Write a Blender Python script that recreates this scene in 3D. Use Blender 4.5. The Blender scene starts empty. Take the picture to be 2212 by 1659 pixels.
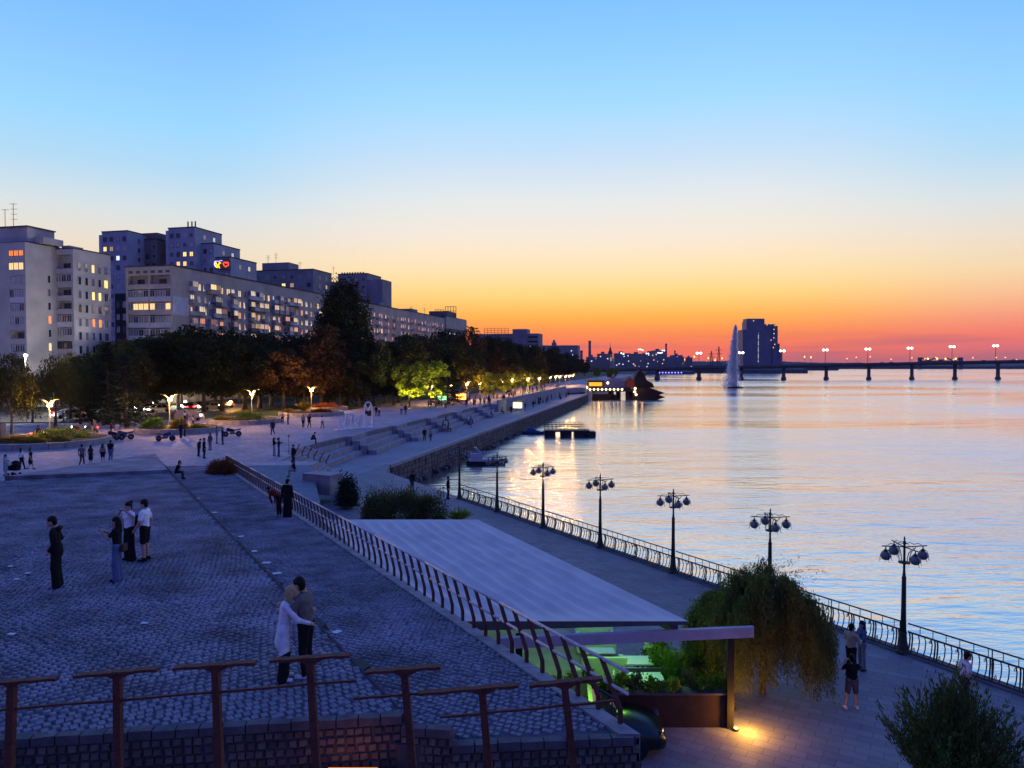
import bpy, bmesh, math, random
import numpy as np
from mathutils import Vector, Matrix
R = math.radians
rnd = random.Random(7)
nrg = np.random.default_rng(11)
SC = bpy.context.scene
COL = SC.collection

# ------------------------------------------------------------------ camera
CAM_H = 13.2
PITCH = R(-1.505)
cam_d = bpy.data.cameras.new('camera'); cam = bpy.data.objects.new('camera', cam_d); COL.objects.link(cam)
cam.location = (0, 0, CAM_H); cam.rotation_euler = (R(90) + PITCH, 0, 0)
cam_d.sensor_width = 36.0; cam_d.lens = 25.7; cam_d.clip_start = 0.2; cam_d.clip_end = 12000
SC.camera = cam

# ------------------------------------------------------------------ world: dusk sky
SUN_AZ = R(6.0)      # to the right of the viewing direction (+Y)
wd = bpy.data.worlds.new('World'); SC.world = wd; wd.use_nodes = True
nt = wd.node_tree; nt.nodes.clear()
def N(tree, typ, **kw):
    n = tree.nodes.new(typ)
    for k, v in kw.items(): setattr(n, k, v)
    return n
def srgb(r, g, b):
    f = lambda c: (c/255/12.92) if c/255 <= .04045 else ((c/255+.055)/1.055)**2.4
    return (f(r), f(g), f(b), 1)
def ramp(tree, stops):
    n = N(tree, 'ShaderNodeValToRGB'); cr = n.color_ramp; cr.interpolation = 'LINEAR'
    while len(cr.elements) > 1: cr.elements.remove(cr.elements[-1])
    cr.elements[0].position = stops[0][0]; cr.elements[0].color = stops[0][1]
    for p, c in stops[1:]:
        e = cr.elements.new(p); e.color = c
    return n
def math_n(tree, op, a, b=None, c=None, clamp=False):
    n = N(tree, 'ShaderNodeMath', operation=op); n.use_clamp = clamp
    for i, v in enumerate((a, b, c)):
        if v is None: continue
        if isinstance(v, (int, float)): n.inputs[i].default_value = v
        else: tree.links.new(v, n.inputs[i])
    return n.outputs[0]
L = nt.links.new
tc = N(nt, 'ShaderNodeTexCoord'); sep = N(nt, 'ShaderNodeSeparateXYZ'); L(tc.outputs['Generated'], sep.inputs[0])
zz = math_n(nt, 'MULTIPLY', math_n(nt, 'ARCSINE', sep.outputs[2]), 180/math.pi/90, clamp=True)   # elevation / 90 deg
def el(yd): return math.degrees(math.atan((788-yd)/1579.5))/90
def elp(yd): return math.degrees(math.atan((788-yd)*.86/1579.5))/90
warm = ramp(nt, [(0, srgb(230,108,98)), (el(765), srgb(246,112,84)), (el(742), srgb(254,126,76)), (el(717), srgb(255,146,70)), (el(683), srgb(255,180,74)), (el(640), srgb(255,211,122)),
                 (el(588), srgb(254,224,172)), (el(518), srgb(243,228,210)), (el(440), srgb(226,229,228)), (el(340), srgb(194,219,242)),
                 (el(230), srgb(160,214,252)), (el(110), srgb(140,200,253)), (el(0), srgb(126,188,252)), (.42, srgb(96,146,238)), (.65, srgb(76,112,222)), (1, srgb(68,96,208))])
pink = ramp(nt, [(0, srgb(172,104,120)), (elp(770), srgb(196,108,116)), (elp(745), srgb(232,114,106)), (elp(722), srgb(244,124,104)), (elp(683), srgb(246,156,122)), (elp(640), srgb(246,188,142)), (elp(588), srgb(242,212,168)),
                 (elp(518), srgb(232,219,200)), (elp(440), srgb(212,221,224)), (elp(350), srgb(178,214,238)),
                 (elp(240), srgb(152,210,250)), (elp(110), srgb(138,196,252)), (elp(0), srgb(124,186,252)), (.42, srgb(96,146,238)), (.65, srgb(76,112,222)), (1, srgb(68,96,208))])
east = ramp(nt, [(0, srgb(86,96,150)), (.05, srgb(104,98,164)), (.13, srgb(112,108,184)), (.3, srgb(88,104,206)), (.65, srgb(68,96,212)), (1, srgb(64,92,214))])
hx, hy = math.sin(SUN_AZ), math.cos(SUN_AZ)
hl = math_n(nt, 'MAXIMUM', math_n(nt, 'SQRT', math_n(nt, 'ADD', math_n(nt, 'MULTIPLY', sep.outputs[0], sep.outputs[0]), math_n(nt, 'MULTIPLY', sep.outputs[1], sep.outputs[1]))), .0001)
dt = math_n(nt, 'DIVIDE', math_n(nt, 'ADD', math_n(nt, 'MULTIPLY', sep.outputs[0], hx), math_n(nt, 'MULTIPLY', sep.outputs[1], hy)), hl)
def smooth(tree, val, a, b):
    n = N(tree, 'ShaderNodeMapRange', interpolation_type='SMOOTHSTEP'); n.inputs[1].default_value = a; n.inputs[2].default_value = b; tree.links.new(val, n.inputs[0]); return n.outputs[0]
mx1 = N(nt, 'ShaderNodeMix', data_type='RGBA'); L(smooth(nt, dt, .998, .87), mx1.inputs[0]); L(warm.outputs[0], mx1.inputs[6]); L(pink.outputs[0], mx1.inputs[7])
mx2 = N(nt, 'ShaderNodeMix', data_type='RGBA'); L(smooth(nt, dt, .5, -.45), mx2.inputs[0]); L(mx1.outputs[2], mx2.inputs[6]); L(east.outputs[0], mx2.inputs[7])
for r_ in (warm, pink, east): L(zz, r_.inputs[0])
# thin grey-violet cloud streaks low over the horizon
mp = N(nt, 'ShaderNodeMapping'); mp.inputs['Scale'].default_value = (2.2, 2.2, 34); L(tc.outputs['Generated'], mp.inputs[0])
cn = N(nt, 'ShaderNodeTexNoise'); cn.inputs['Scale'].default_value = 1.7; cn.inputs['Detail'].default_value = 5; L(mp.outputs[0], cn.inputs[0])
low = smooth(nt, zz, el(690), el(775)); cl = smooth(nt, cn.outputs[0], .47, .70)
cf = math_n(nt, 'MULTIPLY', math_n(nt, 'MULTIPLY', cl, low), .8)
mx3 = N(nt, 'ShaderNodeMix', data_type='RGBA'); L(cf, mx3.inputs[0]); L(mx2.outputs[2], mx3.inputs[6]); mx3.inputs[7].default_value = srgb(176,104,116)
bg = N(nt, 'ShaderNodeBackground'); bg.inputs[1].default_value = 1.0; L(mx3.outputs[2], bg.inputs[0])
wo = N(nt, 'ShaderNodeOutputWorld'); L(bg.outputs[0], wo.inputs[0])

# the sun has just set: a faint, wide afterglow from its direction
sd = bpy.data.lights.new('afterglow_sun', 'SUN'); sd.energy = 0.05; sd.angle = R(70); sd.color = (1, .55, .3)
so = bpy.data.objects.new('afterglow_sun', sd); COL.objects.link(so)
se = R(3); dv = Vector((math.sin(SUN_AZ)*math.cos(se), math.cos(SUN_AZ)*math.cos(se), math.sin(se)))
so.rotation_euler = dv.to_track_quat('Z', 'Y').to_euler(); so.location = (0, 0, 60)

SC.view_settings.view_transform = 'Standard'; SC.view_settings.look = 'None'; SC.view_settings.gamma = 1
SC.view_settings.exposure = 0.12; SC.view_settings.use_curve_mapping = False
SC.render.engine = 'CYCLES'
try:
    SC.cycles.use_denoising = True; SC.cycles.max_bounces = 5; SC.cycles.diffuse_bounces = 2; SC.cycles.glossy_bounces = 3
    SC.cycles.transparent_max_bounces = 8; SC.cycles.transmission_bounces = 3; SC.cycles.caustics_reflective = False; SC.cycles.caustics_refractive = False
    SC.cycles.sample_clamp_indirect = 4; SC.cycles.use_light_tree = True; SC.cycles.volume_bounces = 0
except Exception: pass

# ------------------------------------------------------------------ picture point -> place
FD, CX, CY = 1579.5, 1106.0, 829.5
cp, sp = math.cos(-PITCH), math.sin(-PITCH)
def ray(xd, yd):
    a, b = (xd-CX)/FD, (CY-yd)/FD
    return Vector((a, cp + b*sp, -sp + b*cp))
def PZ(xd, yd, z):
    r = ray(xd, yd); t = (z-CAM_H)/r.z
    return Vector((r.x*t, r.y*t, z))
def PD(xd, yd, d):
    r = ray(xd, yd); t = d/r.y
    return Vector((r.x*t, d, CAM_H + r.z*t))
Z_W, Z_Q, Z_P = 0.0, 2.8, 4.9            # water, quay, plaza

# ------------------------------------------------------------------ materials
MATS = {}
def mat(name, col, rough=.8, metal=0., spec=.3, var=.25, vscale=3., bump=0., bscale=20., emit=None, es=1., var2=0., coords='Object', hue=None, rust=None):
    if name in MATS: return MATS[name]
    m = bpy.data.materials.new(name); m.use_nodes = True; t = m.node_tree; b = t.nodes['Principled BSDF']
    b.inputs['Roughness'].default_value = rough; b.inputs['Metallic'].default_value = metal
    b.inputs['Specular IOR Level'].default_value = spec
    c = (*col[:3], 1)
    if var > 0:
        co = N(t, 'ShaderNodeTexCoord'); no = N(t, 'ShaderNodeTexNoise'); no.inputs['Scale'].default_value = vscale; no.inputs['Detail'].default_value = 5
        t.links.new(co.outputs[coords], no.inputs[0])
        lo = tuple(max(0, x*(1-var)) for x in col[:3]) + (1,); hi = tuple(x*(1+var) for x in col[:3]) + (1,)
        if hue: hi = (*hue, 1)
        rp = ramp(t, [(.3, lo), (.7, hi)]); t.links.new(no.outputs[0], rp.inputs[0]); out = rp.outputs[0]
        if rust:
            n2 = N(t, 'ShaderNodeTexNoise'); n2.inputs['Scale'].default_value = vscale*4; n2.inputs['Detail'].default_value = 6; t.links.new(co.outputs[coords], n2.inputs[0])
            mx = N(t, 'ShaderNodeMix', data_type='RGBA'); t.links.new(smooth(t, n2.outputs[0], .5, .62), mx.inputs[0]); t.links.new(out, mx.inputs[6]); mx.inputs[7].default_value = (*rust, 1); out = mx.outputs[2]
        if var2 > 0:
            oi = N(t, 'ShaderNodeObjectInfo'); hs = N(t, 'ShaderNodeHueSaturation'); t.links.new(out, hs.inputs['Color'])
            t.links.new(math_n(t, 'MULTIPLY_ADD', oi.outputs['Random'], 2*var2, 1-var2), hs.inputs['Value']); out = hs.outputs[0]
        t.links.new(out, b.inputs['Base Color'])
        if bump > 0:
            n3 = N(t, 'ShaderNodeTexNoise'); n3.inputs['Scale'].default_value = bscale; n3.inputs['Detail'].default_value = 6; t.links.new(co.outputs[coords], n3.inputs[0])
            bp = N(t, 'ShaderNodeBump'); bp.inputs['Strength'].default_value = bump; bp.inputs['Distance'].default_value = .03; t.links.new(n3.outputs[0], bp.inputs['Height']); t.links.new(bp.outputs[0], b.inputs['Normal'])
    else: b.inputs['Base Color'].default_value = c
    if emit is not None:
        b.inputs['Emission Color'].default_value = (*emit, 1); b.inputs['Emission Strength'].default_value = es
    MATS[name] = m; return m
def leaf_mat(name, c1, c2, scale=.6, trans=.25, rough=.7):
    if name in MATS: return MATS[name]
    m = bpy.data.materials.new(name); m.use_nodes = True; t = m.node_tree; t.nodes.clear()
    co = N(t, 'ShaderNodeTexCoord'); no = N(t, 'ShaderNodeTexNoise'); no.inputs['Scale'].default_value = scale; no.inputs['Detail'].default_value = 4; t.links.new(co.outputs['Object'], no.inputs[0])
    geo = N(t, 'ShaderNodeNewGeometry'); oi = N(t, 'ShaderNodeObjectInfo')
    f = math_n(t, 'ADD', math_n(t, 'MULTIPLY', no.outputs[0], .7), math_n(t, 'MULTIPLY', geo.outputs['Random Per Island'], .35))
    rp = ramp(t, [(.25, (*c1, 1)), (.75, (*c2, 1))]); t.links.new(f, rp.inputs[0])
    hs = N(t, 'ShaderNodeHueSaturation'); t.links.new(rp.outputs[0], hs.inputs['Color']); t.links.new(math_n(t, 'MULTIPLY_ADD', oi.outputs['Random'], .5, .75), hs.inputs['Value'])
    t.links.new(math_n(t, 'MULTIPLY_ADD', oi.outputs['Random'], -.05, .525), hs.inputs['Hue'])
    d = N(t, 'ShaderNodeBsdfDiffuse'); tr = N(t, 'ShaderNodeBsdfTranslucent'); t.links.new(hs.outputs[0], d.inputs[0]); t.links.new(hs.outputs[0], tr.inputs[0])
    ms = N(t, 'ShaderNodeMixShader'); ms.inputs[0].default_value = trans; t.links.new(d.outputs[0], ms.inputs[1]); t.links.new(tr.outputs[0], ms.inputs[2])
    o = N(t, 'ShaderNodeOutputMaterial'); t.links.new(ms.outputs[0], o.inputs[0]); MATS[name] = m; return m
def glow(name, col, s):
    if name in MATS: return MATS[name]
    m = bpy.data.materials.new(name); m.use_nodes = True; t = m.node_tree; t.nodes.clear()
    e = N(t, 'ShaderNodeEmission'); e.inputs[0].default_value = (*col, 1); e.inputs[1].default_value = s
    o = N(t, 'ShaderNodeOutputMaterial'); t.links.new(e.outputs[0], o.inputs[0]); MATS[name] = m; return m

# ------------------------------------------------------------------ mesh helpers
class MB:
    def __init__(s): s.v = []; s.f = []; s.m = []
    def add(s, vs, fs, mi=0):
        o = len(s.v); s.v += [tuple(v) for v in vs]; s.f += [tuple(i+o for i in f) for f in fs]; s.m += [mi]*len(fs); return s
    def hexa(s, p, mi=0): return s.add(p, [(0,3,2,1),(4,5,6,7),(0,1,5,4),(1,2,6,5),(2,3,7,6),(3,0,4,7)], mi)
    def box(s, x0, y0, z0, x1, y1, z1, mi=0):
        return s.hexa([(x0,y0,z0),(x1,y0,z0),(x1,y1,z0),(x0,y1,z0),(x0,y0,z1),(x1,y0,z1),(x1,y1,z1),(x0,y1,z1)], mi)
    def cbox(s, c, d, rz=0., mi=0):
        ca, sa = math.cos(rz), math.sin(rz); P = []
        for z in (-1, 1):
            for x, y in ((-1,-1),(1,-1),(1,1),(-1,1)):
                X, Y = x*d[0]/2, y*d[1]/2; P.append((c[0]+X*ca-Y*sa, c[1]+X*sa+Y*ca, c[2]+z*d[2]/2))
        return s.hexa(P, mi)
    def prism(s, poly, z0, z1, mi=0):
        n = len(poly); zz0 = z0 if callable(z0) else (lambda x, y: z0); zz1 = z1 if callable(z1) else (lambda x, y: z1)
        vs = [(p[0],p[1],zz0(p[0],p[1])) for p in poly] + [(p[0],p[1],zz1(p[0],p[1])) for p in poly]
        a = sum(poly[i][0]*poly[(i+1)%n][1]-poly[(i+1)%n][0]*poly[i][1] for i in range(n))
        top = tuple(range(n, 2*n)); bot = tuple(range(n-1, -1, -1)); sides = [(i, (i+1)%n, (i+1)%n+n, i+n) for i in range(n)]
        if a < 0: top = top[::-1]; bot = bot[::-1]; sides = [f[::-1] for f in sides]
        return s.add(vs, [top, bot] + sides, mi)
    def tube(s, pts, r, n=6, mi=0, caps=True):
        pts = [Vector(p) for p in pts]; rs = r if isinstance(r, (list, tuple)) else [r]*len(pts); vs = []; fs = []
        up = None
        for i, p in enumerate(pts):
            t = (pts[min(i+1, len(pts)-1)] - pts[max(i-1, 0)]).normalized()
            if up is None: up = Vector((0,0,1)) if abs(t.z) < .9 else Vector((1,0,0))
            x = t.cross(up); x = x.normalized() if x.length > 1e-6 else Vector((1,0,0)); y = x.cross(t).normalized(); up = y
            for k in range(n):
                a = 2*math.pi*k/n; vs.append(p + (x*math.cos(a) + y*math.sin(a))*rs[i])
        for i in range(len(pts)-1):
            for k in range(n): fs.append((i*n+k, i*n+(k+1)%n, (i+1)*n+(k+1)%n, (i+1)*n+k))
        if caps: fs += [tuple(range(n-1,-1,-1)), tuple(range((len(pts)-1)*n, len(pts)*n))]
        return s.add(vs, fs, mi)
    def lathe(s, prof, n=12, c=(0,0,0), mi=0):
        vs = []; fs = []
        for r, z in prof:
            for k in range(n): a = 2*math.pi*k/n; vs.append((c[0]+r*math.cos(a), c[1]+r*math.sin(a), c[2]+z))
        for i in range(len(prof)-1):
            for k in range(n): fs.append((i*n+k, i*n+(k+1)%n, (i+1)*n+(k+1)%n, (i+1)*n+k))
        fs += [tuple(range(n-1,-1,-1)), tuple(range((len(prof)-1)*n, len(prof)*n))]
        return s.add(vs, fs, mi)
    def mesh(s, name, mats, smooth=False):
        me = bpy.data.meshes.new(name); me.from_pydata(s.v, [], s.f)
        if not isinstance(mats, (list, tuple)): mats = [mats]
        for m in mats: me.materials.append(m)
        if len(mats) > 1: me.polygons.foreach_set('material_index', s.m)
        if smooth: me.polygons.foreach_set('use_smooth', [True]*len(me.polygons))
        me.update(); return me
    def obj(s, name, mats, parent=None, smooth=False): return link(name, s.mesh(name, mats, smooth), parent)
def link(name, me, parent=None, loc=None, rz=None):
    o = bpy.data.objects.new(name, me); COL.objects.link(o)
    if parent: o.parent = parent
    if loc is not None: o.location = loc
    if rz is not None: o.rotation_euler = (0, 0, rz)
    return o
def mesh_np(name, v, quads, m, smooth=False):
    v = np.asarray(v, np.float32); q = np.asarray(quads, np.int32); me = bpy.data.meshes.new(name)
    me.vertices.add(len(v)); me.vertices.foreach_set('co', v.ravel()); k = q.shape[1]
    me.loops.add(q.size); me.loops.foreach_set('vertex_index', q.ravel()); me.polygons.add(len(q))
    me.polygons.foreach_set('loop_start', np.arange(0, q.size, k, dtype=np.int32))
    if smooth: me.polygons.foreach_set('use_smooth', np.ones(len(q), bool))
    for x in (m if isinstance(m, (list, tuple)) else [m]): me.materials.append(x)
    me.update(calc_edges=True); return me
def tag(o, label, cat, group=None):
    o['label'] = label; o['category'] = cat
    if group: o['group'] = group
    return o
def thing(name, label, cat, loc=(0,0,0), rz=0, group=None):
    o = bpy.data.objects.new(name, None); COL.objects.link(o); o.location = loc; o.rotation_euler = (0,0,rz); o.empty_display_size = .2
    return tag(o, label, cat, group)
def struct(o): o['kind'] = 'structure'; return o
def stuff(o): o['kind'] = 'stuff'; return o
def dup(root, loc, rz=None, label=None, scale=None, group=None):
    kids = {}
    for c in ALLKIDS(root): kids.setdefault(c.parent, []).append(c)
    r = root.copy(); COL.objects.link(r); r.location = loc
    if rz is not None: r.rotation_euler = (0,0,rz)
    if scale is not None: r.scale = scale if isinstance(scale, (tuple, list)) else (scale,)*3
    if label: r['label'] = label
    if group: r['group'] = group
    def rec(src, dst):
        for c in kids.get(src, []):
            d = c.copy(); COL.objects.link(d); d.parent = dst; rec(c, d)
    rec(root, r); return r
def ALLKIDS(o):
    out = []
    for c in o.children: out.append(c); out += ALLKIDS(c)
    return out
def point_light(name, loc, energy, col, r=.15, parent=None):
    d = bpy.data.lights.new(name, 'POINT'); d.energy = energy; d.color = col; d.shadow_soft_size = r
    o = bpy.data.objects.new(name, d); COL.objects.link(o); o.location = loc
    if parent: o.parent = parent
    return o
# ================================================================== SETTING
# ---- river
def water_mat():
    m = bpy.data.materials.new('river_water'); m.use_nodes = True; t = m.node_tree; t.nodes.clear(); Lk = t.links.new
    geo = N(t, 'ShaderNodeNewGeometry')
    def noise(sx, sy, sc, det, ro=.5, rot=0):
        mp = N(t, 'ShaderNodeMapping'); mp.inputs['Scale'].default_value = (sx, sy, 1); mp.inputs['Rotation'].default_value = (0, 0, rot); Lk(geo.outputs['Position'], mp.inputs[0])
        n = N(t, 'ShaderNodeTexNoise'); n.inputs['Scale'].default_value = sc; n.inputs['Detail'].default_value = det; n.inputs['Roughness'].default_value = ro; Lk(mp.outputs[0], n.inputs[0]); return n.outputs[0]
    w1 = noise(.45, 1.25, .75, 4, .55, R(-14)); w2 = noise(.5, 1.2, .17, 3, .5, R(10)); w3 = noise(.6, 1.3, 2.6, 3, .6, R(-30))
    patch = smooth(t, noise(.35, 1.2, .011, 5, .6, R(6)), .36, .62)
    h = math_n(t, 'ADD', math_n(t, 'ADD', math_n(t, 'MULTIPLY', w1, .21), math_n(t, 'MULTIPLY', w2, .5)), math_n(t, 'MULTIPLY', w3, .035))
    bp = N(t, 'ShaderNodeBump'); bp.inputs['Distance'].default_value = 1.0; Lk(h, bp.inputs['Height']); Lk(math_n(t, 'MULTIPLY_ADD', patch, .34, .40), bp.inputs['Strength'])
    g = N(t, 'ShaderNodeBsdfGlossy'); g.inputs[0].default_value = (1, .98, .97, 1); Lk(math_n(t, 'MULTIPLY_ADD', patch, .17, .09), g.inputs['Roughness']); Lk(bp.outputs[0], g.inputs['Normal'])
    d = N(t, 'ShaderNodeBsdfDiffuse'); d.inputs[0].default_value = (.03, .06, .11, 1)
    lw = N(t, 'ShaderNodeFresnel'); lw.inputs[0].default_value = 1.33; Lk(bp.outputs[0], lw.inputs['Normal'])
    fac = math_n(t, 'MULTIPLY_ADD', lw.outputs[0], .24, .75, clamp=True)
    ms = N(t, 'ShaderNodeMixShader'); Lk(fac, ms.inputs[0]); Lk(d.outputs[0], ms.inputs[1]); Lk(g.outputs[0], ms.inputs[2])
    o = N(t, 'ShaderNodeOutputMaterial'); Lk(ms.outputs[0], o.inputs[0]); return m
struct(MB().add([(-1480,-55,0),(4250,-55,0),(4250,3640,0),(-1480,3640,0)], [(0,1,2,3)]).obj('river', water_mat()))

# ---- shared directions
EDX = .2145                                   # embankment: dx per metre of depth
CORN = Vector((-12.7, 75.7))
def wall_x(y): return CORN.x + (y-CORN.y)*EDX
LAMP0 = Vector((14.1, 26.1)); LSTEP = Vector((-3.03, 5.07))
LN = Vector((.858, .513)); LT = LSTEP.normalized()
def top_x(y): return -20.6 + (y-79)*.205      # plaza edge above the sitting steps
def ramp_z(x, y): return 7.25 - .0486*(y-11.6)
def plat_z(x, y): return 7.65 - .025*(y-11)
def rail_x(y): return 1.95 - .53*(y-11.7)      # outer edge of the ramp
def kerb_x(y): return -1.73 - .584*(y-11.56)   # platform edge

M_plaza = mat('plaza_paving', (.30,.29,.30), .75, var=.18, vscale=.35, bump=.15, bscale=6, coords='Object')
def paving_mat(name, c, ps, gap=.012, var=.2, rough=.75, rot=0.):
    m = bpy.data.materials.new(name); m.use_nodes = True; t = m.node_tree; b = t.nodes['Principled BSDF']; b.inputs['Roughness'].default_value = rough; b.inputs['Specular IOR Level'].default_value = .35
    geo = N(t, 'ShaderNodeNewGeometry'); mp = N(t, 'ShaderNodeMapping'); mp.inputs['Rotation'].default_value = (0,0,rot); t.links.new(geo.outputs['Position'], mp.inputs[0])
    br = N(t, 'ShaderNodeTexBrick'); br.inputs['Scale'].default_value = 1/ps; br.inputs['Mortar Size'].default_value = gap; br.inputs['Brick Width'].default_value = 1; br.inputs['Row Height'].default_value = .5
    br.inputs['Color1'].default_value = (*[x*(1-var*.5) for x in c], 1); br.inputs['Color2'].default_value = (*[x*(1+var*.5) for x in c], 1); br.inputs['Mortar'].default_value = (*[x*.45 for x in c], 1)
    t.links.new(mp.outputs[0], br.inputs[0])
    no = N(t, 'ShaderNodeTexNoise'); no.inputs['Scale'].default_value = .18; no.inputs['Detail'].default_value = 6; t.links.new(geo.outputs['Position'], no.inputs[0])
    n2 = N(t, 'ShaderNodeTexNoise'); n2.inputs['Scale'].default_value = 1.6; n2.inputs['Detail'].default_value = 8; t.links.new(geo.outputs['Position'], n2.inputs[0])
    hs = N(t, 'ShaderNodeHueSaturation'); t.links.new(br.outputs[0], hs.inputs['Color'])
    t.links.new(math_n(t, 'ADD', math_n(t, 'MULTIPLY_ADD', no.outputs[0], .9, .3), math_n(t, 'MULTIPLY_ADD', n2.outputs[0], .5, 0)), hs.inputs['Value']); t.links.new(hs.outputs[0], b.inputs['Base Color'])
    bp = N(t, 'ShaderNodeBump'); bp.inputs['Strength'].default_value = .35; bp.inputs['Distance'].default_value = .02; t.links.new(br.outputs['Fac'], bp.inputs['Height']); bp.invert = True; t.links.new(bp.outputs[0], b.inputs['Normal'])
    MATS[name] = m; return m
M_plaza = paving_mat('plaza_paving_slabs', (.29,.295,.325), .9, gap=.018, var=.3, rot=R(25))
M_quay = paving_mat('quay_paving', (.18,.183,.195), .7, gap=.012, var=.28, rot=R(31), rough=.7)
M_prom = paving_mat('promenade_paving', (.23,.235,.25), .6, rot=R(-12))
M_slope = paving_mat('slope_paving', (.19,.195,.21), .5, rot=R(28))
M_ground = mat('city_ground', (.055,.06,.035), .95, var=.4, vscale=.08)
M_grass = mat('lawn_grass', (.06,.11,.025), .9, var=.4, vscale=.7, bump=.4, bscale=9)
M_asph = mat('asphalt', (.075,.072,.07), .7, var=.2, vscale=.5, bump=.1)
M_gran = mat('step_granite', (.27,.265,.285), .75, var=.22, vscale=.9, bump=.25, bscale=14)
M_stone = mat('dark_wall_stone', (.10,.092,.088), .85, var=.45, vscale=1.1, bump=.5, bscale=9, var2=.3)
M_mortar = mat('wall_mortar', (.05,.047,.045), .9, var=.3, vscale=2)
M_cop = mat('coping_stone', (.30,.29,.30), .75, var=.2, vscale=.8, bump=.2)

# city ground and plaza
far = 1150
struct(MB().prism([(-1450,20),(-60,20),(-60,78),(-23.5,78),(top_x(154)-2,154),(-4.8,156),(wall_x(262)-9,262),(wall_x(262)-1,266),(wall_x(far),far),(-1450,far)], 1.0, 4.78).obj('city_ground', M_ground))
plz = [(-130,16),(-3.5,16),(-24.3,59.6),(-16.6,60.4),(-16.6,62.6),(-20.6,62.9),(-20.6,69.4),(top_x(70),70)]
plz += [(top_x(154)-.4,154),(-3.2,154),(wall_x(258)-7.6,258),(wall_x(262)-.8,266),(wall_x(640)-.6,640),(wall_x(640)-14,640),(wall_x(262)-26,262),(-26,154),(-34,118),(-62,104),(-130,96)]
struct(MB().prism(plz, 3.2, Z_P).obj('plaza', M_plaza))
# street behind the trees
struct(MB().prism([(-160,100),(-64,106),(-38,128),(-24,185),(-32,187),(-48,136),(-72,121),(-160,116)], 4.0, 4.905).obj('street', M_asph))
# lawn under the trees
struct(MB().prism([(-63,104.6),(-35,119),(-27,155),(-6,262),(-22,262),(-34,160),(-46,128)], 4.0, 4.925).obj('lawn', M_grass))
struct(MB().prism([(-62,74),(-48,78),(-52,88),(-68,86)], 4.0, 4.92).obj('lawn', M_grass))

# quay and lower promenade
e0 = LAMP0 - LSTEP*6.2 + LN*.34; e1 = LAMP0 + LSTEP*8.8 + LN*.34
quay = [tuple(e0), tuple(e1), (CORN.x, CORN.y), (wall_x(262), 262), (wall_x(262)-8.4, 262), (-4.0, 156), (top_x(150)-1, 150), (-24, 76), (-24, 58), (-14.6, 41), (-3, 20), (-3, -12)]
struct(MB().prism(quay, -1.2, Z_Q).obj('quay', M_quay))
prm = [(CORN.x-.35, CORN.y+.8), (wall_x(262)-.5, 262), (wall_x(262)-8, 262), (-3.4, 155), (top_x(150)+1, 150), (-20, 78), (-19.4, 64), (-15.5, 64)]
struct(MB().prism(prm, 2.0, Z_Q+.006).obj('promenade', M_prom))
struct(MB().prism([(wall_x(262)-1.2,262),(wall_x(262)+.2,262),(wall_x(700),700),(wall_x(700)-3,700)], -1.2, 3.4).obj('embankment', M_cop))
# slope from the plaza down to the quay, beside the ramp
def slope_z(x, y): return Z_Q + .012 + (Z_P-Z_Q-.006)*min(1, max(0, (y-40)/20.3))
struct(MB().prism([(rail_x(60.3)-.6,60.3),(-16.62,60.3),(-13.2,50),(-10.4,40),(rail_x(40)-.4,40)], 1.5, slope_z).obj('sloping_path', M_slope))

# ---- sitting steps
M_joint = mat('step_joint', (.16,.158,.17), .85, var=.2, vscale=1)
steps = struct(MB().prism([(top_x(70),70),(top_x(153),153),(top_x(153)+.3,153),(top_x(70)+.3,70)], 2.0, Z_P-.05).obj('sitting_steps', M_joint))
y = 70.0; sec = 0
while y < 150:
    y1 = y + 14.5; off = .9
    for k in range(4):
        z1 = Z_P - .525*(k) + (.006 if k == 0 else 0); a = top_x(y+7) - .8 + .95*k; sl = .095
        n = 6; 
        for j in range(n):     # each tier is laid of long stone blocks
            ya, yb = y + 14.5*j/n + .012, y + 14.5*(j+1)/n - .012; dz = rnd.uniform(-.012, .0)
            X = lambda yy, w: a + (yy-y-7)*sl + w
            P = [(X(ya,-.15),ya),(X(ya,.95+.0),ya),(X(yb,.95),yb),(X(yb,-.15),yb)]
            m = MB().prism(P, Z_Q-.3, z1+dz); m.obj('step_block', M_gran, steps)
    y = y1; sec += 1
# little stair with railings between plaza and promenade
stair = struct(MB().prism([(-20.7,63),(-20.2,63),(-20.2,69.3),(-20.7,69.3)], 2.5, Z_P-.002).obj('stair', M_gran))
for k in range(10):
    MB().prism([(-20.2+.42*k,63),(-20.2+.42*(k+1)-.01,63),(-20.2+.42*(k+1)-.01,69.3),(-20.2+.42*k,69.3)], 2.5, Z_P-.21*(k+1)+.02).obj('step', M_gran, stair)

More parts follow.
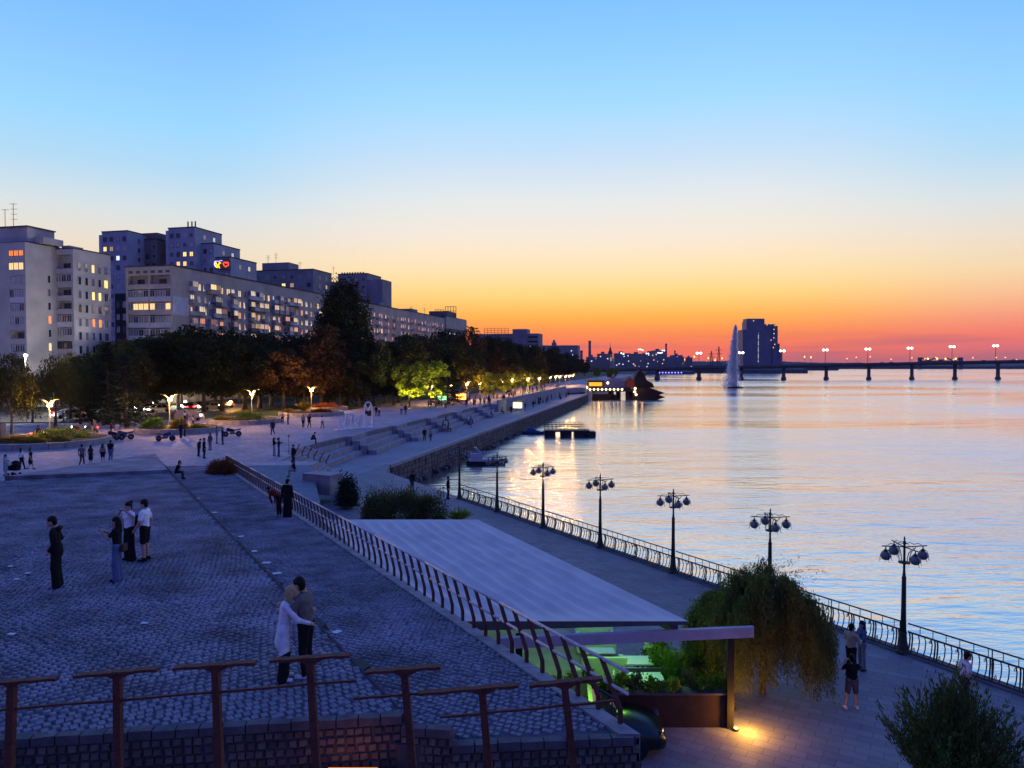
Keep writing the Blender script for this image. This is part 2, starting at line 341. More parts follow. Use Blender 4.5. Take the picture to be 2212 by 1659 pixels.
# ---- quay wall of dark stone blocks along the promenade
qw = thing('quay_wall', 'dark rough stone quay wall below the lower promenade', 'wall', (CORN.x, CORN.y, 0))
wdir = Vector((EDX, 1, 0)).normalized(); wn = Vector((wdir.y, -wdir.x, 0)); WL = (262-CORN.y)*math.sqrt(1+EDX**2)
ang = math.atan2(wdir.y, wdir.x)
def wallpt(s, o, z): p = wdir*s + wn*o; return (p.x, p.y, z)
MB().hexa([wallpt(0,-.5,-1.2),wallpt(WL,-.5,-1.2),wallpt(WL,.02,-1.2),wallpt(0,.02,-1.2),wallpt(0,-.5,2.5),wallpt(WL,-.5,2.5),wallpt(WL,.02,2.5),wallpt(0,.02,2.5)]).obj('wall_core', M_mortar, qw)
for j in range(60):
    s0, s1 = j*WL/60, (j+1)*WL/60-.02
    MB().hexa([wallpt(s0,-.55,2.5),wallpt(s1,-.55,2.5),wallpt(s1,.16,2.5),wallpt(s0,.16,2.5),wallpt(s0,-.55,2.83),wallpt(s1,-.55,2.83),wallpt(s1,.16,2.83),wallpt(s0,.16,2.83)]).obj('coping_stone', M_cop, qw)
variants = []
for k in range(8):
    lx, hz = rnd.uniform(.9,1.3), rnd.uniform(.52,.62); m = MB(); e = .07
    q = [rnd.uniform(-.05,.05) for _ in range(8)]
    m.add([(-lx/2,0,-hz/2),(lx/2,0,-hz/2),(lx/2,0,hz/2),(-lx/2,0,hz/2),(-lx/2+e+q[0],-.12+q[4],-hz/2+e),(lx/2-e+q[1],-.12+q[5],-hz/2+e),(lx/2-e+q[2],-.12+q[6],hz/2-e),(-lx/2+e+q[3],-.12+q[7],hz/2-e)],
          [(4,5,6,7),(0,1,5,4),(1,2,6,5),(2,3,7,6),(3,0,4,7)])
    variants.append((m.mesh('stone', M_stone), lx))
cnt = 0; rest_v = []; rest_f = []
for row in range(5):
    s = rnd.uniform(0,.6); 
    while s < WL-1:
        me, lx = variants[rnd.randrange(8)]; p = wallpt(s+lx/2, .02, .05+row*.58-.1); sc = 1
        if s < 62 and cnt < 300:
            o = link('stone', me, qw, p); o.rotation_euler = (rnd.uniform(-.03,.03), rnd.uniform(-.02,.02), ang); cnt += 1
        else:
            b = len(rest_v); ca, sa = math.cos(ang), math.sin(ang)
            for v in me.vertices: rest_v.append((p[0]+v.co.x*ca-v.co.y*sa, p[1]+v.co.x*sa+v.co.y*ca, p[2]+v.co.z))
            rest_f += [tuple(i+b for i in f.vertices) for f in me.polygons]
        s += lx + .03
stuff(MB().add(rest_v, rest_f).obj('stonework', M_stone, qw))
# tumbled rocks at the foot of the wall
def rock_mesh(seed, r):
    rr = random.Random(seed); bm = bmesh.new(); bmesh.ops.create_icosphere(bm, subdivisions=2, radius=r)
    for v in bm.verts: v.co *= rr.uniform(.78,1.15); v.co.z *= .7
    me = bpy.data.meshes.new('rock'); bm.to_mesh(me); bm.free(); me.materials.append(M_stone); return me
rocks = [rock_mesh(i, 1) for i in range(5)]
for j in range(46):
    s = rnd.uniform(1, 70); p = wallpt(s, rnd.uniform(.2,.9), rnd.uniform(-.05,.2)); o = link('rock', rocks[j%5], None, (p[0]+CORN.x, p[1]+CORN.y, p[2]), rnd.uniform(0,6)); sc = rnd.uniform(.25,.6); o.scale = (sc*1.3, sc, sc)
    tag(o, 'dark boulder lying in the water at the foot of the quay wall', 'rock', 'boulders along the foot of the quay wall')

# ---- upper retaining wall beyond the steps
rw = thing('retaining_wall', 'long grey panelled retaining wall carrying the crowded upper promenade', 'wall', (-3.2,154,Z_Q))
rd = Vector((wall_x(258)-7.6+3.2, 104, 0)); rl = rd.length; rdn = rd.normalized(); rn = Vector((rdn.y, -rdn.x, 0))
M_conc = mat('grey_concrete', (.24,.25,.28), .8, var=.2, vscale=.6, bump=.1)
for k in range(26):
    a = rdn*(rl*k/26+.03); b = rdn*(rl*(k+1)/26-.03); h = 2.9
    MB().hexa([tuple(a+rn*.0),tuple(b+rn*.0),tuple(b+rn*.35),tuple(a+rn*.35)]+[tuple(v+Vector((0,0,h))) for v in (a,b,b+rn*.35,a+rn*.35)]).obj('panel', M_conc, rw)

# ---- stone-sett platform, ramp and near wall
def solve_plane(xd, yd, zf):
    r = ray(xd, yd); lo, hi = 1., 200.
    for _ in range(60):
        t = (lo+hi)/2; p = r*t
        if CAM_H + p.z > zf(p.x, p.y): lo = t
        else: hi = t
    p = r*lo; return Vector((p.x, p.y, zf(p.x, p.y)))
M_sett = mat('granite_setts', (.165,.168,.205), .8, var=.35, vscale=2.2, bump=.35, bscale=30, var2=.12)
M_settj = mat('sett_stonework', (.165,.168,.205), .8, var=.5, vscale=.9, bump=.45, bscale=30)
M_sand = mat('sett_joint_dirt', (.075,.073,.085), .95, var=.3, vscale=2)
apex = solve_plane(335, 985, plat_z); A = solve_plane(10, 1037, plat_z); Bk = solve_plane(362, 1022, plat_z)
poly_plat = [(-17,9.75),(-7.5,10.75),(-1.73,11.56),(apex.x,apex.y),(A.x,A.y),(-46,36.0)]
plat = struct(MB().prism(poly_plat, 2.0, lambda x, y: plat_z(x,y)-.03).obj('stone_platform', M_sand))
wz = lambda x, y: plat_z(x,y)+.20
MB().prism([(A.x,A.y),(Bk.x,Bk.y),(apex.x-.05,apex.y+.05)], 4.0, wz).obj('raised_slab', M_settj, plat)
poly_ramp = [(kerb_x(11.3)-.2,11.3),(rail_x(11.6),11.6),(rail_x(60),60),(kerb_x(60),60)]
rampo = struct(MB().prism(poly_ramp, 2.0, lambda x, y: ramp_z(x,y)-.03).obj('ramp', M_sand))
# battered kerb between platform and ramp
m = MB(); 
for k in range(72):
    ya = 11.6+(apex.y-11.7)*k/72; yb = 11.6+(apex.y-11.7)*(k+1)/72-.03
    w = .28
    m = MB().hexa([(kerb_x(ya)-.1,ya,4),(kerb_x(ya)+w+.05,ya,4),(kerb_x(yb)+w+.05,yb,4),(kerb_x(yb)-.1,yb,4),(kerb_x(ya)+.0,ya,plat_z(0,ya)+.012+.02*(k*7%3)),(kerb_x(ya)+w,ya,ramp_z(0,ya)+.10),(kerb_x(yb)+w,yb,ramp_z(0,yb)+.10),(kerb_x(yb),yb,plat_z(0,yb)+.03)])
    m.obj('kerb_stone', mat('kerb_granite', (.14,.14,.165), .8, var=.3, vscale=2, bump=.4, bscale=20, var2=.15), rampo)
M_edge = mat('edge_granite', (.23,.225,.24), .8, var=.3, vscale=2, bump=.4, bscale=20, var2=.12)
for k in range(50):      # light edging stones along the railing side
    ya = 11.6+48.4*k/50; yb = 11.6+48.4*(k+1)/50-.02
    MB().hexa([(rail_x(ya)-.28,ya,4),(rail_x(ya)+.06,ya,4),(rail_x(yb)+.06,yb,4),(rail_x(yb)-.28,yb,4),(rail_x(ya)-.28,ya,ramp_z(0,ya)+.02),(rail_x(ya)+.06,ya,ramp_z(0,ya)+.02),(rail_x(yb)+.06,yb,ramp_z(0,yb)+.02),(rail_x(yb)-.28,yb,ramp_z(0,yb)+.02)]).obj('edge_stone', M_edge, rampo)
def inside(poly, x, y):
    r = np.zeros(x.shape, bool); n = len(poly)
    for i in range(n):
        x0, y0 = poly[i]; x1, y1 = poly[(i+1)%n]
        c = ((y0 > y) != (y1 > y)) & (x < (x1-x0)*(y-y0)/(y1-y0+1e-12)+x0); r ^= c
    return r
def sett_field(poly, zf, parent, a, sx, sy, nparts, ymax, tilt):
    ca, sa = math.cos(a), math.sin(a); u, v = np.meshgrid(np.arange(-80, 80, sx), np.arange(-80, 80, sy))
    u = u + (np.arange(u.shape[0])[:,None] % 2)*sx*.5 + nrg.normal(0, .014, u.shape) + .12*np.sin(v*.7); v = v + .10*np.sin(u*.55) + .05*np.sin(u*1.7+v*.3) + nrg.normal(0, .010, u.shape)
    x = u*ca - v*sa; y = u*sa + v*ca; k = inside(poly, x, y) & (y < ymax) & (x > -.8*y-4)
    x, y = x[k], y[k]; o = np.argsort(y); x, y = x[o], y[o]; z = zf(x, y)
    n = len(x); hx = sx*.5*(.90+nrg.normal(0,.06,n)); hy = sy*.5*(.88+nrg.normal(0,.06,n)); dz = nrg.normal(0,.005,n); ro = a + nrg.normal(0,.08,n)
    me_v = []
    for q in range(6):
        e = .016; mbv = MB(); w, h = sx*.5*rnd.uniform(.86,.94), sy*.5*rnd.uniform(.84,.92); j = [rnd.uniform(-.008,.008) for _ in range(8)]
        mbv.add([(-w,-h,-.06),(w,-h,-.06),(w,h,-.06),(-w,h,-.06),(-w+e+j[0],-h+e+j[1],j[0]),(w-e+j[2],-h+e+j[3],j[2]),(w-e+j[4],h-e+j[5],j[4]),(-w+e+j[6],h-e+j[7],j[6])], [(4,5,6,7),(0,1,5,4),(1,2,6,5),(2,3,7,6),(3,0,4,7)])
        me_v.append(mbv.mesh('sett', M_sett))
    # which setts show largest: nearest inside the frame
    d2 = np.where(np.abs(x) < .72*y, x*x+y*y, 1e9); near = set(np.argsort(d2)[:nparts].tolist())
    for i in near:
        ob = link('sett', me_v[i%6], parent, (x[i],y[i],z[i]+dz[i])); ob.rotation_euler = (tilt+rnd.uniform(-.015,.015), rnd.uniform(-.015,.015), ro[i])
    keep = np.array([i not in near for i in range(n)]); idx = np.nonzero(keep)[0]
    x, y, z, hx, hy, dz, ro = [q[idx] for q in (x,y,z,hx,hy,dz,ro)]; n = len(idx); e = .018
    c, s = np.cos(ro), np.sin(ro); V = np.zeros((n,8,3)); 
    for q, (sxn, syn) in enumerate(((-1,-1),(1,-1),(1,1),(-1,1))):
        for lvl in (0,1):
            lx = sxn*(hx - e*lvl) + nrg.normal(0,.006,n)*lvl; ly = syn*(hy - e*lvl) + nrg.normal(0,.006,n)*lvl
            V[:,q+4*lvl,0] = x+lx*c-ly*s; V[:,q+4*lvl,1] = y+lx*s+ly*c
            V[:,q+4*lvl,2] = zf(V[:,q+4*lvl,0], V[:,q+4*lvl,1]) + (dz+nrg.normal(0,.005,n) if lvl else -.06)
    base = np.arange(n)[:,None,None]*8; F = np.array([(4,5,6,7),(0,1,5,4),(1,2,6,5),(2,3,7,6),(3,0,4,7)])[None]
    stuff(link('sett_paving', mesh_np('sett_paving', V.reshape(-1,3), (base+F).reshape(-1,4), M_settj), parent))
sett_field([(-14,10.2),(-7.5,10.82),(-1.8,11.6),(apex.x-.1,apex.y-.3),(Bk.x-.1,Bk.y),(A.x,A.y-.3),(-46,36)], plat_z, plat, R(38), .14, .17, 300, 60, math.atan(-.025))
sett_field([(kerb_x(11.5)+.3,11.5),(rail_x(11.8)-.3,11.8),(rail_x(60)-.3,60),(kerb_x(60)+.3,60)], ramp_z, rampo, R(-28), .13, .155, 300, 60, math.atan(-.0486))
# coping and setts on the wall below the platform edge
M_wset = mat('wall_sett', (.105,.085,.078), .85, var=.4, vscale=3, bump=.5, bscale=25, var2=.35)
nw = thing('sett_wall', 'low wall of rough brownish setts under the edge of the stone platform', 'wall', (0, 11, 0))
segs = [((-14,10.1),(-7.5,10.72),plat_z,.0),((-7.5,10.72),(-1.75,11.5),plat_z,.0),((-1.75,11.45),(-.95,11.33),ramp_z,.22),((-.95,11.3),(1.95,11.58),ramp_z,.0)]
cells = []
for (p, q, zf, up) in segs:
    p = Vector((*p,0)); q = Vector((*q,0)); dd = (q-p); ln = dd.length; dn = dd.normalized(); nn = Vector((dn.y,-dn.x,0)); az = math.atan2(dn.y, dn.x)
    nb = max(1, int(ln/.34))
    for k in range(nb):      # coping stones
        a = p + dn*(ln*k/nb+.01); b = p + dn*(ln*(k+1)/nb-.01)
        P = [a+nn*.07, b+nn*.07, b-nn*(.10+.03*rnd.random()), a-nn*(.10+.03*rnd.random())]
        MB().hexa([(v.x,v.y-11,zf(v.x,v.y)-.13+up) for v in P]+[(v.x,v.y-11,zf(v.x,v.y)+.004+up+rnd.uniform(-.012,.012)) for v in P]).obj('coping_stone', mat('coping_dark', (.085,.08,.09), .85, var=.35, vscale=3, bump=.5, bscale=20), nw)
    s = 0; sx, sz = .15, .135
    rows = 12
    for r_ in range(rows):
        s = -.07*(r_%2)
        while s < ln:
            c = p + dn*(s+sx/2) + nn*.03; zc = zf(c.x, c.y) + up - .20 - r_*sz
            cells.append((zc, c, az, abs(c.x) < .72*c.y)); s += sx*rnd.uniform(.85,1.15)
    P = [p-nn*.3, q-nn*.3, q+nn*.03, p+nn*.03]
    MB().hexa([(v.x,v.y-11,2.8) for v in P]+[(v.x,v.y-11,zf(v.x,v.y)-.13+up) for v in P]).obj('wall_core', M_sand, nw)
wv = []
for q in range(6):
    w, h = rnd.uniform(.062,.072), rnd.uniform(.055,.063); e = .014; j = [rnd.uniform(-.01,.01) for _ in range(8)]
    mm = MB().add([(-w,.02,-h),(w,.02,-h),(w,.02,h),(-w,.02,h),(-w+e+j[0],-.045+j[4],-h+e),(w-e+j[1],-.045+j[5],-h+e+j[2]),(w-e,-.045+j[6],h-e+j[3]),(-w+e,-.045+j[7],h-e)], [(4,5,6,7),(0,1,5,4),(1,2,6,5),(2,3,7,6),(3,0,4,7)])
    wv.append(mm.mesh('wall_sett', M_wset))
cells.sort(key=lambda c: (not c[3], -c[0])); rv = []; rf = []
for i, (zc, c, az, vis) in enumerate(cells):
    me = wv[i%6]
    if i < 300: o = link('wall_sett', me, nw, (c.x, c.y-11, zc)); o.rotation_euler = (rnd.uniform(-.06,.06), rnd.uniform(-.04,.04), az)
    else:
        b = len(rv); ca, sa = math.cos(az), math.sin(az)
        for v in me.vertices: rv.append((c.x+v.co.x*ca-v.co.y*sa, c.y-11+v.co.x*sa+v.co.y*ca, zc+v.co.z))
        rf += [tuple(i_+b for i_ in f.vertices) for f in me.polygons]
stuff(MB().add(rv, rf).obj('sett_courses', M_wset, nw))
# stair landing below the frame that carries the rusty railing
struct(MB().prism([(-10,6.5),(3.5,6.5),(3.5,9.4),(-10,9.4)], 7.2, 7.5).obj('landing', M_conc))
# ramp-side wall above the cafe terrace
rs = thing('ramp_side_wall', 'sloping concrete side wall of the ramp above the cafe terrace', 'wall', (0,0,Z_Q))
for k in range(16):
    ya = 11.6+34*k/16; yb = 11.6+34*(k+1)/16-.02
    MB().hexa([(rail_x(ya)-.1,ya,-.02),(rail_x(ya)+.04,ya,-.02),(rail_x(yb)+.04,yb,-.02),(rail_x(yb)-.1,yb,-.02)]+[(rail_x(yy)+o_,yy,ramp_z(0,yy)-.05-Z_Q) for yy, o_ in ((ya,-.1),(ya,.04),(yb,.04),(yb,-.1))]).obj('panel', M_conc, rs)
# ================================================================== BUILDINGS
M_plA = mat('lilac_grey_plaster', (.42,.40,.39), .85, var=.16, vscale=.25, bump=.1, bscale=5)
M_plA2 = mat('pale_insulation_render', (.47,.47,.49), .85, var=.08, vscale=.3)
M_plB = mat('beige_panel', (.45,.39,.33), .85, var=.18, vscale=.25, bump=.1, bscale=5)
M_plBw = mat('white_balcony_panel', (.55,.55,.57), .7, var=.12, vscale=.8)
M_plT = mat('blue_grey_panel', (.36,.39,.43), .85, var=.16, vscale=.2)
M_plT2 = mat('brown_brick_tower', (.19,.15,.14), .9, var=.2, vscale=.3)
M_plF = mat('dim_grey_panel', (.24,.235,.25), .85, var=.18, vscale=.2)
M_roof = mat('roof_felt', (.07,.068,.07), .9, var=.3, vscale=.4)
M_frame = mat('window_frame_white', (.55,.55,.55), .6, var=.1, vscale=3)
M_frameD = mat('window_frame_dark', (.10,.09,.09), .6, var=.2, vscale=3)
def glass_mat(name, tint, metal, rough=.06):
    m = bpy.data.materials.new(name); m.use_nodes = True; t = m.node_tree; b = t.nodes['Principled BSDF']
    b.inputs['Base Color'].default_value = (*tint, 1); b.inputs['Metallic'].default_value = metal; b.inputs['Roughness'].default_value = rough; b.inputs['IOR'].default_value = 1.7
    co = N(t, 'ShaderNodeTexCoord'); no = N(t, 'ShaderNodeTexNoise'); no.inputs['Scale'].default_value = 1.1; t.links.new(co.outputs['Object'], no.inputs[0])
    bp = N(t, 'ShaderNodeBump'); bp.inputs['Strength'].default_value = .12; bp.inputs['Distance'].default_value = .05; t.links.new(no.outputs[0], bp.inputs['Height']); t.links.new(bp.outputs[0], b.inputs['Normal'])
    MATS[name] = m; return m
G_refl = glass_mat('sky_reflecting_glass', (.95,.93,.92), .95); G_half = glass_mat('dusty_glass', (.35,.34,.36), .6); G_dark = glass_mat('dark_glass', (.03,.03,.04), .1)
G_warm = mat('lit_window_warm', (.5,.4,.2), .5, var=0, emit=(1,.62,.22), es=1.15); G_yel = mat('lit_window_yellow', (.5,.4,.2), .5, var=0, emit=(1,.72,.18), es=1.3)
G_cool = mat('lit_window_cool', (.5,.5,.5), .5, var=0, emit=(.85,.9,1), es=1.1); G_or = mat('lit_window_orange', (.5,.2,.1), .5, var=0, emit=(1,.26,.05), es=1.1); G_dim = mat('lit_window_dim', (.4,.3,.2), .5, var=0, emit=(.75,.5,.25), es=.45)
WC = {}
def win_mesh(w, h, n, dark=False):
    k = (round(w,2), round(h,2), n, dark)
    if k in WC: return WC[k]
    f = MB(); t = .07
    for a in ((-w/2,-h/2,-w/2+t,h/2),(w/2-t,-h/2,w/2,h/2)): f.box(a[0],-.09,a[1],a[2],.0,a[3])
    for a in ((-w/2+t,-h/2,w/2-t,-h/2+t),(-w/2+t,h/2-t,w/2-t,h/2)): f.box(a[0],-.09,a[1],a[2],.0,a[3])
    for i in range(1, n): x = -w/2 + w*i/n; f.box(x-.03,-.08,-h/2+t,x+.03,0,h/2-t)
    p = MB().box(-w/2+t,-.045,-h/2+t,w/2-t,-.01,h/2-t)
    WC[k] = (f.mesh('window', M_frameD if dark else M_frame), {}, p); return WC[k]
def window(parent, x, y, z, w, h, g, n=2, rz=0., dark=False, tilt=0.):
    fm, pm, pb = win_mesh(w, h, n, dark); o = link('window', fm, parent, (x,y,z), rz)
    if g.name not in pm: pm[g.name] = pb.mesh('pane', g)
    p = link('pane', pm[g.name], o); p.rotation_euler = (rnd.uniform(-2.2*tilt,.3*tilt), 0, rnd.uniform(-tilt,tilt)); return o
BANG = -math.atan2(.235, .972)
def local_of(P): return P
def bthing(name, label, P, z0=4.6): return thing(name, label, 'building', (P[0], P[1], z0), BANG)
def pickg(pl, rr):
    r = rr.random(); s = 0
    for g, p in pl:
        s += p
        if r < s: return g
    return pl[-1][0]
rb = random.Random(5)
# ---------- leftmost block (stepped in two) -------------------------------------------------
Z0 = 4.6
def loggias(par, x0, x1, depth, zs, h, wall, kinds, pier=.35):
    # open loggia bay on the front: piers, slabs, parapets, glazing
    for k, z in enumerate(zs):
        zc = z - Z0
        MB().box(x0,0,zc-h/2-.55,x1,depth,zc-h/2-.37).obj('balcony_slab', wall, par)
        kd = kinds[k % len(kinds)]
        MB().box(x0+.02,.03,zc-h/2-.37,x1-.02,.15,zc-h/2+.55).obj('parapet', M_plBw if kd in ('white','w2') else wall, par)
        if kd != 'open':
            n = max(2, int((x1-x0)/1.15)); 
            for j in range(n):
                xa = x0 + (x1-x0)*(j+.5)/n
                g = {'glass':G_half,'dark':G_dark,'orange':G_or,'warm':G_warm,'white':G_half,'w2':G_dim}[kd]
                if kd in ('glass','white') and rb.random() < .35: g = G_dark
                if kd == 'warm' and rb.random() < .45: g = G_half
                window(par, xa, .1, zc+.32, (x1-x0)/n-.04, h-.55, g, 2 if kd != 'orange' else 3, 0, kd in ('dark','orange'))
        else:
            window(par, (x0+x1)/2-.3, depth-.001, zc+.1, min(1.8,(x1-x0)*.5), 1.4, G_dark, 2, 0, True)
PA1 = (-95.5, 144.0); b = bthing('apartment_building', 'tall lilac-grey apartment block with an orange lit loggia at the top and rooftop antennas', PA1)
H = 37.3 - Z0
m = MB(); m.box(-14,1.3,0,0,9,H); m.box(-14,0,0,-4.05,1.3,H); m.box(-.45,0,0,0,1.3,H); m.box(-4.05,0,H-1.6,-.45,1.3,H); m.obj('wall', M_plA, b)
loggias(b, -4.05, -.45, 1.3, [35.0-2.7*k for k in range(11)], 2.0, M_plA, ['orange','warm','glass','white','glass','glass','open','glass','dark','glass','warm'])
MB().box(-14,.9,H,-.3,8.6,H+.28).obj('roof', M_roof, b); MB().box(-13,1.6,H+.28,-1.1,8,H+3.3).obj('roof_house', M_plA, b); MB().box(-1.1,3.2,H+.28,1.1,8,H+1.5).obj('roof_house', M_plA, b)
MB().box(-13.2,1.4,H+3.3,-.9,8.2,H+3.55).obj('roof_slab', M_roof, b)
for k in range(9):
    window(b, 0, 5.4, 30.6-2.75*k-Z0, .75, 1.6, [G_dark,G_half,G_dark,G_or,G_dark,G_warm,G_half,G_dark,G_half][k], 1, R(90))
PA2 = (-89.7, 150.0); b = bthing('apartment_building', 'pale side-windowed wing with a column of dark loggias beside the lilac-grey block', PA2); H = 36.9-Z0
m = MB(); m.box(-4.6,1.3,0,0,10,H); m.box(-.5,0,0,0,1.3,H); m.box(-4.6,0,0,-4.3,1.3,H); m.box(-4.3,0,H-1.1,-.5,1.3,H); m.obj('wall', M_plA, b)
loggias(b, -4.3, -.5, 1.3, [33.4-2.75*k for k in range(10)], 2.0, M_plA, ['open','glass','open','open','white','glass','dark','white','glass','open'])
for (a0, a1, z0_, z1_) in ((.4,9.9,18.2,22.6),(.0,3.0,13.8,17.0),(.3,7.0,10,13.5)):
    MB().box(-.005,a0,z0_-Z0,.06,a1,z1_-Z0).obj('insulation_panel', M_plA2, b)
MB().box(-4.7,-.05,H,.08,10.1,H+.25).obj('roof', M_roof, b); MB().box(-4.3,1.5,H+.25,-2.3,5,H+1.0).obj('roof_house', M_plA, b)
lit = {(0,2):G_warm,(2,4):G_yel,(3,2):G_yel,(3,3):G_yel,(4+1,2):G_or,(5,3):G_or}
lit = {(2,0):G_warm,(4,1):G_yel,(2,2):G_yel,(3,2):G_yel,(2,4):G_or,(3,4):G_or}
for k in range(9):
    for j in range(5):
        window(b, .06, 1.5+1.75*j, 33.4-2.85*k-Z0, .85 if j < 4 else 1.1, 1.75, lit.get((j,k), rb.choice([G_dark,G_half,G_dark])), 1 if j < 4 else 2, R(90), tilt=.01)
# ---------- long riverside block --------------------------------------------------------------
PB = (-74.1, 160.0); b = bthing('apartment_building', 'long beige riverside apartment block with rows of balconies catching the pink sunset', PB); H = 34.8-Z0; LB = 68
m = MB(); m.box(-12,1.4,0,0,LB,H); m.box(-12,0,0,-11.5,1.4,H); m.box(-.5,0,0,0,1.4,H); m.box(-6.15,0,0,-5.85,1.4,H); m.box(-11.5,0,H-1.9,-.5,1.4,H); m.obj('wall', M_plB, b)
for x0 in (-11.5, -5.85): loggias(b, x0, x0+5.35, 1.4, [31.4-2.85*k for k in range(9)], 2.0, M_plB, ['open','white','warm' if x0 < -6 else 'warm','white','white','glass','white','glass','white'])
for j in range(6): MB().box(-11.2+1.9*j,-.02,H-1.45,-10.1+1.9*j,.05,H-.85).obj('vent', M_frameD, b)
MB().box(-12.2,-.15,H,.2,LB+.2,H+.25).obj('roof', M_roof, b); MB().box(-.004,0,24.2-Z0,.07,5.2,28.2-Z0).obj('insulation_panel', M_plBw, b)
bays = []; t = 6.5
while t < LB-2.5: bays.append(t); t += rb.choice([1.9,2.3,2.7])
kindc = [rb.choice('wwbwb') for _ in bays]
for k in range(7):
    zc = 31.0-2.75*k-Z0
    for j, tt in enumerate(bays):
        g = pickg([(G_refl,.56),(G_half,.16),(G_dark,.16),(G_warm,.06),(G_dim,.06)], rb)
        if kindc[j] == 'w' or rb.random() < .2: window(b, 0, tt, zc, rb.choice([.9,1.3,1.6]), 1.6, g, 2, R(90), rb.random() < .3, .03)
        else:
            w = rb.choice([1.8,2.2]); d = .9
            pm = M_plBw if rb.random() < .45 else (M_plB if rb.random() < .6 else M_frameD)
            bo = MB().box(0,tt-w/2,zc-1.15,d,tt+w/2,zc-1.02); bo.box(d-.06,tt-w/2,zc-1.02,d,tt+w/2,zc-.2); bo.box(0,tt-w/2,zc-1.02,d-.06,tt-w/2+.06,zc-.2); bo.box(0,tt+w/2-.06,zc-1.02,d-.06,tt+w/2,zc-.2)
            glz = rb.random() < .72
            if glz: bo.box(0,tt-w/2,zc+1.12,d,tt+w/2,zc+1.2)
            bo.obj('balcony', pm, b)
            if glz: window(b, d, tt, zc+.46, w-.02, 1.3, g, 3, R(90), rb.random() < .25, .03); window(b, d/2, tt-w/2, zc+.46, d-.05, 1.3, G_half, 1, 0)
            else: window(b, 0, tt, zc, 1.4, 1.7, g, 2, R(90), False, .03)
acm = MB().box(0,-.4,-.28,.32,.4,.28).mesh('air_conditioner', M_frame)
for q in range(34): link('air_conditioner', acm, b, (.0, bays[rb.randrange(len(bays))]+1.05, 31.0-2.75*rb.randrange(6)-Z0-1.0-rb.random()*.2))
# ---------- continuing block, poplar in front ------------------------------------------------
yC = 243.; PC = ((-109+.235*yC)/.972, yC); b = bthing('apartment_building', 'farther riverside apartment block with pink window pairs and a weathered roof edge', PC); H = 34.6-Z0; LC = 96
MB().box(-12,0,0,0,LC,H).obj('wall', M_plB, b); MB().box(-12.2,-.2,H,.2,LC,H+.25).obj('roof', M_roof, b)
for q in (30, 62): MB().box(-8,q,H+.25,-3,q+7,H+1.9).obj('roof_house', M_plF, b)
j = 0; t = 3.
while t < LC-2:
    for k in range(6):
        g = pickg([(G_refl,.5),(G_half,.25),(G_dark,.2),(G_warm,.05)], rb); window(b, 0, t, 31.-2.75*k-Z0, 1.2, 1.7, g, 2, R(90), False, .03)
        if j % 3 == 1:
            bo = MB().box(0,t-1.1,31.-2.75*k-Z0-1.2,.8,t+1.1,31.-2.75*k-Z0-1.05); bo.box(.74,t-1.1,31.-2.75*k-Z0-1.05,.8,t+1.1,31.-2.75*k-Z0-.35); bo.obj('balcony', M_plT if rb.random() < .5 else M_plF, b)
    t += rb.choice([1.9,2.6,3.6]); j += 1
PC2 = (PC[0]+.235*(LC+.3), PC[1]+.972*(LC+.3)); b = bthing('office_building', 'brown end block with two rows of small square lights under roof hoarding frames', PC2); H = 35.4-Z0
MB().box(-13,0,0,0,32,H).obj('wall', M_plT2, b); MB().box(-13,-.1,H,.3,32.2,H+.3).obj('roof', M_roof, b); MB().box(-10,6,H+.3,-1,20,H+3).obj('roof_house', M_plT2, b); MB().box(-.01,-.1,25.5,.5,32,H-.01).obj('attic_band', M_plB, b)
for k in range(2):
    for j in range(12): window(b, .02, 1.8+2.5*j, 27.8-3.4*k-Z0, .95, .95, G_cool if (j+k) % 1 == 0 else G_half, 1, R(90))
# ---------- farther riverside hotels -----------------------------------------------------------
b = bthing('office_building', 'wide dim slab building with a stair tower and an empty roof hoarding', (19., 520.)); H = 35.5-Z0
MB().box(-50,0,0,0,14,H).obj('wall', M_plF, b); MB().box(-19,-.6,0,-8.5,10,H+3.2).obj('stair_tower', M_plF, b)
for k in range(3): MB().box(-7.5,-.12,H-3.2-3.2*k,-.8,.02,H-1.9-3.2*k).obj('window', G_dark, b)
for k in range(2): MB().box(-48,-.12,H-4.2-3.6*k,-21,.02,H-2.8-3.6*k).obj('window', G_dark, b)
window(b, -6, -.12, H-9, .9, .9, G_cool, 1)
b = bthing('office_building', 'distant low slab building with a little roof tower by the orange horizon', (64.5, 720.)); H = 32.4-Z0
MB().box(-40,0,0,0,16,H).obj('wall', M_plF, b); MB().box(-26,1,H,-22,6,H+3).obj('roof_house', M_plF, b); MB().box(-25,2,H+3,-23,4,H+5.5).obj('roof_house', M_plF, b)
for k in range(4): window(b, -6+1.1*(k%2), -.1, H-5.4-4*k, 1.2, 1.2, G_cool if k < 3 else G_half, 1)
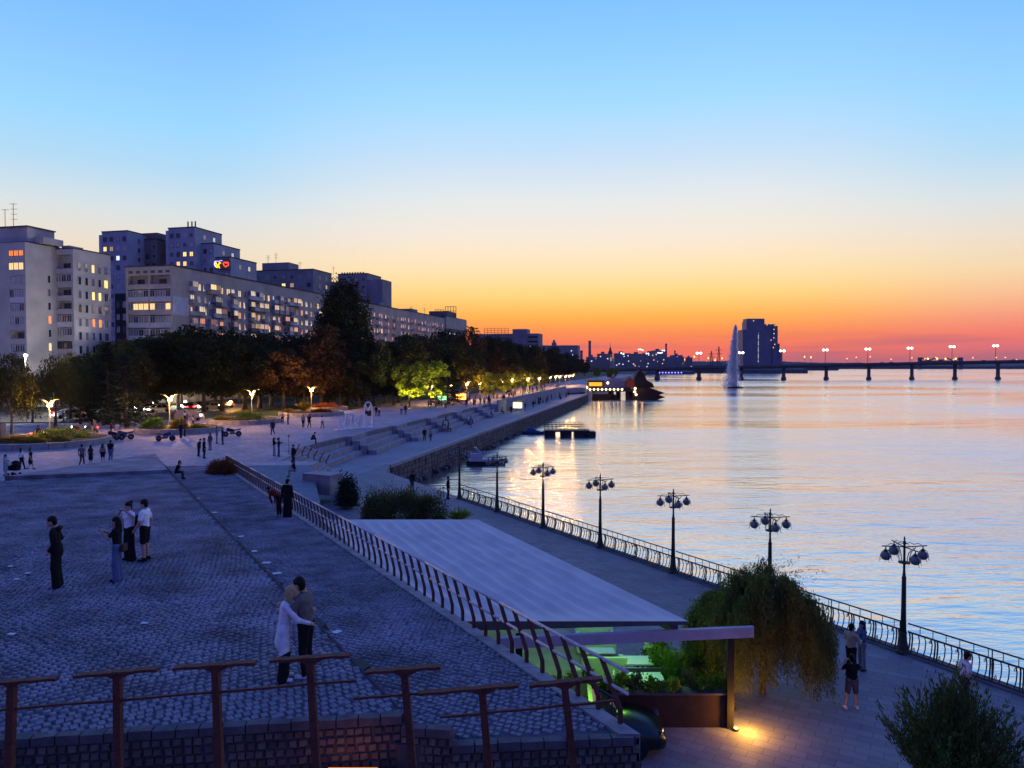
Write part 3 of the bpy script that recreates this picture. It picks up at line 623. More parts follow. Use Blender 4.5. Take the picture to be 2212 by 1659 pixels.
# ---------- towers behind -----------------------------------------------------------------------
def tower(name, label, px0, px1, top, d, wall, cols, rows, lits, step=3.0, depth=14, extra=None, round_=False):
    p1 = PD(px1, top, d); W = (px1-px0)/1579.5*d*1.04; b = bthing(name, label, (p1.x, d)); H = p1.z-Z0
    MB().box(-W,0,0,0,depth,H).obj('wall', wall, b); MB().box(-W-.12,-.12,H,.12,depth+.12,H+.3).obj('roof', M_roof, b)
    for k in range(rows):
        for j in range(cols):
            g = lits.get((j,k)) or rb.choice([G_dark,G_dark,G_half,G_half]); window(b, -W+W*(j+.5)/cols, 0, H-2.4-step*k, min(1.5,W/cols*.55), 1.5, g, 2, 0, rb.random() < .5)
    for k in range(rows):
        window(b, 0, depth*.35, H-2.4-step*k, 1.3, 1.5, rb.choice([G_dark,G_half]), 2, R(90)); window(b, 0, depth*.7, H-2.4-step*k, 1.3, 1.5, rb.choice([G_dark,G_half,G_refl]), 2, R(90))
    if extra: extra(b, W, H)
    return b
tower('apartment_tower', 'blue-grey tower with a tall bright stairwell edge rising behind the beige block', 212, 275, 499, 232, M_plT, 4, 12, {(0,1):G_yel,(1,1):G_dim,(2,2):G_cool,(3,6):G_cool,(2,4):G_half}, extra=lambda b,W,H: MB().box(-W-3,2,0,-W-.15,9,H-.4).obj('side_wing', M_plBw, b))
tower('apartment_tower', 'dark brown tower between two blue-grey towers', 275, 340, 517, 238, M_plT2, 4, 10, {(1,3):G_cool,(3,3):G_cool,(2,3):G_dim}, extra=lambda b,W,H: MB().box(-W*.68,1,H+.3,-W*.08,8,H+2.4).obj('roof_house', M_plT2, b))
def flues(b, W, H):
    for q in (-.48,-.33,-.2): MB().tube([(W*q,3,H+.3),(W*q,3,H+2.6)], .22, 6).obj('flue_pipe', M_roof, b)
    MB().box(-W-2.6,2,0,-W-.15,9,H-.2).obj('side_wing', M_plBw, b)
tower('apartment_tower', 'blue-grey tower with three roof flues and a yellow lit window', 357, 420, 491, 234, M_plT, 4, 12, {(2,2):G_yel,(3,2):G_warm,(1,3):G_warm,(2,3):G_warm}, extra=flues)
tower('apartment_tower', 'lower blue-grey tower beside the neon sign', 420, 462, 526, 236, M_plT, 3, 8, {(0,2):G_cool})
def lowpent(b, W, H): MB().box(-W*.72,2,H+.3,-W*.36,9,H+3.2).obj('roof_house', M_plF, b)
tower('apartment_tower', 'wide dark panel block with a roof house above the long beige block', 502, 676, 582, 262, M_plF, 9, 6, {(5,1):G_yel,(6,1):G_dim}, extra=lowpent)
def gside(b, W, H): MB().box(-W-6,.5,0,-W-.05,10,H-3).obj('side_wing', M_plF, b); [MB().box(-W+.6*q*2,3,H+.3,-W+.6*q*2+.5,3.5,H+1.2).obj('roof_vent', M_roof, b) for q in range(9)]; MB().box(.05,.5,0,6.5,10,H-2.4).obj('side_wing', M_plF, b)
tower('apartment_tower', 'flat topped grey tower with roof vents half hidden by the poplar', 727, 793, 591, 302, M_plF, 4, 7, {(3,4):G_yel}, extra=gside)
tower('stair_block', 'narrow dark windowed block squeezed between the two lit apartment buildings', 244, 276, 636, 176, mat('dark_netting', (.03,.03,.035), .9, var=.3, vscale=.4), 2, 4, {}, depth=6)
# neon sign on a low block
b = tower('apartment_tower', 'small rounded top block carrying the neon sign', 462, 498, 556, 228, M_plT, 2, 3, {})
pn = PD(480, 572, 227.4); ns = thing('neon_sign', 'blue, yellow and red neon shapes on a dark roof board', 'sign', tuple(pn), BANG)
MB().box(-2.6,-.1,-1.4,2.5,.15,1.9).obj('board', M_frameD, ns)
def squig(pts, m, nm): MB().tube([(x,-.25,z) for x, z in pts], .13, 5).obj(nm, m, ns)
N_y = glow('neon_yellow', (1,.55,.02), 3); N_r = glow('neon_red', (1,.06,.02), 3); N_b = glow('neon_blue', (.25,.25,1), 2.5)
squig([(-2.5+.35*k, .15+.75*math.sin(k*1.5)) for k in range(7)], N_y, 'neon_tube'); squig([(-2.3+.3*k, -.5+.5*math.cos(k*1.9)) for k in range(6)], N_y, 'neon_tube')
squig([(-2.6,.9),(-2.2,1.2),(-1.2,1.1),(-.3,1.3),(.2,1.25)], N_b, 'neon_tube'); squig([(-2.6,.9),(-2.65,.2),(-2.4,-.5)], N_b, 'neon_tube')
squig([(.5,.3),(.8,.75),(1.2,.7),(1.4,.35),(1.7,.75),(2.1,.7),(2.35,.2),(2.2,-.4),(1.8,-.3),(1.4,-.75),(.8,-.3),(.5,.3)], N_r, 'neon_tube')
# roof antennas and hoardings
def antenna(xd, yd, d, h, label, arms=3):
    p = PD(xd, yd, d); t = thing('antenna', label, 'antenna', tuple(p)); MB().tube([(0,0,-.6),(0,0,h)], .06, 4).obj('mast', M_frameD, t)
    for k in range(arms): z = h*(.97-.22*k); MB().tube([(-.7+.1*k,0,z),(.7,.1,z)], .04, 4).obj('element', M_frameD, t)
antenna(29, 489, 147, 4.6, 'branched television antenna on the lilac-grey block', 4); antenna(11, 489, 146, 3.4, 'bare whip antenna on the lilac-grey block', 1)
antenna(516, 580, 262, 5.4, 'tall thin whip antenna left on the wide panel block', 1); antenna(579, 568, 262, 2.6, 'short television antenna on the roof house', 3); antenna(596, 567, 262, 3.2, 'taller television antenna on the roof house', 3)
antenna(648, 580, 262, 2.2, 'small antenna at the end of the wide panel block', 2); antenna(720, 592, 302, 3, 'antenna beside the roof vents of the flat topped tower', 2)
antenna(917, 683, 285, 3.2, 'antenna on the farther riverside block', 2); antenna(888, 678, 265, 2.6, 'lone antenna on the weathered roof', 2)
def hoarding(xd0, xd1, y0, y1, d, label, n):
    a = PD(xd0, y1, d); c = PD(xd1, y1, d); h = (y1-y0)/1579.5*d; t = thing('roof_hoarding', label, 'hoarding', tuple(a)); w = c.x-a.x
    for k in range(n+1): MB().tube([(w*k/n,0,-1.5),(w*k/n,0,h)], .14, 4).obj('post', M_frameD, t)
    for k in range(3): MB().tube([(0,0,h*(.15+.42*k)),(w,0,h*(.15+.42*k))], .11, 4).obj('rail', M_frameD, t)
hoarding(940, 958, 669, 692, 345, 'steel hoarding frame with open lattice on the brown end block', 3); hoarding(962, 985, 662, 685, 352, 'taller hoarding frame behind the open lattice', 4); hoarding(1046, 1098, 709, 720, 520, 'long empty letter frame on the wide dim slab', 7)

# ================================================================== FAR BANKS, BRIDGE, SKYLINE
M_far = mat('far_bank', (.07,.065,.075), .95, var=.3, vscale=.02); M_farw = mat('far_wall', (.20,.19,.21), .9, var=.25, vscale=.03)
def ridge(name, y, x0, x1, h0, amp, depth, m, n=260, seed=0, sc=.02, base=-1):
    rr = np.random.default_rng(seed); x = np.linspace(x0, x1, n); ph = rr.uniform(0, 6, 6); hz = h0 + amp*sum(np.sin(x*sc*(1.9**k)+ph[k])*.6**k for k in range(6))*.6
    hz = np.maximum(hz + rr.normal(0, amp*.12, n), .6); v = []; f = []
    for i in range(n): v += [(x[i],y,base),(x[i],y+2,hz[i]*.55),(x[i],y+depth*.4,hz[i]),(x[i],y+depth,hz[i]*.9),(x[i],y+depth,base)]
    for i in range(n-1):
        for k in range(4): f.append((i*5+k,(i+1)*5+k,(i+1)*5+k+1,i*5+k+1))
    return struct(MB().add(v, f).obj(name, m))
ridge('far_shore', 2300, 700, 3600, 15, 4, 200, M_far, 420, 3, .006); ridge('far_shore', 3400, -1200, 4200, 24, 5, 200, M_far, 300, 4, .004); ridge('peninsula', 1160, 230, 470, 9.5, 1.6, 90, M_far, 160, 5, .03)
ridge('peninsula', 1000, 120, 250, 6, 2.0, 150, M_far, 120, 9, .03); ridge('far_shore', 1700, 180, 760, 20, 5, 200, M_far, 200, 6, .01)
# bridge
by = 651.; bx0 = 60.; bx1 = 640.
def deck_z(x): return 9.2 + (x-92)*.0207
br = thing('bridge', 'long girder road bridge crossing the river on pairs of pillars', 'bridge', (bx0, by, 0)); M_brg = mat('bridge_concrete', (.13,.125,.13), .85, var=.2, vscale=.05)
m = MB(); Q = lambda x, y, dz: (x-bx0, y-by, deck_z(x)+dz)
m.hexa([Q(bx0,by-7,-2.0),Q(bx1,by-7,-2.0),Q(bx1,by+7,-2.0),Q(bx0,by+7,-2.0),Q(bx0,by-7,-.55),Q(bx1,by-7,-.55),Q(bx1,by+7,-.55),Q(bx0,by+7,-.55)]); m.obj('girder', M_brg, br)
m = MB(); m.hexa([Q(bx0,by-9,-.55),Q(bx1,by-9,-.55),Q(bx1,by+9,-.55),Q(bx0,by+9,-.55),Q(bx0,by-9,0),Q(bx1,by-9,0),Q(bx1,by+9,0),Q(bx0,by+9,0)]); m.obj('deck', M_brg, br)
m = MB(); m.hexa([Q(bx0,by-8.9,0),Q(bx1,by-8.9,0),Q(bx1,by-8.6,0),Q(bx0,by-8.6,0),Q(bx0,by-8.9,1.1),Q(bx1,by-8.9,1.1),Q(bx1,by-8.6,1.1),Q(bx0,by-8.6,1.1)]); m.obj('parapet', M_brg, br)
for xd in (1420, 1510, 1601, 1693, 1785, 1877, 1970, 2063, 2156, 2250):
    x = PD(xd, 800, by).x
    for s in (-1, 1):
        z = deck_z(x)-2; xx = x + s*(1.0 + .9*max(0,(xd-1500)/700)) - bx0
        MB().lathe([(2.2,-1),(2.2,2.0),(1.5,2.4),(1.35,z-1),(1.9,z)], 10, (xx, s*3, 0)).obj('pillar', M_brg, br, True)
for i, (xd, yd) in enumerate(((1510,763),(1601,762),(1690,758),(1783,756),(1875,754),(1966,752),(2057,749),(2151,747))):
    p = PD(xd, yd, by-7.5); t = thing('bridge_lamp', 'tall lamp post with two white globes glowing on the road bridge', 'street lamp', (p.x, by-7.5, deck_z(p.x)), 0, 'twin globe lamps along the road bridge'); h = p.z-deck_z(p.x)
    MB().tube([(0,0,0),(0,0,h)], .22, 5).obj('post', M_brg, t); MB().tube([(-1.6,0,h),(1.6,0,h)], .12, 4).obj('arm', M_brg, t)
    for s in (-1,1): MB().lathe([(.05,-1.0),(.95,-.5),(1.15,0),(.95,.6),(.05,1.0)], 8, (s*1.5,0,h)).obj('globe', glow('bridge_globe', (1,.95,.85), 6), t, True)
def car_blob(p, label, light, rz=0):
    t = thing('car', label, 'car', tuple(p), rz, 'cars crossing the road bridge'); MB().box(-2.2,-.9,.3,2.2,.9,.95).box(-1.2,-.8,.95,1.3,.8,1.5).obj('body', M_frameD, t)
    for s in (-.6,.6): MB().lathe([(.05,-.3),(.42,0),(.05,.3)], 6, (2.2,s,.7)).obj('light', light, t)
for xd, g in ((1905,'w'),(1925,'r'),(1995,'w'),(2030,'r'),(1818,'w'),(1833,'w'),(2125,'r'),(1460,'w'),(2190,'r')):
    p = PD(xd, 780, by-6); p.z = deck_z(p.x)+.02; car_blob(p, 'car with glowing %s on the road bridge' % ('red tail lights' if g == 'r' else 'white headlights'), glow('car_red', (1,.03,.02), 9) if g == 'r' else glow('car_white', (1,.95,.8), 8))
# yellow road lights on the far shore
for i, xd in enumerate((1830,1880,1925,1970,1998,2022,2060,2102,2152,2196,1850,2172,1560,1545,1738,1752,1480,1500,1530)):
    far_d = 2280 if xd > 1760 else 1165
    p = PD(xd, 772+rnd.uniform(-2,6), far_d); t = thing('road_light', 'small yellow road light shining on the far shore', 'street lamp', (p.x,p.y,p.z-12), 0, 'yellow lights along the far shore')
    MB().tube([(0,0,-16),(0,0,12)], .25, 4).obj('post', M_far, t); MB().lathe([(.1,-2.2),(2.2 if far_d > 2000 else 1.2,0),(.1,2.2)], 8, (0,0,12)).obj('lamp_head', glow('road_light', (1,.6,.18), 2.2), t, True)
# drawbridge-like arch frame on the far shore
p = PD(2033, 780, 2280); t = thing('arch_bridge', 'dark arched steel bridge frame with orange lamps far beyond the road bridge', 'bridge', (p.x,p.y,0)); S = 2280/1579.5
for s in (-1,1): MB().box(s*44*S-5,0,0,s*44*S+5,8,p.z+8*S).obj('tower', M_far, t)
for sg in range(3): MB().tube([((-40+27*sg+27*q/8)*S,2,p.z+(2+5*abs(q/4-1)**2)*S) for q in range(9)], 2.0, 4).obj('arch', M_far, t)
MB().box(-44*S,0,p.z-2*S,44*S,6,p.z+1*S).obj('deck', M_far, t)
for q in (-30,-10,8,30): MB().lathe([(.1,-3.4),(3.4,0),(.1,3.4)], 8, (q*S,-4,p.z+5*S)).obj('lamp', glow('arch_lamp', (1,.5,.12), 4), t, True)
# skyscraper on the peninsula
d = 1210; S = d/1579.5; p = PD(1640, 785, d); t = thing('tower_block', 'dark blue high-rise with stepped top and bands of balconies on the peninsula', 'skyscraper', (p.x,d,4)); M_sk = mat('highrise_hazed_blue', (.14,.145,.21), .45, var=.15, vscale=.05)  # tower blue is lightened, part of the distance haze put into its colour
def zof(y): return PD(1640, y, d).z-4
def xb(a, c, y, dep, nm='block'): MB().box((a-1640)*S,0,0,(c-1640)*S,dep,zof(y)).obj(nm, M_sk, t)
xb(1605,1672,712,30); MB().box((1613-1640)*S,2,zof(712),(1652-1640)*S,26,zof(694)).obj('upper_block', M_sk, t); MB().box((1614-1640)*S,3,zof(694),(1652-1640)*S,24,zof(688)).obj('crown', M_sk, t); MB().box((1654-1640)*S,2,zof(712),(1676-1640)*S,20,zof(700)).obj('upper_block', M_sk, t)
MB().box((1668-1640)*S,-3,0,(1678-1640)*S,24,zof(704)).obj('side_wing', M_sk, t); MB().box((1678-1640)*S,0,0,(1684-1640)*S,20,zof(742)).obj('side_wing', M_sk, t); MB().box((1684-1640)*S,0,0,(1689-1640)*S,18,zof(757)).obj('side_wing', M_sk, t)
for k in range(22):
    y = 714+3.3*k
    MB().box((1603.6-1640)*S,-1,zof(y),(1605-1640)*S-.02,5,zof(y)+1.1).obj('balcony', M_sk, t)
    MB().box((1678-1640)*S+.02,-1,zof(y)-1,(1679.6-1640)*S,6,zof(y)+.2).obj('balcony', M_sk, t)
for k in range(14): MB().box((1637.4-1640)*S,-.4,zof(722+4.6*k),(1638.4-1640)*S,-.05,zof(722+4.6*k)+2).obj('window', G_cool if k % 3 else G_dim, t)
for a, y in ((1625,694),(1654,703),(1671,704),(1669,713),(1669,722),(1669,731),(1671,745),(1668,752),(1663,736)): MB().box((a-1640)*S,-3.6,zof(y),(a+1.6-1640)*S,-3.1,zof(y)+1.7).obj('window', G_warm, t)
# far left skyline
def fbox(label, x0, x1, y0, dd, lights=0, name='distant_building'):
    a = PD(x0, y0, dd); c = PD(x1, y0, dd); t = thing(name, label, 'building', (a.x, dd, 3)); w = c.x-a.x; h = a.z-3
    MB().box(0,0,0,w,12,h).obj('wall', M_farw, t); MB().box(w*.3,2,h,w*.55,8,h+2.5).obj('roof_house', M_farw, t)
    for k in range(lights): x = rnd.uniform(.05,.95)*w; z = h*rnd.uniform(.25,.9); MB().box(x,-.3,z,x+1.3,-.02,z+1.3).obj('window', rnd.choice([G_cool,G_warm,G_dim]), t)
fbox('distant low apartment row left of the bell tower', 1292, 1318, 764, 900, 2); fbox('distant apartment row right of the bell tower', 1328, 1362, 763, 980, 6); fbox('distant block under a lit sign frame', 1362, 1392, 764, 1020, 5)
fbox('distant grey block between the two floodlit roofs', 1392, 1420, 762, 1040, 6); fbox('distant block with a floodlit roof beside a chimney', 1410, 1437, 757, 1060, 5); fbox('distant factory hall right of the tall thin chimney', 1437, 1478, 771, 1100, 2); fbox('distant factory hall with a raised end', 1452, 1475, 767, 1120, 1); fbox('distant small hall near the bridge lamp', 1484, 1496, 772, 1120, 1); fbox('distant block just behind the poplars by the bridge', 1268, 1292, 771, 860, 3)
def chimney(xd, y0, dd, label, r=1.8):
    p = PD(xd, y0, dd); t = thing('chimney', label, 'chimney', (p.x,dd,3)); h = p.z-3; MB().lathe([(r*1.25,0),(r,h*.5),(r*.85,h-2)], 10).obj('shaft', M_plT2, t, True); MB().lathe([(r*.98,h-2),(r*.98,h-.6),(r*.8,h)], 10).obj('rim', M_plT2, t)
chimney(1274, 736, 900, 'tall factory chimney left of the bell tower'); chimney(1439, 742, 1120, 'tall thin chimney beside the floodlit roof', 1.6); chimney(1458, 757, 1120, 'short thin chimney above the factory hall', 1.3); chimney(1256, 757, 880, 'short stub chimney near the low slab building', 1.8)
# bell tower
p = PD(1319, 788, 930); t = thing('bell_tower', 'church bell tower with a dark dome and cross against the red sky', 'church', (p.x,930,3)); S = 930/1579.5; zt = lambda y: PD(1319, y, 930).z-3
MB().box(-3.4,0,0,3.4,6.8,zt(775)).obj('tower_base', mat('church_wall', (.42,.38,.33), .85, var=.1), t); MB().lathe([(3.0,zt(775)),(2.8,zt(765)),(3.2,zt(764))], 8, (0,3.4,0)).obj('belfry', MATS['church_wall'], t)
MB().lathe([(3.0,zt(764)),(2.6,zt(760)),(1.6,zt(757)),(1.4,zt(754)),(.9,zt(752)),(.3,zt(748)),(.1,zt(742))], 10, (0,3.4,0)).obj('dome', M_roof, t, True)
MB().box(-.15,3.3,zt(744),.15,3.5,zt(740.5)).box(-.8,3.3,zt(742)-.1,.8,3.5,zt(742)+.15).obj('cross', M_roof, t); MB().box(-1.2,-.2,zt(780),1.2,0,zt(772)).obj('window', G_dim, t)
for i, (xd, yd, dd, w) in enumerate(((1341,764,900,2),(1395,764,1000,2.4),(1385,756,1000,8),(1425,762,1050,7),(1431,757,1050,4))):
    p = PD(xd, yd, dd); t = thing('floodlight', ['pair of white floodlights near the bell tower','bright white floodlight under the sign frame','white lit sign frame on a distant roof','white floodlit roof edge beside the thin chimney','small white lights on the roof by the thin chimney'][i], 'floodlight', (p.x,dd-14,p.z))
    MB().tube([(0,3,-8),(0,3,0)], .4, 4).obj('post', M_farw, t)
    for q in range(max(2, int(w/2.2))): MB().lathe([(.1,-1.1),(1.2,0),(.1,1.1)], 7, (-w/2*1.4+q*2.6,0,rnd.uniform(-.8,.8))).obj('lamp', glow('flood_white', (.95,.97,1), 2.5), t, True)
# row of blue lights under the bridge
p = PD(1445, 805, 700); t = thing('light_garland', 'row of violet-blue lights along the bank under the road bridge', 'lights', (p.x,700,p.z))
MB().tube([(-12,.5,0),(12,.5,0)], .12, 4).obj('cable', M_far, t)
for q in range(9): MB().lathe([(.05,-.6),(.7,0),(.05,.6)], 6, (-12+3*q,0,0)).obj('bulb', glow('blue_bulb', (.2,.12,1), 7), t, True)
# pylons
for xd, y0, h in ((1795,755,0),(1807,752,0)):
    p = PD(xd if xd > 1790 else xd, y0, 1900)
for xd, y0, lab in ((1553,748,'lattice power pylon beside the fountain jet'),(1537,758,'smaller lattice power pylon left of the fountain jet')):
    p = PD(xd, y0, 1150); t = thing('power_pylon', lab, 'pylon', (p.x,1150,3)); h = p.z-3
    for sx, sy in ((-1,-1),(1,-1),(1,1),(-1,1)): MB().tube([(sx*2.5,sy*2.5,0),(sx*.3,sy*.3,h)], .35, 4).obj('leg', M_far, t)
    for q in (.7,.85): MB().tube([(-5,0,h*q),(5,0,h*q)], .35, 4).obj('cross_arm', M_far, t)
# ================================================================== VEGETATION
M_bark = mat('bark', (.075,.058,.045), .95, var=.35, vscale=4, bump=.6, bscale=18)
LF_oak = leaf_mat('leaf_dark_green', (.020,.030,.012), (.062,.070,.026), .5)
LF_brn = leaf_mat('leaf_autumn_brown', (.036,.032,.013), (.11,.078,.026), .5)
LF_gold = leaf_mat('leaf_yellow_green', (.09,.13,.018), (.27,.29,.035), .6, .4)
LF_pop = leaf_mat('leaf_poplar', (.02,.03,.015), (.055,.065,.03), .5)
LF_con = leaf_mat('leaf_conifer', (.018,.03,.02), (.05,.068,.04), .8, .1)
LF_bir = leaf_mat('leaf_birch', (.03,.042,.014), (.10,.10,.03), .5)
LF_hed = leaf_mat('leaf_hedge', (.09,.17,.02), (.24,.36,.045), 1.4, .4)
LF_hedy = leaf_mat('leaf_hedge_yellow', (.20,.18,.02), (.46,.37,.05), 1.4, .4)
LF_rust = leaf_mat('leaf_rust', (.09,.035,.018), (.24,.09,.035), 1.5)
LF_wil = leaf_mat('leaf_willow', (.05,.07,.02), (.17,.18,.05), 1.2, .35)
LF_jun = leaf_mat('leaf_juniper', (.045,.07,.022), (.17,.20,.055), 1.0, .2)
LF_gry = leaf_mat('leaf_grey_green', (.06,.07,.028), (.19,.19,.07), 1.2)
def cards(c, size, rg, aspect=.6, dirs=None):
    n = len(c); 
    a = rg.normal(size=(n,3)) if dirs is None else dirs + rg.normal(size=(n,3))*.25
    a /= np.linalg.norm(a, axis=1, keepdims=True)+1e-9; b = np.cross(a, rg.normal(size=(n,3))); b /= np.linalg.norm(b, axis=1, keepdims=True)+1e-9
    s = (size*rg.uniform(.6,1.35,n))[:,None]
    v = np.stack([c-a*s*.5, c+b*s*aspect*.5, c+a*s*.5, c-b*s*aspect*.5], 1).reshape(-1,3)
    return v, (np.arange(n)[:,None]*4+np.arange(4)[None])
def leafmesh(name, c, size, m, rg, aspect=.6, dirs=None):
    v, q = cards(np.asarray(c), size, rg, aspect, dirs); return mesh_np(name, v, q, m)
def trunk_mesh(h, r, crown_r, rg, nb=9, lean=.2, z_branch=.35, flat=.75):
    m = MB(); p = [(0,0,-.3)]; rr = [r*1.35]; x = y = 0.
    for k in range(1,7): x += rg.uniform(-lean,lean)*.3; y += rg.uniform(-lean,lean)*.3; p.append((x,y,h*.8*k/6)); rr.append(r*(1-.8*k/6))
    m.tube(p, rr, 8)
    for b in range(nb):
        f = rg.uniform(z_branch,.9); i = min(5,int(f*6)); q0 = Vector(p[i]).lerp(Vector(p[i+1]), f*6-i if f*6-i < 1 else .9); a = rg.uniform(0,6.28); l = crown_r*rg.uniform(.45,.85)
        d = Vector((math.cos(a),math.sin(a),rg.uniform(.3,flat))); e = q0+d*l; mid = q0+d*l*.5+Vector((0,0,-.06*l)); m.tube([q0,mid,e], [r*.38,r*.24,r*.07], 5, caps=False)
    return m.mesh('trunk', M_bark, True)
def broad_crown(seed, h, cr, leaf, m, nclump=75, per=95, zc=.62, zr=.36, squash=1.):
    rg = np.random.default_rng(seed); d = rg.normal(size=(nclump,3)); d /= np.linalg.norm(d,axis=1,keepdims=True); rad = rg.uniform(.35,1,nclump)**.55
    bump = 1+.18*np.sin(d[:,0]*3+seed)+.14*np.sin(d[:,1]*4+seed*2)+.12*np.sin(d[:,2]*5+seed)
    c = d*(rad*bump)[:,None]*np.array([cr*.85,cr*.85,h*zr]); c[:,2] += h*zc; c[:,2] = np.maximum(c[:,2], h*.24)
    out = []; 
    for i in range(nclump):
        n = int(per*rg.uniform(.6,1.4)); q = rg.normal(size=(n,3)); q /= np.linalg.norm(q,axis=1,keepdims=True); q *= (rg.uniform(.3,1,n)**.5)[:,None]*cr*rg.uniform(.17,.30); q[:,2] *= .75; out.append(c[i]+q)
    return leafmesh('crown', np.concatenate(out), leaf, m, rg, .75)
def poplar_crown(seed, h, cr, leaf, m, n=15000):
    rg = np.random.default_rng(seed); nb = 150; z = rg.uniform(.10,.98,nb); a = rg.uniform(0,6.28,nb)
    prof = np.interp(z, [.08,.2,.4,.65,.82,.93,1], [.8,.95,1,.92,.78,.5,.2]); c = np.stack([np.cos(a)*cr*prof*rg.uniform(.25,.95,nb), np.sin(a)*cr*prof*rg.uniform(.25,.95,nb), z*h],1); out = []
    for i in range(nb):
        k = n//nb; q = rg.normal(size=(k,3))*np.array([.11*cr,.11*cr,.055*h]); out.append(c[i]+q)
    return leafmesh('crown', np.concatenate(out), leaf, m, rg, .7)
def conifer_crown(seed, h, cr, leaf, m, n=9000, full=.9):
    rg = np.random.default_rng(seed); nb = 110; out = []; dirs = []
    for i in range(nb):
        f = (i+.5)/nb; z = h*(.06+.93*f); L_ = cr*(1-f)**full*rg.uniform(.75,1.1)+.15; a = i*2.4+rg.uniform(-.3,.3); k = n//nb; t = rg.uniform(.12,1,k)**.7
        w = .16*L_*(1.1-t)+.05; p = np.stack([np.cos(a)*t*L_, np.sin(a)*t*L_, z-.30*t*L_+.12*L_*t*t],1)+rg.normal(size=(k,3))*w[:,None]*np.array([1,1,.45]); out.append(p); dirs.append(np.tile([math.cos(a),math.sin(a),-.3],(k,1)))
    return leafmesh('crown', np.concatenate(out), leaf, m, rg, .35, np.concatenate(dirs))
def weeping_crown(seed, h, cr, leaf, m, ns=190, zend=(.12,.5), asp=.3, step=.16):
    rg = np.random.default_rng(seed); out = []; dirs = []
    for i in range(ns):
        a = rg.uniform(0,6.28); r1 = cr*math.sqrt(rg.uniform(.03,1)); z0 = h*rg.uniform(.62,1.0)*(1-.25*(r1/cr)**2); ze = h*rg.uniform(*zend)+.25*h*(1-r1/cr); r0 = r1*rg.uniform(.3,.75)
        L_ = (r1-r0)*1.2+(z0-ze); k = max(4,int(L_/step)); t = np.linspace(0,1,k); rad = r0+(r1-r0)*np.minimum(1,t*2.2)**.7; zz_ = z0+.06*h*np.sin(np.minimum(t*2.2,1)*3.14)-(z0-ze)*np.maximum(0,(t-.16))**1.15
        sway = rg.normal(0,.05*cr,2); p = np.stack([np.cos(a)*rad+sway[0]*t, np.sin(a)*rad+sway[1]*t, zz_],1); p = np.repeat(p,2,0)+rg.normal(size=(2*k,3))*leaf*.45; out.append(p); dirs.append(np.tile([.25*math.cos(a),.25*math.sin(a),-1],(2*k,1)))
    return leafmesh('crown', np.concatenate(out), leaf, m, rg, asp, np.concatenate(dirs))
def bush_mesh(seed, rx, ry, h, leaf, m, nclump=40, per=60, asp=.6, up=.0):
    rg = np.random.default_rng(seed); d = rg.normal(size=(nclump,3)); d[:,2] = np.abs(d[:,2]); d /= np.linalg.norm(d,axis=1,keepdims=True); c = d*np.array([rx*.82,ry*.82,h*.82])*(rg.uniform(.3,1,nclump)**.5)[:,None]; out = []; dr = []
    for i in range(nclump):
        n = int(per*rg.uniform(.6,1.4)); q = rg.normal(size=(n,3))*np.array([rx,ry,h])*.13; p = c[i]+q; p[:,2] = np.maximum(p[:,2], leaf*.5); out.append(p); dr.append(np.tile(d[i]*[1,1,1]+[0,0,up],(n,1)))
    return leafmesh('foliage', np.concatenate(out), leaf, m, rg, asp, np.concatenate(dr) if up else None)
def spray_bush(seed, r, h, leaf, m, ns=200, asp=.3):
    rg = np.random.default_rng(seed); out = []; dr = []
    for i in range(ns):
        a = rg.uniform(0,6.28); til = rg.uniform(.0,1)**.8; L_ = h*rg.uniform(.65,1.08)*(1-.18*til); d = np.array([math.cos(a)*til*r/h*.95, math.sin(a)*til*r/h*.95, 1-.32*til]); k = int(70*rg.uniform(.7,1.3)); t = rg.uniform(.18,1,k)
        p = t[:,None]*d*L_; p[:,:2] += (t**2)[:,None]*d[:2]*L_*.25; sd = .045*h*(1.15-t); p += rg.normal(size=(k,3))*sd[:,None]; p[:,2] = np.maximum(p[:,2],.02); out.append(p); dr.append(np.tile(d,(k,1)))
    return leafmesh('foliage', np.concatenate(out), leaf, m, rg, asp, np.concatenate(dr))
tg = random.Random(21)
T = {}
def template(k, h, cr, crown, r=.28, nb=9, zb=.35): T[k] = (h, trunk_mesh(h, r, cr, tg, nb, .25, zb), crown)
template('oak1', 13, 6.6, broad_crown(1, 13, 6.6, .44, LF_oak, 120, 115, .58, .40), .33); template('oak2', 13, 6.8, broad_crown(2, 13, 6.8, .44, LF_oak, 115, 115, .58, .40), .3); template('oak3', 12, 5.6, broad_crown(3, 12, 5.6, .44, LF_brn, 100, 110, .58, .40), .28)
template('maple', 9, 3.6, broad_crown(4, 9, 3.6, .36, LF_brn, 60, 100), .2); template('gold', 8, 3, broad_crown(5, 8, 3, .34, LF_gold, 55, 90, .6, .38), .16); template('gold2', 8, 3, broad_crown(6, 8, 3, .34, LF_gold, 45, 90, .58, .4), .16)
template('poplar', 26, 6.4, poplar_crown(7, 26, 6.4, .50, LF_pop, 23000), .5, 14, .15); template('spruce', 11, 3.0, conifer_crown(8, 11, 3.0, .34, LF_con), .22, 2); template('pine', 10, 3.2, conifer_crown(9, 10, 3.2, .36, LF_con, 8000, .7), .2, 2)
template('birch', 10, 3.4, weeping_crown(10, 10, 3.4, .30, LF_bir, 170), .2, 7, .4); template('birch2', 10, 3.2, weeping_crown(12, 10, 3.2, .30, LF_bir, 150), .2, 7, .4)
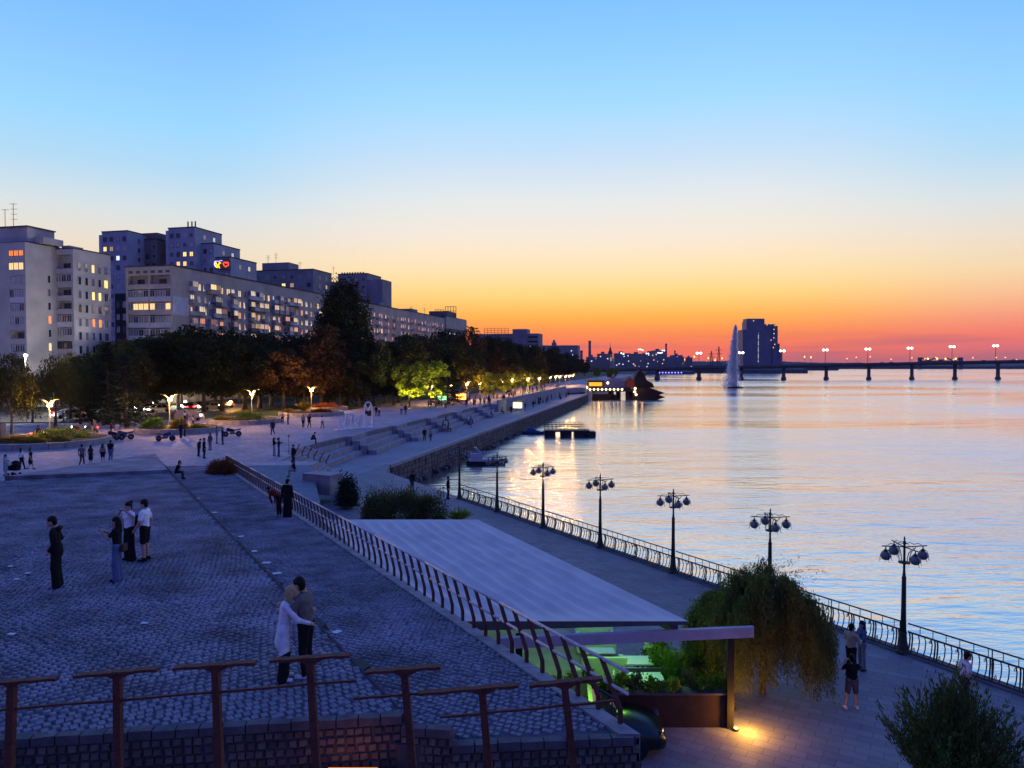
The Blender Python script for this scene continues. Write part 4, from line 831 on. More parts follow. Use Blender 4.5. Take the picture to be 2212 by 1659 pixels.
def tree(kind, label, xd, d, h=None, top=None, wide=1., z=4.9, group=None, rz=None):
    H, tm, cm = T[kind]; x = (xd-CX)/FD*d
    if top is not None: h = PD(xd, top, d).z - z
    t = thing({'oak1':'oak_tree','oak2':'oak_tree','oak3':'oak_tree','maple':'maple_tree','gold':'young_tree','gold2':'young_tree','poplar':'poplar_tree','spruce':'spruce_tree','pine':'pine_tree','birch':'birch_tree','birch2':'birch_tree'}[kind], label, 'tree', (x, d, z), tg.uniform(0,6.28) if rz is None else rz, group)
    s = h/H; t.scale = (s*wide, s*wide, s); link('trunk', tm, t); link('crown', cm, t); return t
tree('birch', 'drooping birch nearest the left street lamp, bare trunk on the lawn', 22, 82, top=792); tree('birch2', 'drooping birch behind the winged lamp on the lawn', 118, 96, top=772, wide=1.1); tree('birch', 'drooping birch standing left of the bright white lamp', -8, 88, top=752, wide=1.2); tree('birch2', 'drooping birch beside the dark spruce', 172, 102, top=786); tree('birch', 'small drooping birch at the roadside behind the red motorcycle', 68, 104, top=806)
tree('birch2', 'tall drooping birch in front of the pale side-windowed wing', 150, 112, top=764, wide=1.15)
tree('spruce', 'dark dome shaped spruce behind the motorcycles', 272, 97, top=762, wide=1.3); tree('spruce', 'broad dark spruce next to the dome shaped one', 232, 104, top=738, wide=1.5)
tree('oak1', 'broad dark oak left of the traffic lights', 300, 124, top=736, wide=.95); tree('oak2', 'largest dark oak spreading over the traffic', 440, 128, top=712, wide=1.2); tree('oak3', 'brownish oak crown rising between two dark oaks', 385, 139, top=722, wide=1.1); tree('oak1', 'dark oak right of the largest oak', 528, 138, top=718, wide=1.0)
tree('maple', 'orange-brown maple lit by the winged lamp beside the round bed', 612, 134, top=758, wide=1.3); tree('maple', 'smaller orange-brown maple behind the lit maple', 655, 141, top=752, wide=1.0); tree('oak3', 'brown oak between the lit maple and the poplar', 695, 142, top=722, wide=.95)
tree('oak2', 'dark oak in the shade under the poplar', 640, 152, top=730, wide=.9); tree('poplar', 'very tall dark columnar poplar rising above the roofs', 745, 150, top=622, wide=1.12); tree('poplar', 'shorter columnar poplar leaning on the tall one', 716, 158, top=672, wide=.8)
tree('oak1', 'dark oak right of the tall poplar', 806, 148, top=730, wide=.9); tree('oak2', 'dark round oak behind the white letter sign', 775, 143, top=768, wide=1.0); tree('oak2', 'dark oak behind the first yellow lit tree', 862, 162, top=728, wide=.95)
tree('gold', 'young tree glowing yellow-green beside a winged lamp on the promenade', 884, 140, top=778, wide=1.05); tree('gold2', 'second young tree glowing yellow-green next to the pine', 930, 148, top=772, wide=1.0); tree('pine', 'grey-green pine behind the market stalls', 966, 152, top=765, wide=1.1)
ys = [(905,182,722),(955,176,728),(1000,196,722),(1042,214,728),(1082,236,734),(1010,178,755),(1062,210,758),(1110,262,742),(1140,292,746),(1168,330,750),(1195,372,756),(1218,420,762),(1095,226,760),(1130,256,764),(1155,286,768),(1185,330,766),(975,212,714),(1065,262,728),(1240,470,770),(1262,560,776)]
ol = 'dark leafy tree in the long row along the upper promenade'
for i, (xd, d, top) in enumerate(ys): tree(['oak1','oak2','oak3','oak1'][i%4], ol, xd, d, top=top, wide=.85+.25*tg.random(), group='row of dark trees along the upper promenade')
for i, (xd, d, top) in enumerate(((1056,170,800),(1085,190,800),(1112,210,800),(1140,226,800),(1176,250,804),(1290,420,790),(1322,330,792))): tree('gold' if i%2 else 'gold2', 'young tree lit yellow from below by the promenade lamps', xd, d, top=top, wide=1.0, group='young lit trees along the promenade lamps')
for i in range(14): tree('oak1' if i%2 else 'oak2', 'dark leafy tree between the street and the apartment blocks', 210+52*i+tg.uniform(-15,15), 150+3.5*i+tg.uniform(-4,4), top=742+tg.uniform(-6,12), wide=1.0, group='trees between the street and the apartment blocks')
for i, (xd, d, top) in enumerate(((200,112,768),(255,116,742),(335,130,728),(478,132,716),(560,142,728),(585,150,722),(668,148,726),(735,146,760),(830,156,742),(705,150,780),(640,146,756),(390,142,724),(180,122,770),(850,150,772))): tree('oak2' if i%2 else 'oak1', 'dark full tree filling the park between street and plaza', xd, d, top=top, wide=1.1, group='dense park trees behind the plaza')
# ---- near and middle shrubs
def shrub(name, label, me, loc, rz=0., stem=None, cat='shrub', group=None, sc=1):
    t = thing(name, label, cat, loc, rz, group); t.scale = (sc,)*3; link('foliage', me, t); 
    if stem: stem.obj('stem', M_bark, t)
    return t
wp = Vector(((1652-CX)/FD*22.9, 22.9, Z_Q)); t = thing('weeping_willow', 'small weeping willow with hanging strands beside the cafe post', 'tree', tuple(wp))
rg = np.random.default_rng(31); limbs = [(-1.35,-.25,3.55,.55),(-.75,.5,4.0,.6),(-.35,-.7,4.05,.6),(.15,.1,4.35,.6),(.65,-.55,3.9,.6),(1.05,.5,3.75,.55),(1.45,-.2,3.3,.5),(-1.0,-1.0,3.4,.45),(1.15,-1.1,3.2,.5),(-.1,1.1,3.8,.5),(-1.75,.35,3.2,.4)]
pc = []; pdv = []
for lx, ly, lz, lr in limbs:
    for _ in range(98):
        a = rg.uniform(0,6.28); x0 = lx*.55+rg.normal(0,.12); y0 = ly*.55+rg.normal(0,.12); z0 = lz*.93+rg.normal(0,.2); x1 = lx*1.12+math.cos(a)*lr*rg.uniform(.2,1); y1 = ly*1.12+math.sin(a)*lr*rg.uniform(.2,1); ze = max(.06, rg.uniform(-.12,.5)*lz*(1.05-.25*abs(lx)/1.7)); kk = max(8,int((z0-ze+abs(x1-x0))/.05)); t_ = np.linspace(0,1,kk)
        q_ = np.minimum(1,t_*2.4)**.7; p_ = np.stack([x0+(x1-x0)*q_+rg.normal(0,.10)*t_, y0+(y1-y0)*q_+rg.normal(0,.10)*t_, z0+.28*np.sin(np.minimum(1,t_*2.4)*3.14)-(z0-ze)*np.maximum(0,t_-.14)**1.2],1); keep = rg.uniform(0,1,kk) < rg.uniform(.45,1); p_ = np.repeat(p_[keep],2,0); p_ = p_+rg.normal(size=p_.shape)*.045; pc.append(p_); pdv.append(np.tile([.2*math.cos(a),.2*math.sin(a),-1],(len(p_),1)))
t.scale = (1.02,1.02,.88); link('crown', leafmesh('crown', np.concatenate(pc), .115, LF_wil, rg, .22, np.concatenate(pdv)), t); br_ = MB()
for lx, ly, lz, lr in limbs: br_.tube([(0,0,1.3),(lx*.3,ly*.3,2.4),(lx*.8,ly*.8,lz*.95)], [.06,.04,.012], 5)
br_.obj('limbs', M_bark, t); MB().tube([(0,0,-.2),(.05,.0,1.2),(-.08,.05,2.6),(.1,0,3.8)], [.13,.10,.07,.02], 7).tube([(-.03,.02,1.9),(.6,.3,3.1)], [.06,.02], 5).tube([(-.03,.02,1.7),(-.8,-.1,3.2)], [.06,.02], 5).obj('trunk', M_bark, t)
rg = np.random.default_rng(5); link('top_shoots', leafmesh('top_shoots', np.concatenate([np.stack([np.linspace(0,.5*math.cos(a),16)+x0, np.linspace(0,.5*math.sin(a),16)+y0, 3.9+.9*np.sin(np.linspace(0,2.2,16))*s],1)+rg.normal(size=(16,3))*.04 for a, x0, y0, s in [(rg.uniform(0,6.28), rg.uniform(-1.3,1.3), rg.uniform(-1,1), rg.uniform(.5,1.)) for _ in range(46)]]), .09, LF_wil, rg, .25), t)
p = PD(2062, 1780, 16.6); p.z = Z_Q; shrub('juniper_bush', 'large feathery juniper bush in the foreground of the quay', spray_bush(33, 1.75, 3.5, .12, LF_jun, 620, .26), tuple(p), 0, MB().tube([(0,0,-.1),(0,0,.8)], [.12,.06], 6))
p = PZ(752, 1092, 3.0); shrub('thuja_ball', 'nearly black rounded thuja at the end of the low wall', bush_mesh(34, 1.0, 1.0, 2.35, .13, LF_con, 60, 130), tuple(p))
p = PZ(862, 1124, Z_Q); shrub('tamarisk_bush', 'wide grey-green bush in front of the cafe roof', bush_mesh(35, 2.2, 1.5, 2.5, .14, LF_gry, 90, 130, .35, .6), tuple(p)); p = PZ(930, 1124, Z_Q); shrub('tamarisk_bush', 'darker grey-green bush merging with the wide one', bush_mesh(36, 1.5, 1.2, 2.2, .14, LF_wil, 60, 110, .35, .6), tuple(p)); p = PZ(815, 1120, Z_Q); shrub('tamarisk_bush', 'yellowish grey-green bush next to the black thuja', bush_mesh(42, 1.25, 1.1, 2.3, .14, LF_gry, 60, 110, .35, .6), tuple(p))
p = PZ(990, 1126, Z_Q); shrub('grass_clump', 'low clump of tall green grass by the cafe roof', spray_bush(37, 1.2, 1.0, .16, LF_hed, 90, .15), tuple(p))
p = solve_plane(478, 1022, ramp_z); shrub('juniper_bush', 'rust brown spreading juniper lying on the ramp by the railing', bush_mesh(38, 1.9, 1.1, 1.1, .15, LF_rust, 60, 110, .35, .3), tuple(p), R(-60))
# ================================================================== QUAY LAMPS AND RAILINGS
M_iron = mat('cast_iron_green', (.035,.042,.038), .55, .3, var=.3, vscale=6, bump=.2, bscale=40)
M_globe = mat('unlit_lamp_globe', (.15,.155,.17), .25, var=.15, vscale=6)
def quay_lamp():
    t = thing('quay_lamp', '', 'street lamp')
    MB().lathe([(.24,0),(.24,.08),(.19,.16),(.17,.30),(.14,.42),(.115,.70),(.125,.74),(.115,.80)], 10).obj('base', M_iron, t)
    MB().lathe([(.105,.79),(.085,1.6),(.075,2.7),(.085,2.74),(.06,2.8),(.042,3.0),(.04,3.95),(.055,3.98),(.055,4.05),(.02,4.10),(.035,4.16),(.012,4.24)], 10).obj('pole', M_iron, t, True)
    MB().lathe([(.05,3.26),(.20,3.28),(.20,3.32),(.05,3.34)], 12).obj('ring', M_iron, t)
    for k in range(4):
        a = R(20+90*k); c, s = math.cos(a), math.sin(a); P = lambda r, z: (r*c, r*s, z)
        arm = MB().tube([P(.03,3.86),P(.82,3.90)], .022, 5).obj('arm', M_iron, t)
        MB().tube([P(.18,3.31),P(.20,3.5),P(.26,3.68),P(.42,3.84)], .016, 5).obj('brace', M_iron, t)
        MB().tube([P(.04,3.98),P(.2,4.02),P(.34,3.95),P(.5,3.99),P(.62,3.92)], .012, 4).obj('scroll', M_iron, t)
        g = MB().lathe([(.05,-.17),(.12,-.14),(.17,-.06),(.18,.0),(.16,.07),(.11,.12),(.05,.15)], 12, P(.68,3.56)).obj('globe', M_globe, t, True)
        MB().lathe([(.03,.12),(.075,.15),(.06,.2),(.02,.24),(.02,.33)], 8, P(.68,3.56)).obj('cap', M_iron, g)
        cg = MB()
        for q in range(4):
            b = q*math.pi/2+a; cg.tube([(.68*c+rr_*math.cos(b),.68*s+rr_*math.sin(b),3.56+z) for rr_, z in ((.06,.2),(.16,.12),(.21,-.02),(.2,-.13),(.24,-.2))], .010, 4)
        cg.obj('cage', M_iron, g)
    return t
ql = quay_lamp()
QL = ['quay lamp post with four hanging globes beside the couple and the quay railing','quay lamp post rising from behind the weeping willow','quay lamp post right beyond the willow along the railing','fourth quay lamp post counting from the couple along the railing','fifth quay lamp post counting from the couple along the railing','quay lamp post whose globes overlap the moored catamaran boat','quay lamp post at the far end of the curved-bar railing']
for k in range(7):
    p = LAMP0 + LSTEP*k
    if k == 0: ql.location = (p.x, p.y, Z_Q); ql.rotation_euler = (0,0,-math.atan2(p.x,p.y)+R(10)); ql['label'] = QL[0]; ql['group'] = 'globe lamps along the quay railing'
    else: dup(ql, (p.x, p.y, Z_Q), -math.atan2(p.x,p.y)+R(2*k-4), QL[k])
def bay():
    t = thing('quay_railing', 'section of wrought iron quay railing with curved balusters between two globe lamps', 'railing', (0,0,0), 0, 'railing sections along the quay'); Lb = LSTEP.length-.3
    for z, r in ((1.12,.028),(.82,.034),(.07,.024)): MB().tube([(0,0,z),(Lb,0,z)], r, 6).obj('rail', M_iron, t)
    up = MB().tube([(0,0,.82),(0,0,1.12)], .014, 5).mesh('upright', M_iron); bal = MB().tube([(0,-.0,.82),(.03,-.14,.74),(.05,-.24,.54),(.05,-.20,.28),(.04,-.05,.07)], .020, 5).mesh('baluster', M_iron); bal2 = MB().tube([(0,-.0,.82),(.05,-.16,.74),(.09,-.26,.52),(.06,-.16,.22),(.0,-.0,.07)], .028, 5).mesh('baluster', M_iron); scr = MB().tube([(0,-.02,.2),(.05,-.1,.28),(.09,-.08,.22),(.06,-.05,.17)], .016, 4).mesh('scroll', M_iron)
    n = 25
    for k in range(n):
        x = .1+(Lb-.2)*k/(n-1); o = link('baluster', bal2 if k % 4 == 0 else bal, t, (x,0,0))
        if k % 4 == 0: link('baluster', bal2, t, (x+.09,0,0)); link('scroll', scr, t, (x-.12,0,0)); link('scroll', scr, t, (x+.2,0,.45))
        if k % 1 == 0 and k < n-1 and k % 2 == 0: link('upright', up, t, (x+.12,0,0)); 
    MB().tube([(0,0,0),(0,0,1.12)], .02, 5).obj('post', M_iron, t); MB().tube([(Lb/2,0,0),(Lb/2,0,1.12)], .02, 5).obj('post', M_iron, t)
    return t
b0 = bay(); az = math.atan2(LSTEP.y, LSTEP.x)
for i, k in enumerate(range(-2, 6)):
    p = LAMP0 + LSTEP*k + LT*.15 + LN*.05
    if i == 0: b0.location = (p.x,p.y,Z_Q); b0.rotation_euler = (0,0,az)
    else: dup(b0, (p.x,p.y,Z_Q), az)
# kerb under the railing
for k in range(-3, 6):
    p = LAMP0 + LSTEP*k + LN*.1; o = MB().box(0,-.32,-.1,LSTEP.length-.02,.26,.05).obj('kerb', M_iron if False else mat('quay_kerb', (.10,.10,.11), .85, var=.3, vscale=2, bump=.3), None); o.location = (p.x,p.y,Z_Q); o.rotation_euler = (0,0,az); struct(o)
# ================================================================== RAMP RAILING (leaning red-brown posts, pale rails)
M_rust = mat('rusty_red_steel', (.10,.032,.024), .75, .2, var=.35, vscale=6, bump=.35, bscale=50, rust=(.115,.045,.03))
M_rustd = mat('dark_red_steel', (.10,.032,.026), .75, .2, var=.35, vscale=6, bump=.3, bscale=50)
M_pale = mat('worn_pale_pipe', (.58,.50,.47), .6, .0, var=.25, vscale=5)
rr_ = thing('ramp_railing', 'long railing of leaning red-brown posts with worn pale pipes along the ramp', 'railing', (rail_x(11.9),11.9,0)); rdir = Vector((-.53,1,0)).normalized(); RLEN = 48/rdir.y; raz = math.atan2(rdir.y, rdir.x)
def rz_(s): return ramp_z(0, 11.9+s*rdir.y)
pm = MB().hexa([(-.035,-.03,-.1),(.035,-.03,-.1),(.035,.03,-.1),(-.035,.03,-.1),(-.035,-.03,.26),(.035,-.03,.24),(.035,.03,.24),(-.035,.03,.26)])
pm.hexa([(-.035,-.03,.26),(.035,-.03,.24),(.035,.03,.24),(-.035,.03,.26),(.48,-.03,.90),(.57,-.03,.90),(.57,.03,.90),(.48,.03,.90)]); pm = pm.mesh('post', M_rustd)
nP = int(RLEN/.64)
for k in range(nP):
    s = .1+k*.64; p = rdir*s; link('post', pm, rr_, (p.x,p.y,rz_(s)), raz)
for z, r in ((.94,.032),(.58,.028)):
    for j in range(12):
        s0, s1 = RLEN*j/12-(.0 if j else .1), RLEN*(j+1)/12-.015; a, b = rdir*s0, rdir*s1; MB().tube([(a.x,a.y,rz_(s0)+z),(b.x,b.y,rz_(s1)+z)], r, 7).obj('rail', M_pale, rr_, True)
for k in range(0, nP, 1):
    s = .1+k*.64+.52; p = rdir*s; MB().cbox((p.x,p.y,rz_(s)+.925),(.07,.07,.05),raz).obj('bracket', M_rustd, rr_)
# short stair railings between plaza and promenade
def stair_rail(a, b, label):
    t = thing('stair_railing', label, 'railing', tuple(a)); d = b-a; n = max(3,int(d.length/.7)); az_ = math.atan2(d.y,d.x)
    for z in (.92,.55): MB().tube([(0,0,z),(d.x,d.y,d.z+z)], .03, 6).obj('rail', M_pale, t)
    for k in range(n): p = d*(k/n); o = link('post', pm, t, tuple(p), az_)
stair_rail(PZ(640,978,Z_P), PZ(718,1006,4.0), 'short leaning-post railing at the top of the stair beside the sitting steps')
stair_rail(PZ(726,1036,3.5), PZ(762,1052,2.85), 'lower leaning-post railing between the stone block and the thuja')
# ================================================================== RUSTY RAILING IN THE FOREGROUND
D0 = 8.8
def rust_fence(label, posts, bars, rails):
    p0 = PD(posts[0][0], 1640, D0); t = thing('rusty_railing', label, 'railing', (p0.x, D0, 7.5)); o = Vector((p0.x, D0, 7.5))
    for xt, yt, xb in posts:
        a = PD(xt, yt, D0)-o; bq = PD(xb, 1660, D0)-o; f = (0-a.z)/(bq.z-a.z); bx_ = a.x+(bq.x-a.x)*f; w = .043
        m = MB().hexa([(bx_-w*1.1,-.045,0),(bx_+w*1.1,-.045,0),(bx_+w*1.1,.045,0),(bx_-w*1.1,.045,0),(a.x-w,-.04,a.z-.07),(a.x+w,-.04,a.z-.07),(a.x+w,.04,a.z-.07),(a.x-w,.04,a.z-.07)])
        m.hexa([(a.x-w,-.035,a.z-.07),(a.x+w,-.035,a.z-.07),(a.x+w,.035,a.z-.07),(a.x-w,.035,a.z-.07),(a.x-.16,-.035,a.z-.018),(a.x+.16,-.035,a.z-.006),(a.x+.16,.035,a.z-.006),(a.x-.16,.035,a.z-.018)]); m.obj('post', M_rust, t)
        MB().box(bx_-.1,-.1,-.02,bx_+.1,.1,.015).obj('foot_plate', M_rust, t)
    for nm, lst, h, dp in (('top_bar',bars,.034,.10),('lower_rail',rails,.026,.03)):
        for x0,y0,x1,y1 in lst:
            a = PD(x0,y0,D0)-o; c = PD(x1,y1,D0)-o; n = 9; vs = []
            m = MB(); 
            for k in range(n):
                u0, u1 = k/n, (k+1)/n; q0, q1 = a.lerp(c,u0), a.lerp(c,u1); j0, j1 = .007*math.sin(k*2.1+x0), .007*math.sin((k+1)*2.1+x0)
                m.hexa([(q0.x,-dp/2,q0.z-h/2+j0),(q1.x,-dp/2,q1.z-h/2+j1),(q1.x,dp/2,q1.z-h/2+j1),(q0.x,dp/2,q0.z-h/2+j0),(q0.x,-dp/2,q0.z+h/2+j0*.6),(q1.x,-dp/2,q1.z+h/2+j1*.6),(q1.x,dp/2,q1.z+h/2+j1*.6),(q0.x,dp/2,q0.z+h/2+j0*.6)])
            m.obj(nm, M_rust, t)
rust_fence('rusty railing with four T-shaped posts in front of the embracing couple', [(26,1470,20),(254,1453,256),(466,1438,474),(670,1422,684)], [(-40,1478,124,1465),(162,1460,342,1445),(376,1443,553,1431),(584,1427,757,1415)], [(-40,1537,770,1470)])
rust_fence('rusty stepped railing with three T-shaped posts at the ramp corner', [(874,1447,892),(1042,1487,1056),(1220,1474,1240)], [(791,1452,952,1440),(905,1498,1120,1480),(1143,1481,1302,1465)], [(763,1509,905,1499),(950,1550,1326,1514)])
# wall lantern glowing orange under the platform wall
lp = PD(762, 1662, 11.05); t = thing('wall_lantern', 'orange glowing wall lantern below the stone platform wall', 'lamp', tuple(lp))
MB().box(-.42,-.16,-.16,.42,.06,-.02).obj('housing', M_rustd, t); MB().box(-.38,-.19,-.025,.38,.03,.012).obj('diffuser', glow('lantern_orange', (1,.24,.02), 1.3), t); point_light('lantern_light', (0,-.45,.05), 3.5, (1,.38,.12), .12, t)
# ================================================================== KERB MARKERS ON THE RAMP
M_white = mat('white_paper', (.62,.62,.66), .7, var=.05)
for i, (xd, yd) in enumerate(((575,1217),(598,1240),(727,1367),(520,1160),(549,1192),(463,1108),(425,1078))):
    p = solve_plane(xd, yd, ramp_z); o = MB().hexa([(-.17,-.13,.004),(.16,-.15,.004),(.18,.12,.004),(-.15,.14,.004),(-.17,-.13,.012),(.16,-.15,.016),(.18,.12,.012),(-.15,.14,.02)]).obj('paper_sheet', M_white); o.location = tuple(p+Vector((0,0,.015))); o.rotation_euler = (0,0,R(30*i)); sc = rnd.uniform(.6,.9); o.scale = (sc,sc,1)
    tag(o, 'small white sheet lying on the ramp beside the kerb', 'paper', 'white sheets lying along the ramp kerb')
for i, (xd, yd) in enumerate(((25,1372),(22,1225),(35,1253),(312,1348),(60,1240))):
    p = solve_plane(xd, yd, plat_z); o = MB().hexa([(-.12,-.08,.004),(.11,-.09,.004),(.12,.08,.004),(-.1,.09,.004),(-.12,-.08,.012),(.11,-.09,.016),(.12,.08,.012),(-.1,.09,.02)]).obj('paper_scrap', M_white); o.location = tuple(p+Vector((0,0,.015))); o.scale = (.6,.55,1); tag(o, 'pale paper scrap lying on the stone setts of the platform', 'paper', 'paper scraps on the stone platform')
for i, (xd, yd) in enumerate(((498,1132),(528,1160),(563,1192),(604,1236),(636,1270),(722,1362),(798,1452),(462,1098),(436,1072))):
    y = solve_plane(xd, yd, ramp_z).y; p = Vector((kerb_x(y)+.36, y, ramp_z(0,y)+.10)); o = MB().hexa([(-.16,-.16,-.12),(.16,-.16,-.12),(.16,.16,-.12),(-.16,.16,-.12),(-.13,-.13,.13),(.10,-.13,.04),(.10,.13,.04),(-.13,.13,.13)]).obj('floor_spot', M_iron); o.location = tuple(p); o.rotation_euler = (0,0,R(-30))
    MB().box(.02,-.09,-.02,.125,.09,.03).obj('lens', G_dark, o); tag(o, 'unlit black floor spotlight set at the foot of the ramp kerb', 'spotlight', 'black spotlights along the ramp kerb')
# ================================================================== CAFE
M_fab = mat('cafe_roof_fabric', (.58,.51,.47), .8, var=.10, vscale=.7, spec=.15)
cf = thing('cafe_canopy', 'flat pale fabric cafe roof with a light front beam on dark posts', 'canopy', (0,24,Z_Q)); zr = 6.0-Z_Q
nu, nv = 66, 60; V = []; F = []
for i in range(nu+1):
    for j in range(nv+1):
        u, v = i/nu, j/nv; y = 20.35+13.5*v; xl = -2.15-(y-20.35)*.5; xr = 4.95-(y-20.35)*.485; x = xl+(xr-xl)*u
        em = min(1, 8*u, 8*(1-u), 10*v, 10*(1-v)); w_ = u+.006*math.sin(v*23+u*3); sag = em*(-.13*abs(math.sin(math.pi*w_*12))**.8 - .012*abs(math.sin(math.pi*(v*16+u*2.5)))*abs(math.sin(math.pi*w_*10)) + .01*math.sin(u*41+v*17))
        V.append((x,y-24,zr+sag*(1 if .0 < v < 1 else 0)+.0))
for i in range(nu):
    for j in range(nv): a = i*(nv+1)+j; F.append((a,a+nv+1,a+nv+2,a+1))
V2 = [(x,y,z-.06) for x,y,z in V]; nn_ = len(V); F2 = [(f[3]+nn_,f[2]+nn_,f[1]+nn_,f[0]+nn_) for f in F]
me = MB().add(V+V2, F+F2).mesh('roof_fabric', M_fab, True); link('roof_fabric', me, cf)
MB().hexa([(-2.3,-3.66,zr-.30),(4.9,-3.66,zr-.10),(4.9,-3.60,zr-.10),(-2.3,-3.60,zr-.30),(-2.3,-3.66,zr-.01),(4.95,-3.66,zr-.01),(4.95,-3.60,zr-.01),(-2.3,-3.60,zr-.01)]).obj('fascia', M_frameD, cf)
a = PD(1080,1391,19.7); c = PD(1629,1366,20.7); o_ = Vector((0,24,Z_Q)); a -= o_; c -= o_
MB().hexa([(a.x,a.y,a.z-.15),(c.x,c.y,c.z-.15),(c.x,c.y+.14,c.z-.15),(a.x,a.y+.14,a.z-.15),(a.x,a.y,a.z+.15),(c.x,c.y,c.z+.15),(c.x,c.y+.14,c.z+.15),(a.x,a.y+.14,a.z+.15)]).obj('front_beam', mat('beam_lilac_white', (.42,.36,.42), .6, var=.12, vscale=2), cf)
q = PZ(1578,1575,Z_Q)-o_
for x, y, hp in ((q.x,q.y+.1,c.z-.17),(.2,-3.3,2.7),(-4.6,8.8,3.0),(-1.9,8.9,3.0)): MB().cbox((x,y,hp/2),(.19,.19,hp)).obj('post', mat('black_post',(.012,.011,.011),.7,var=.2), cf)
MB().hexa([(4.5,-3.5,zr-.36),(4.7,-3.5,zr-.36),(-1.75,9.6,zr-.36),(-1.95,9.6,zr-.36),(4.5,-3.5,zr-.15),(4.7,-3.5,zr-.15),(-1.75,9.6,zr-.15),(-1.95,9.6,zr-.15)]).obj('side_beam', M_frameD, cf)
struct(MB().prism([(-1.6,20.95),(6.15,20.95),(-.8,33.5),(-8.4,33.5)], 2.0, 2.86).obj('cafe_floor', mat('cafe_floor_tiles', (.24,.23,.21), .6, var=.15, vscale=1.5)))
pw = thing('planter_wall', 'dark brown planter wall closing the front of the cafe terrace', 'planter', (q.x,20.9,Z_Q)); MB().box(-5.2,-.2,0,-.1,.2,.95).obj('planter_box', mat('dark_brown_board', (.045,.022,.018), .8, var=.3, vscale=3), pw); MB().box(-5.25,-.24,.95,-.05,.24,1.0).obj('rim', M_frameD, pw)
pcol = [LF_hed, LF_hed, LF_jun]
for i in range(11):
    x = -5.0+.48*i; o = link('foliage', bush_mesh(60+i, .34, .28, .42+.12*(i%3), .09, pcol[i%3], 16, 40), pw, (x,0,1.0))
for i, (xd, d, h) in enumerate(((1435,23.4,1.5),(1462,22.6,1.6),(1488,23.2,1.2),(1540,22.4,1.5),(1555,21.9,1.0),(1420,24.6,1.3),(1500,21.9,1.1),(1450,21.8,.9),(1380,21.7,.8),(1520,23.4,1.7))):
    x = (xd-CX)/FD*d; shrub('potted_shrub', 'leafy shrub lit green at the edge of the cafe terrace', bush_mesh(80+i, .62, .55, h, .10, LF_hed if i < 4 else LF_wil, 34, 60, .6, .5), (x,d,2.86), 0, MB().lathe([(.2,0),(.28,.35)], 10), group='shrubs edging the cafe terrace')
M_soft = mat('white_upholstery', (.66,.66,.62), .8, var=.06, vscale=3); M_tbl = mat('white_table', (.72,.72,.70), .5, var=.05)
def sofa(label, x0, x1, y, rz=0, h=.95):
    w = x1-x0; t = thing('sofa', label, 'sofa', ((x0+x1)/2,y,2.86), rz)
    MB().box(-w/2,-.42,.06,w/2,.42,.42).obj('seat', M_soft, t); MB().box(-w/2,-.56,.06,w/2,-.43,h).obj('backrest', M_soft, t)
    for s in (-1,1): MB().box(s*w/2-(.0 if s < 0 else .14),-.42,.42,s*w/2+(.14 if s < 0 else .0),.42,.62).obj('armrest', M_soft, t)
    for s in (-.3,.3): MB().box(s*w-.2*w+.02,-.36,.43,s*w+.2*w,.38,.52).obj('cushion', M_soft, t)
def chair(label, x, y, rz, group='white cafe chairs'):
    t = thing('chair', label, 'chair', (x,y,2.86), rz, group); MB().box(-.21,-.21,.42,.21,.21,.47).obj('seat', M_soft, t); m = MB(); 
    m.hexa([(-.21,.17,.47),(.21,.17,.47),(.21,.21,.47),(-.21,.21,.47),(-.19,.25,.92),(.19,.25,.92),(.19,.29,.92),(-.19,.29,.92)]).obj('backrest', M_soft, t)
    for sx in (-1,1):
        for sy in (-1,1): MB().tube([(sx*.17,sy*.17,.42),(sx*.2,sy*.2,0)], .018, 5).obj('leg', M_frameD, t)
def table(label, x, y, w, d, h=.72):
    t = thing('table', label, 'table', (x,y,2.86)); MB().box(-w/2,-d/2,h-.04,w/2,d/2,h).obj('tabletop', M_tbl, t); MB().lathe([(.05,.02),(.05,h-.04)], 8).obj('pedestal', M_frameD, t); MB().lathe([(.25,0),(.25,.02)], 12).obj('foot', M_frameD, t)
def fx(xd, d): return (xd-CX)/FD*d
sofa('large high-backed cafe sofa seen from behind', fx(1261,23.9), fx(1352,23.9), 23.9, 0, .88); sofa('cafe sofa facing the high-backed one across the terrace', fx(1250,25.6), fx(1335,25.6), 26.2, R(180), .8)
table('low white table between the two cafe sofas', fx(1300,24.8), 25.1, 1.0, .5, .45)
chair('white chair left of the high-backed sofa', fx(1249,23.6), 23.6, R(90)); chair('white chair nearer the shrubs at the glass table', fx(1391,24.4), 24.4, R(-60)); chair('white chair at the right end of the glass table', fx(1411,23.6), 23.5, R(-80)); chair('white chair at the table by the planter', fx(1347,22.1), 22.1, R(80))
table('white table in the middle of the terrace', fx(1382,23.5), 23.6, .9, .7); table('white table just behind the planter wall', fx(1398,22.2), 22.3, 1.1, .7)
gp = thing('glass_screen', 'low glass screen with dark panels around the middle terrace table', 'screen', (fx(1390,22.9),22.9,2.86)); 
for k in range(2): MB().box(-.62+.64*k,-.02,.05,-.02+.64*k,.02,.75).obj('pane', G_half, gp)
for k in range(3): MB().cbox((-.63+.64*k,0,.4),(.035,.05,.8)).obj('post', M_frameD, gp)
G_lime = glow('lime_led', (.32,1,.02), 3.2)
lb = thing('light_bench', 'glowing lime green bench under the ramp side of the cafe', 'bench', (fx(1131,22.6),22.4,2.86), R(118)); MB().box(-.75,-.28,.0,.75,.28,.38).obj('body', M_soft, lb); MB().box(-.78,-.30,.385,.78,.30,.47).obj('seat', G_lime, lb)
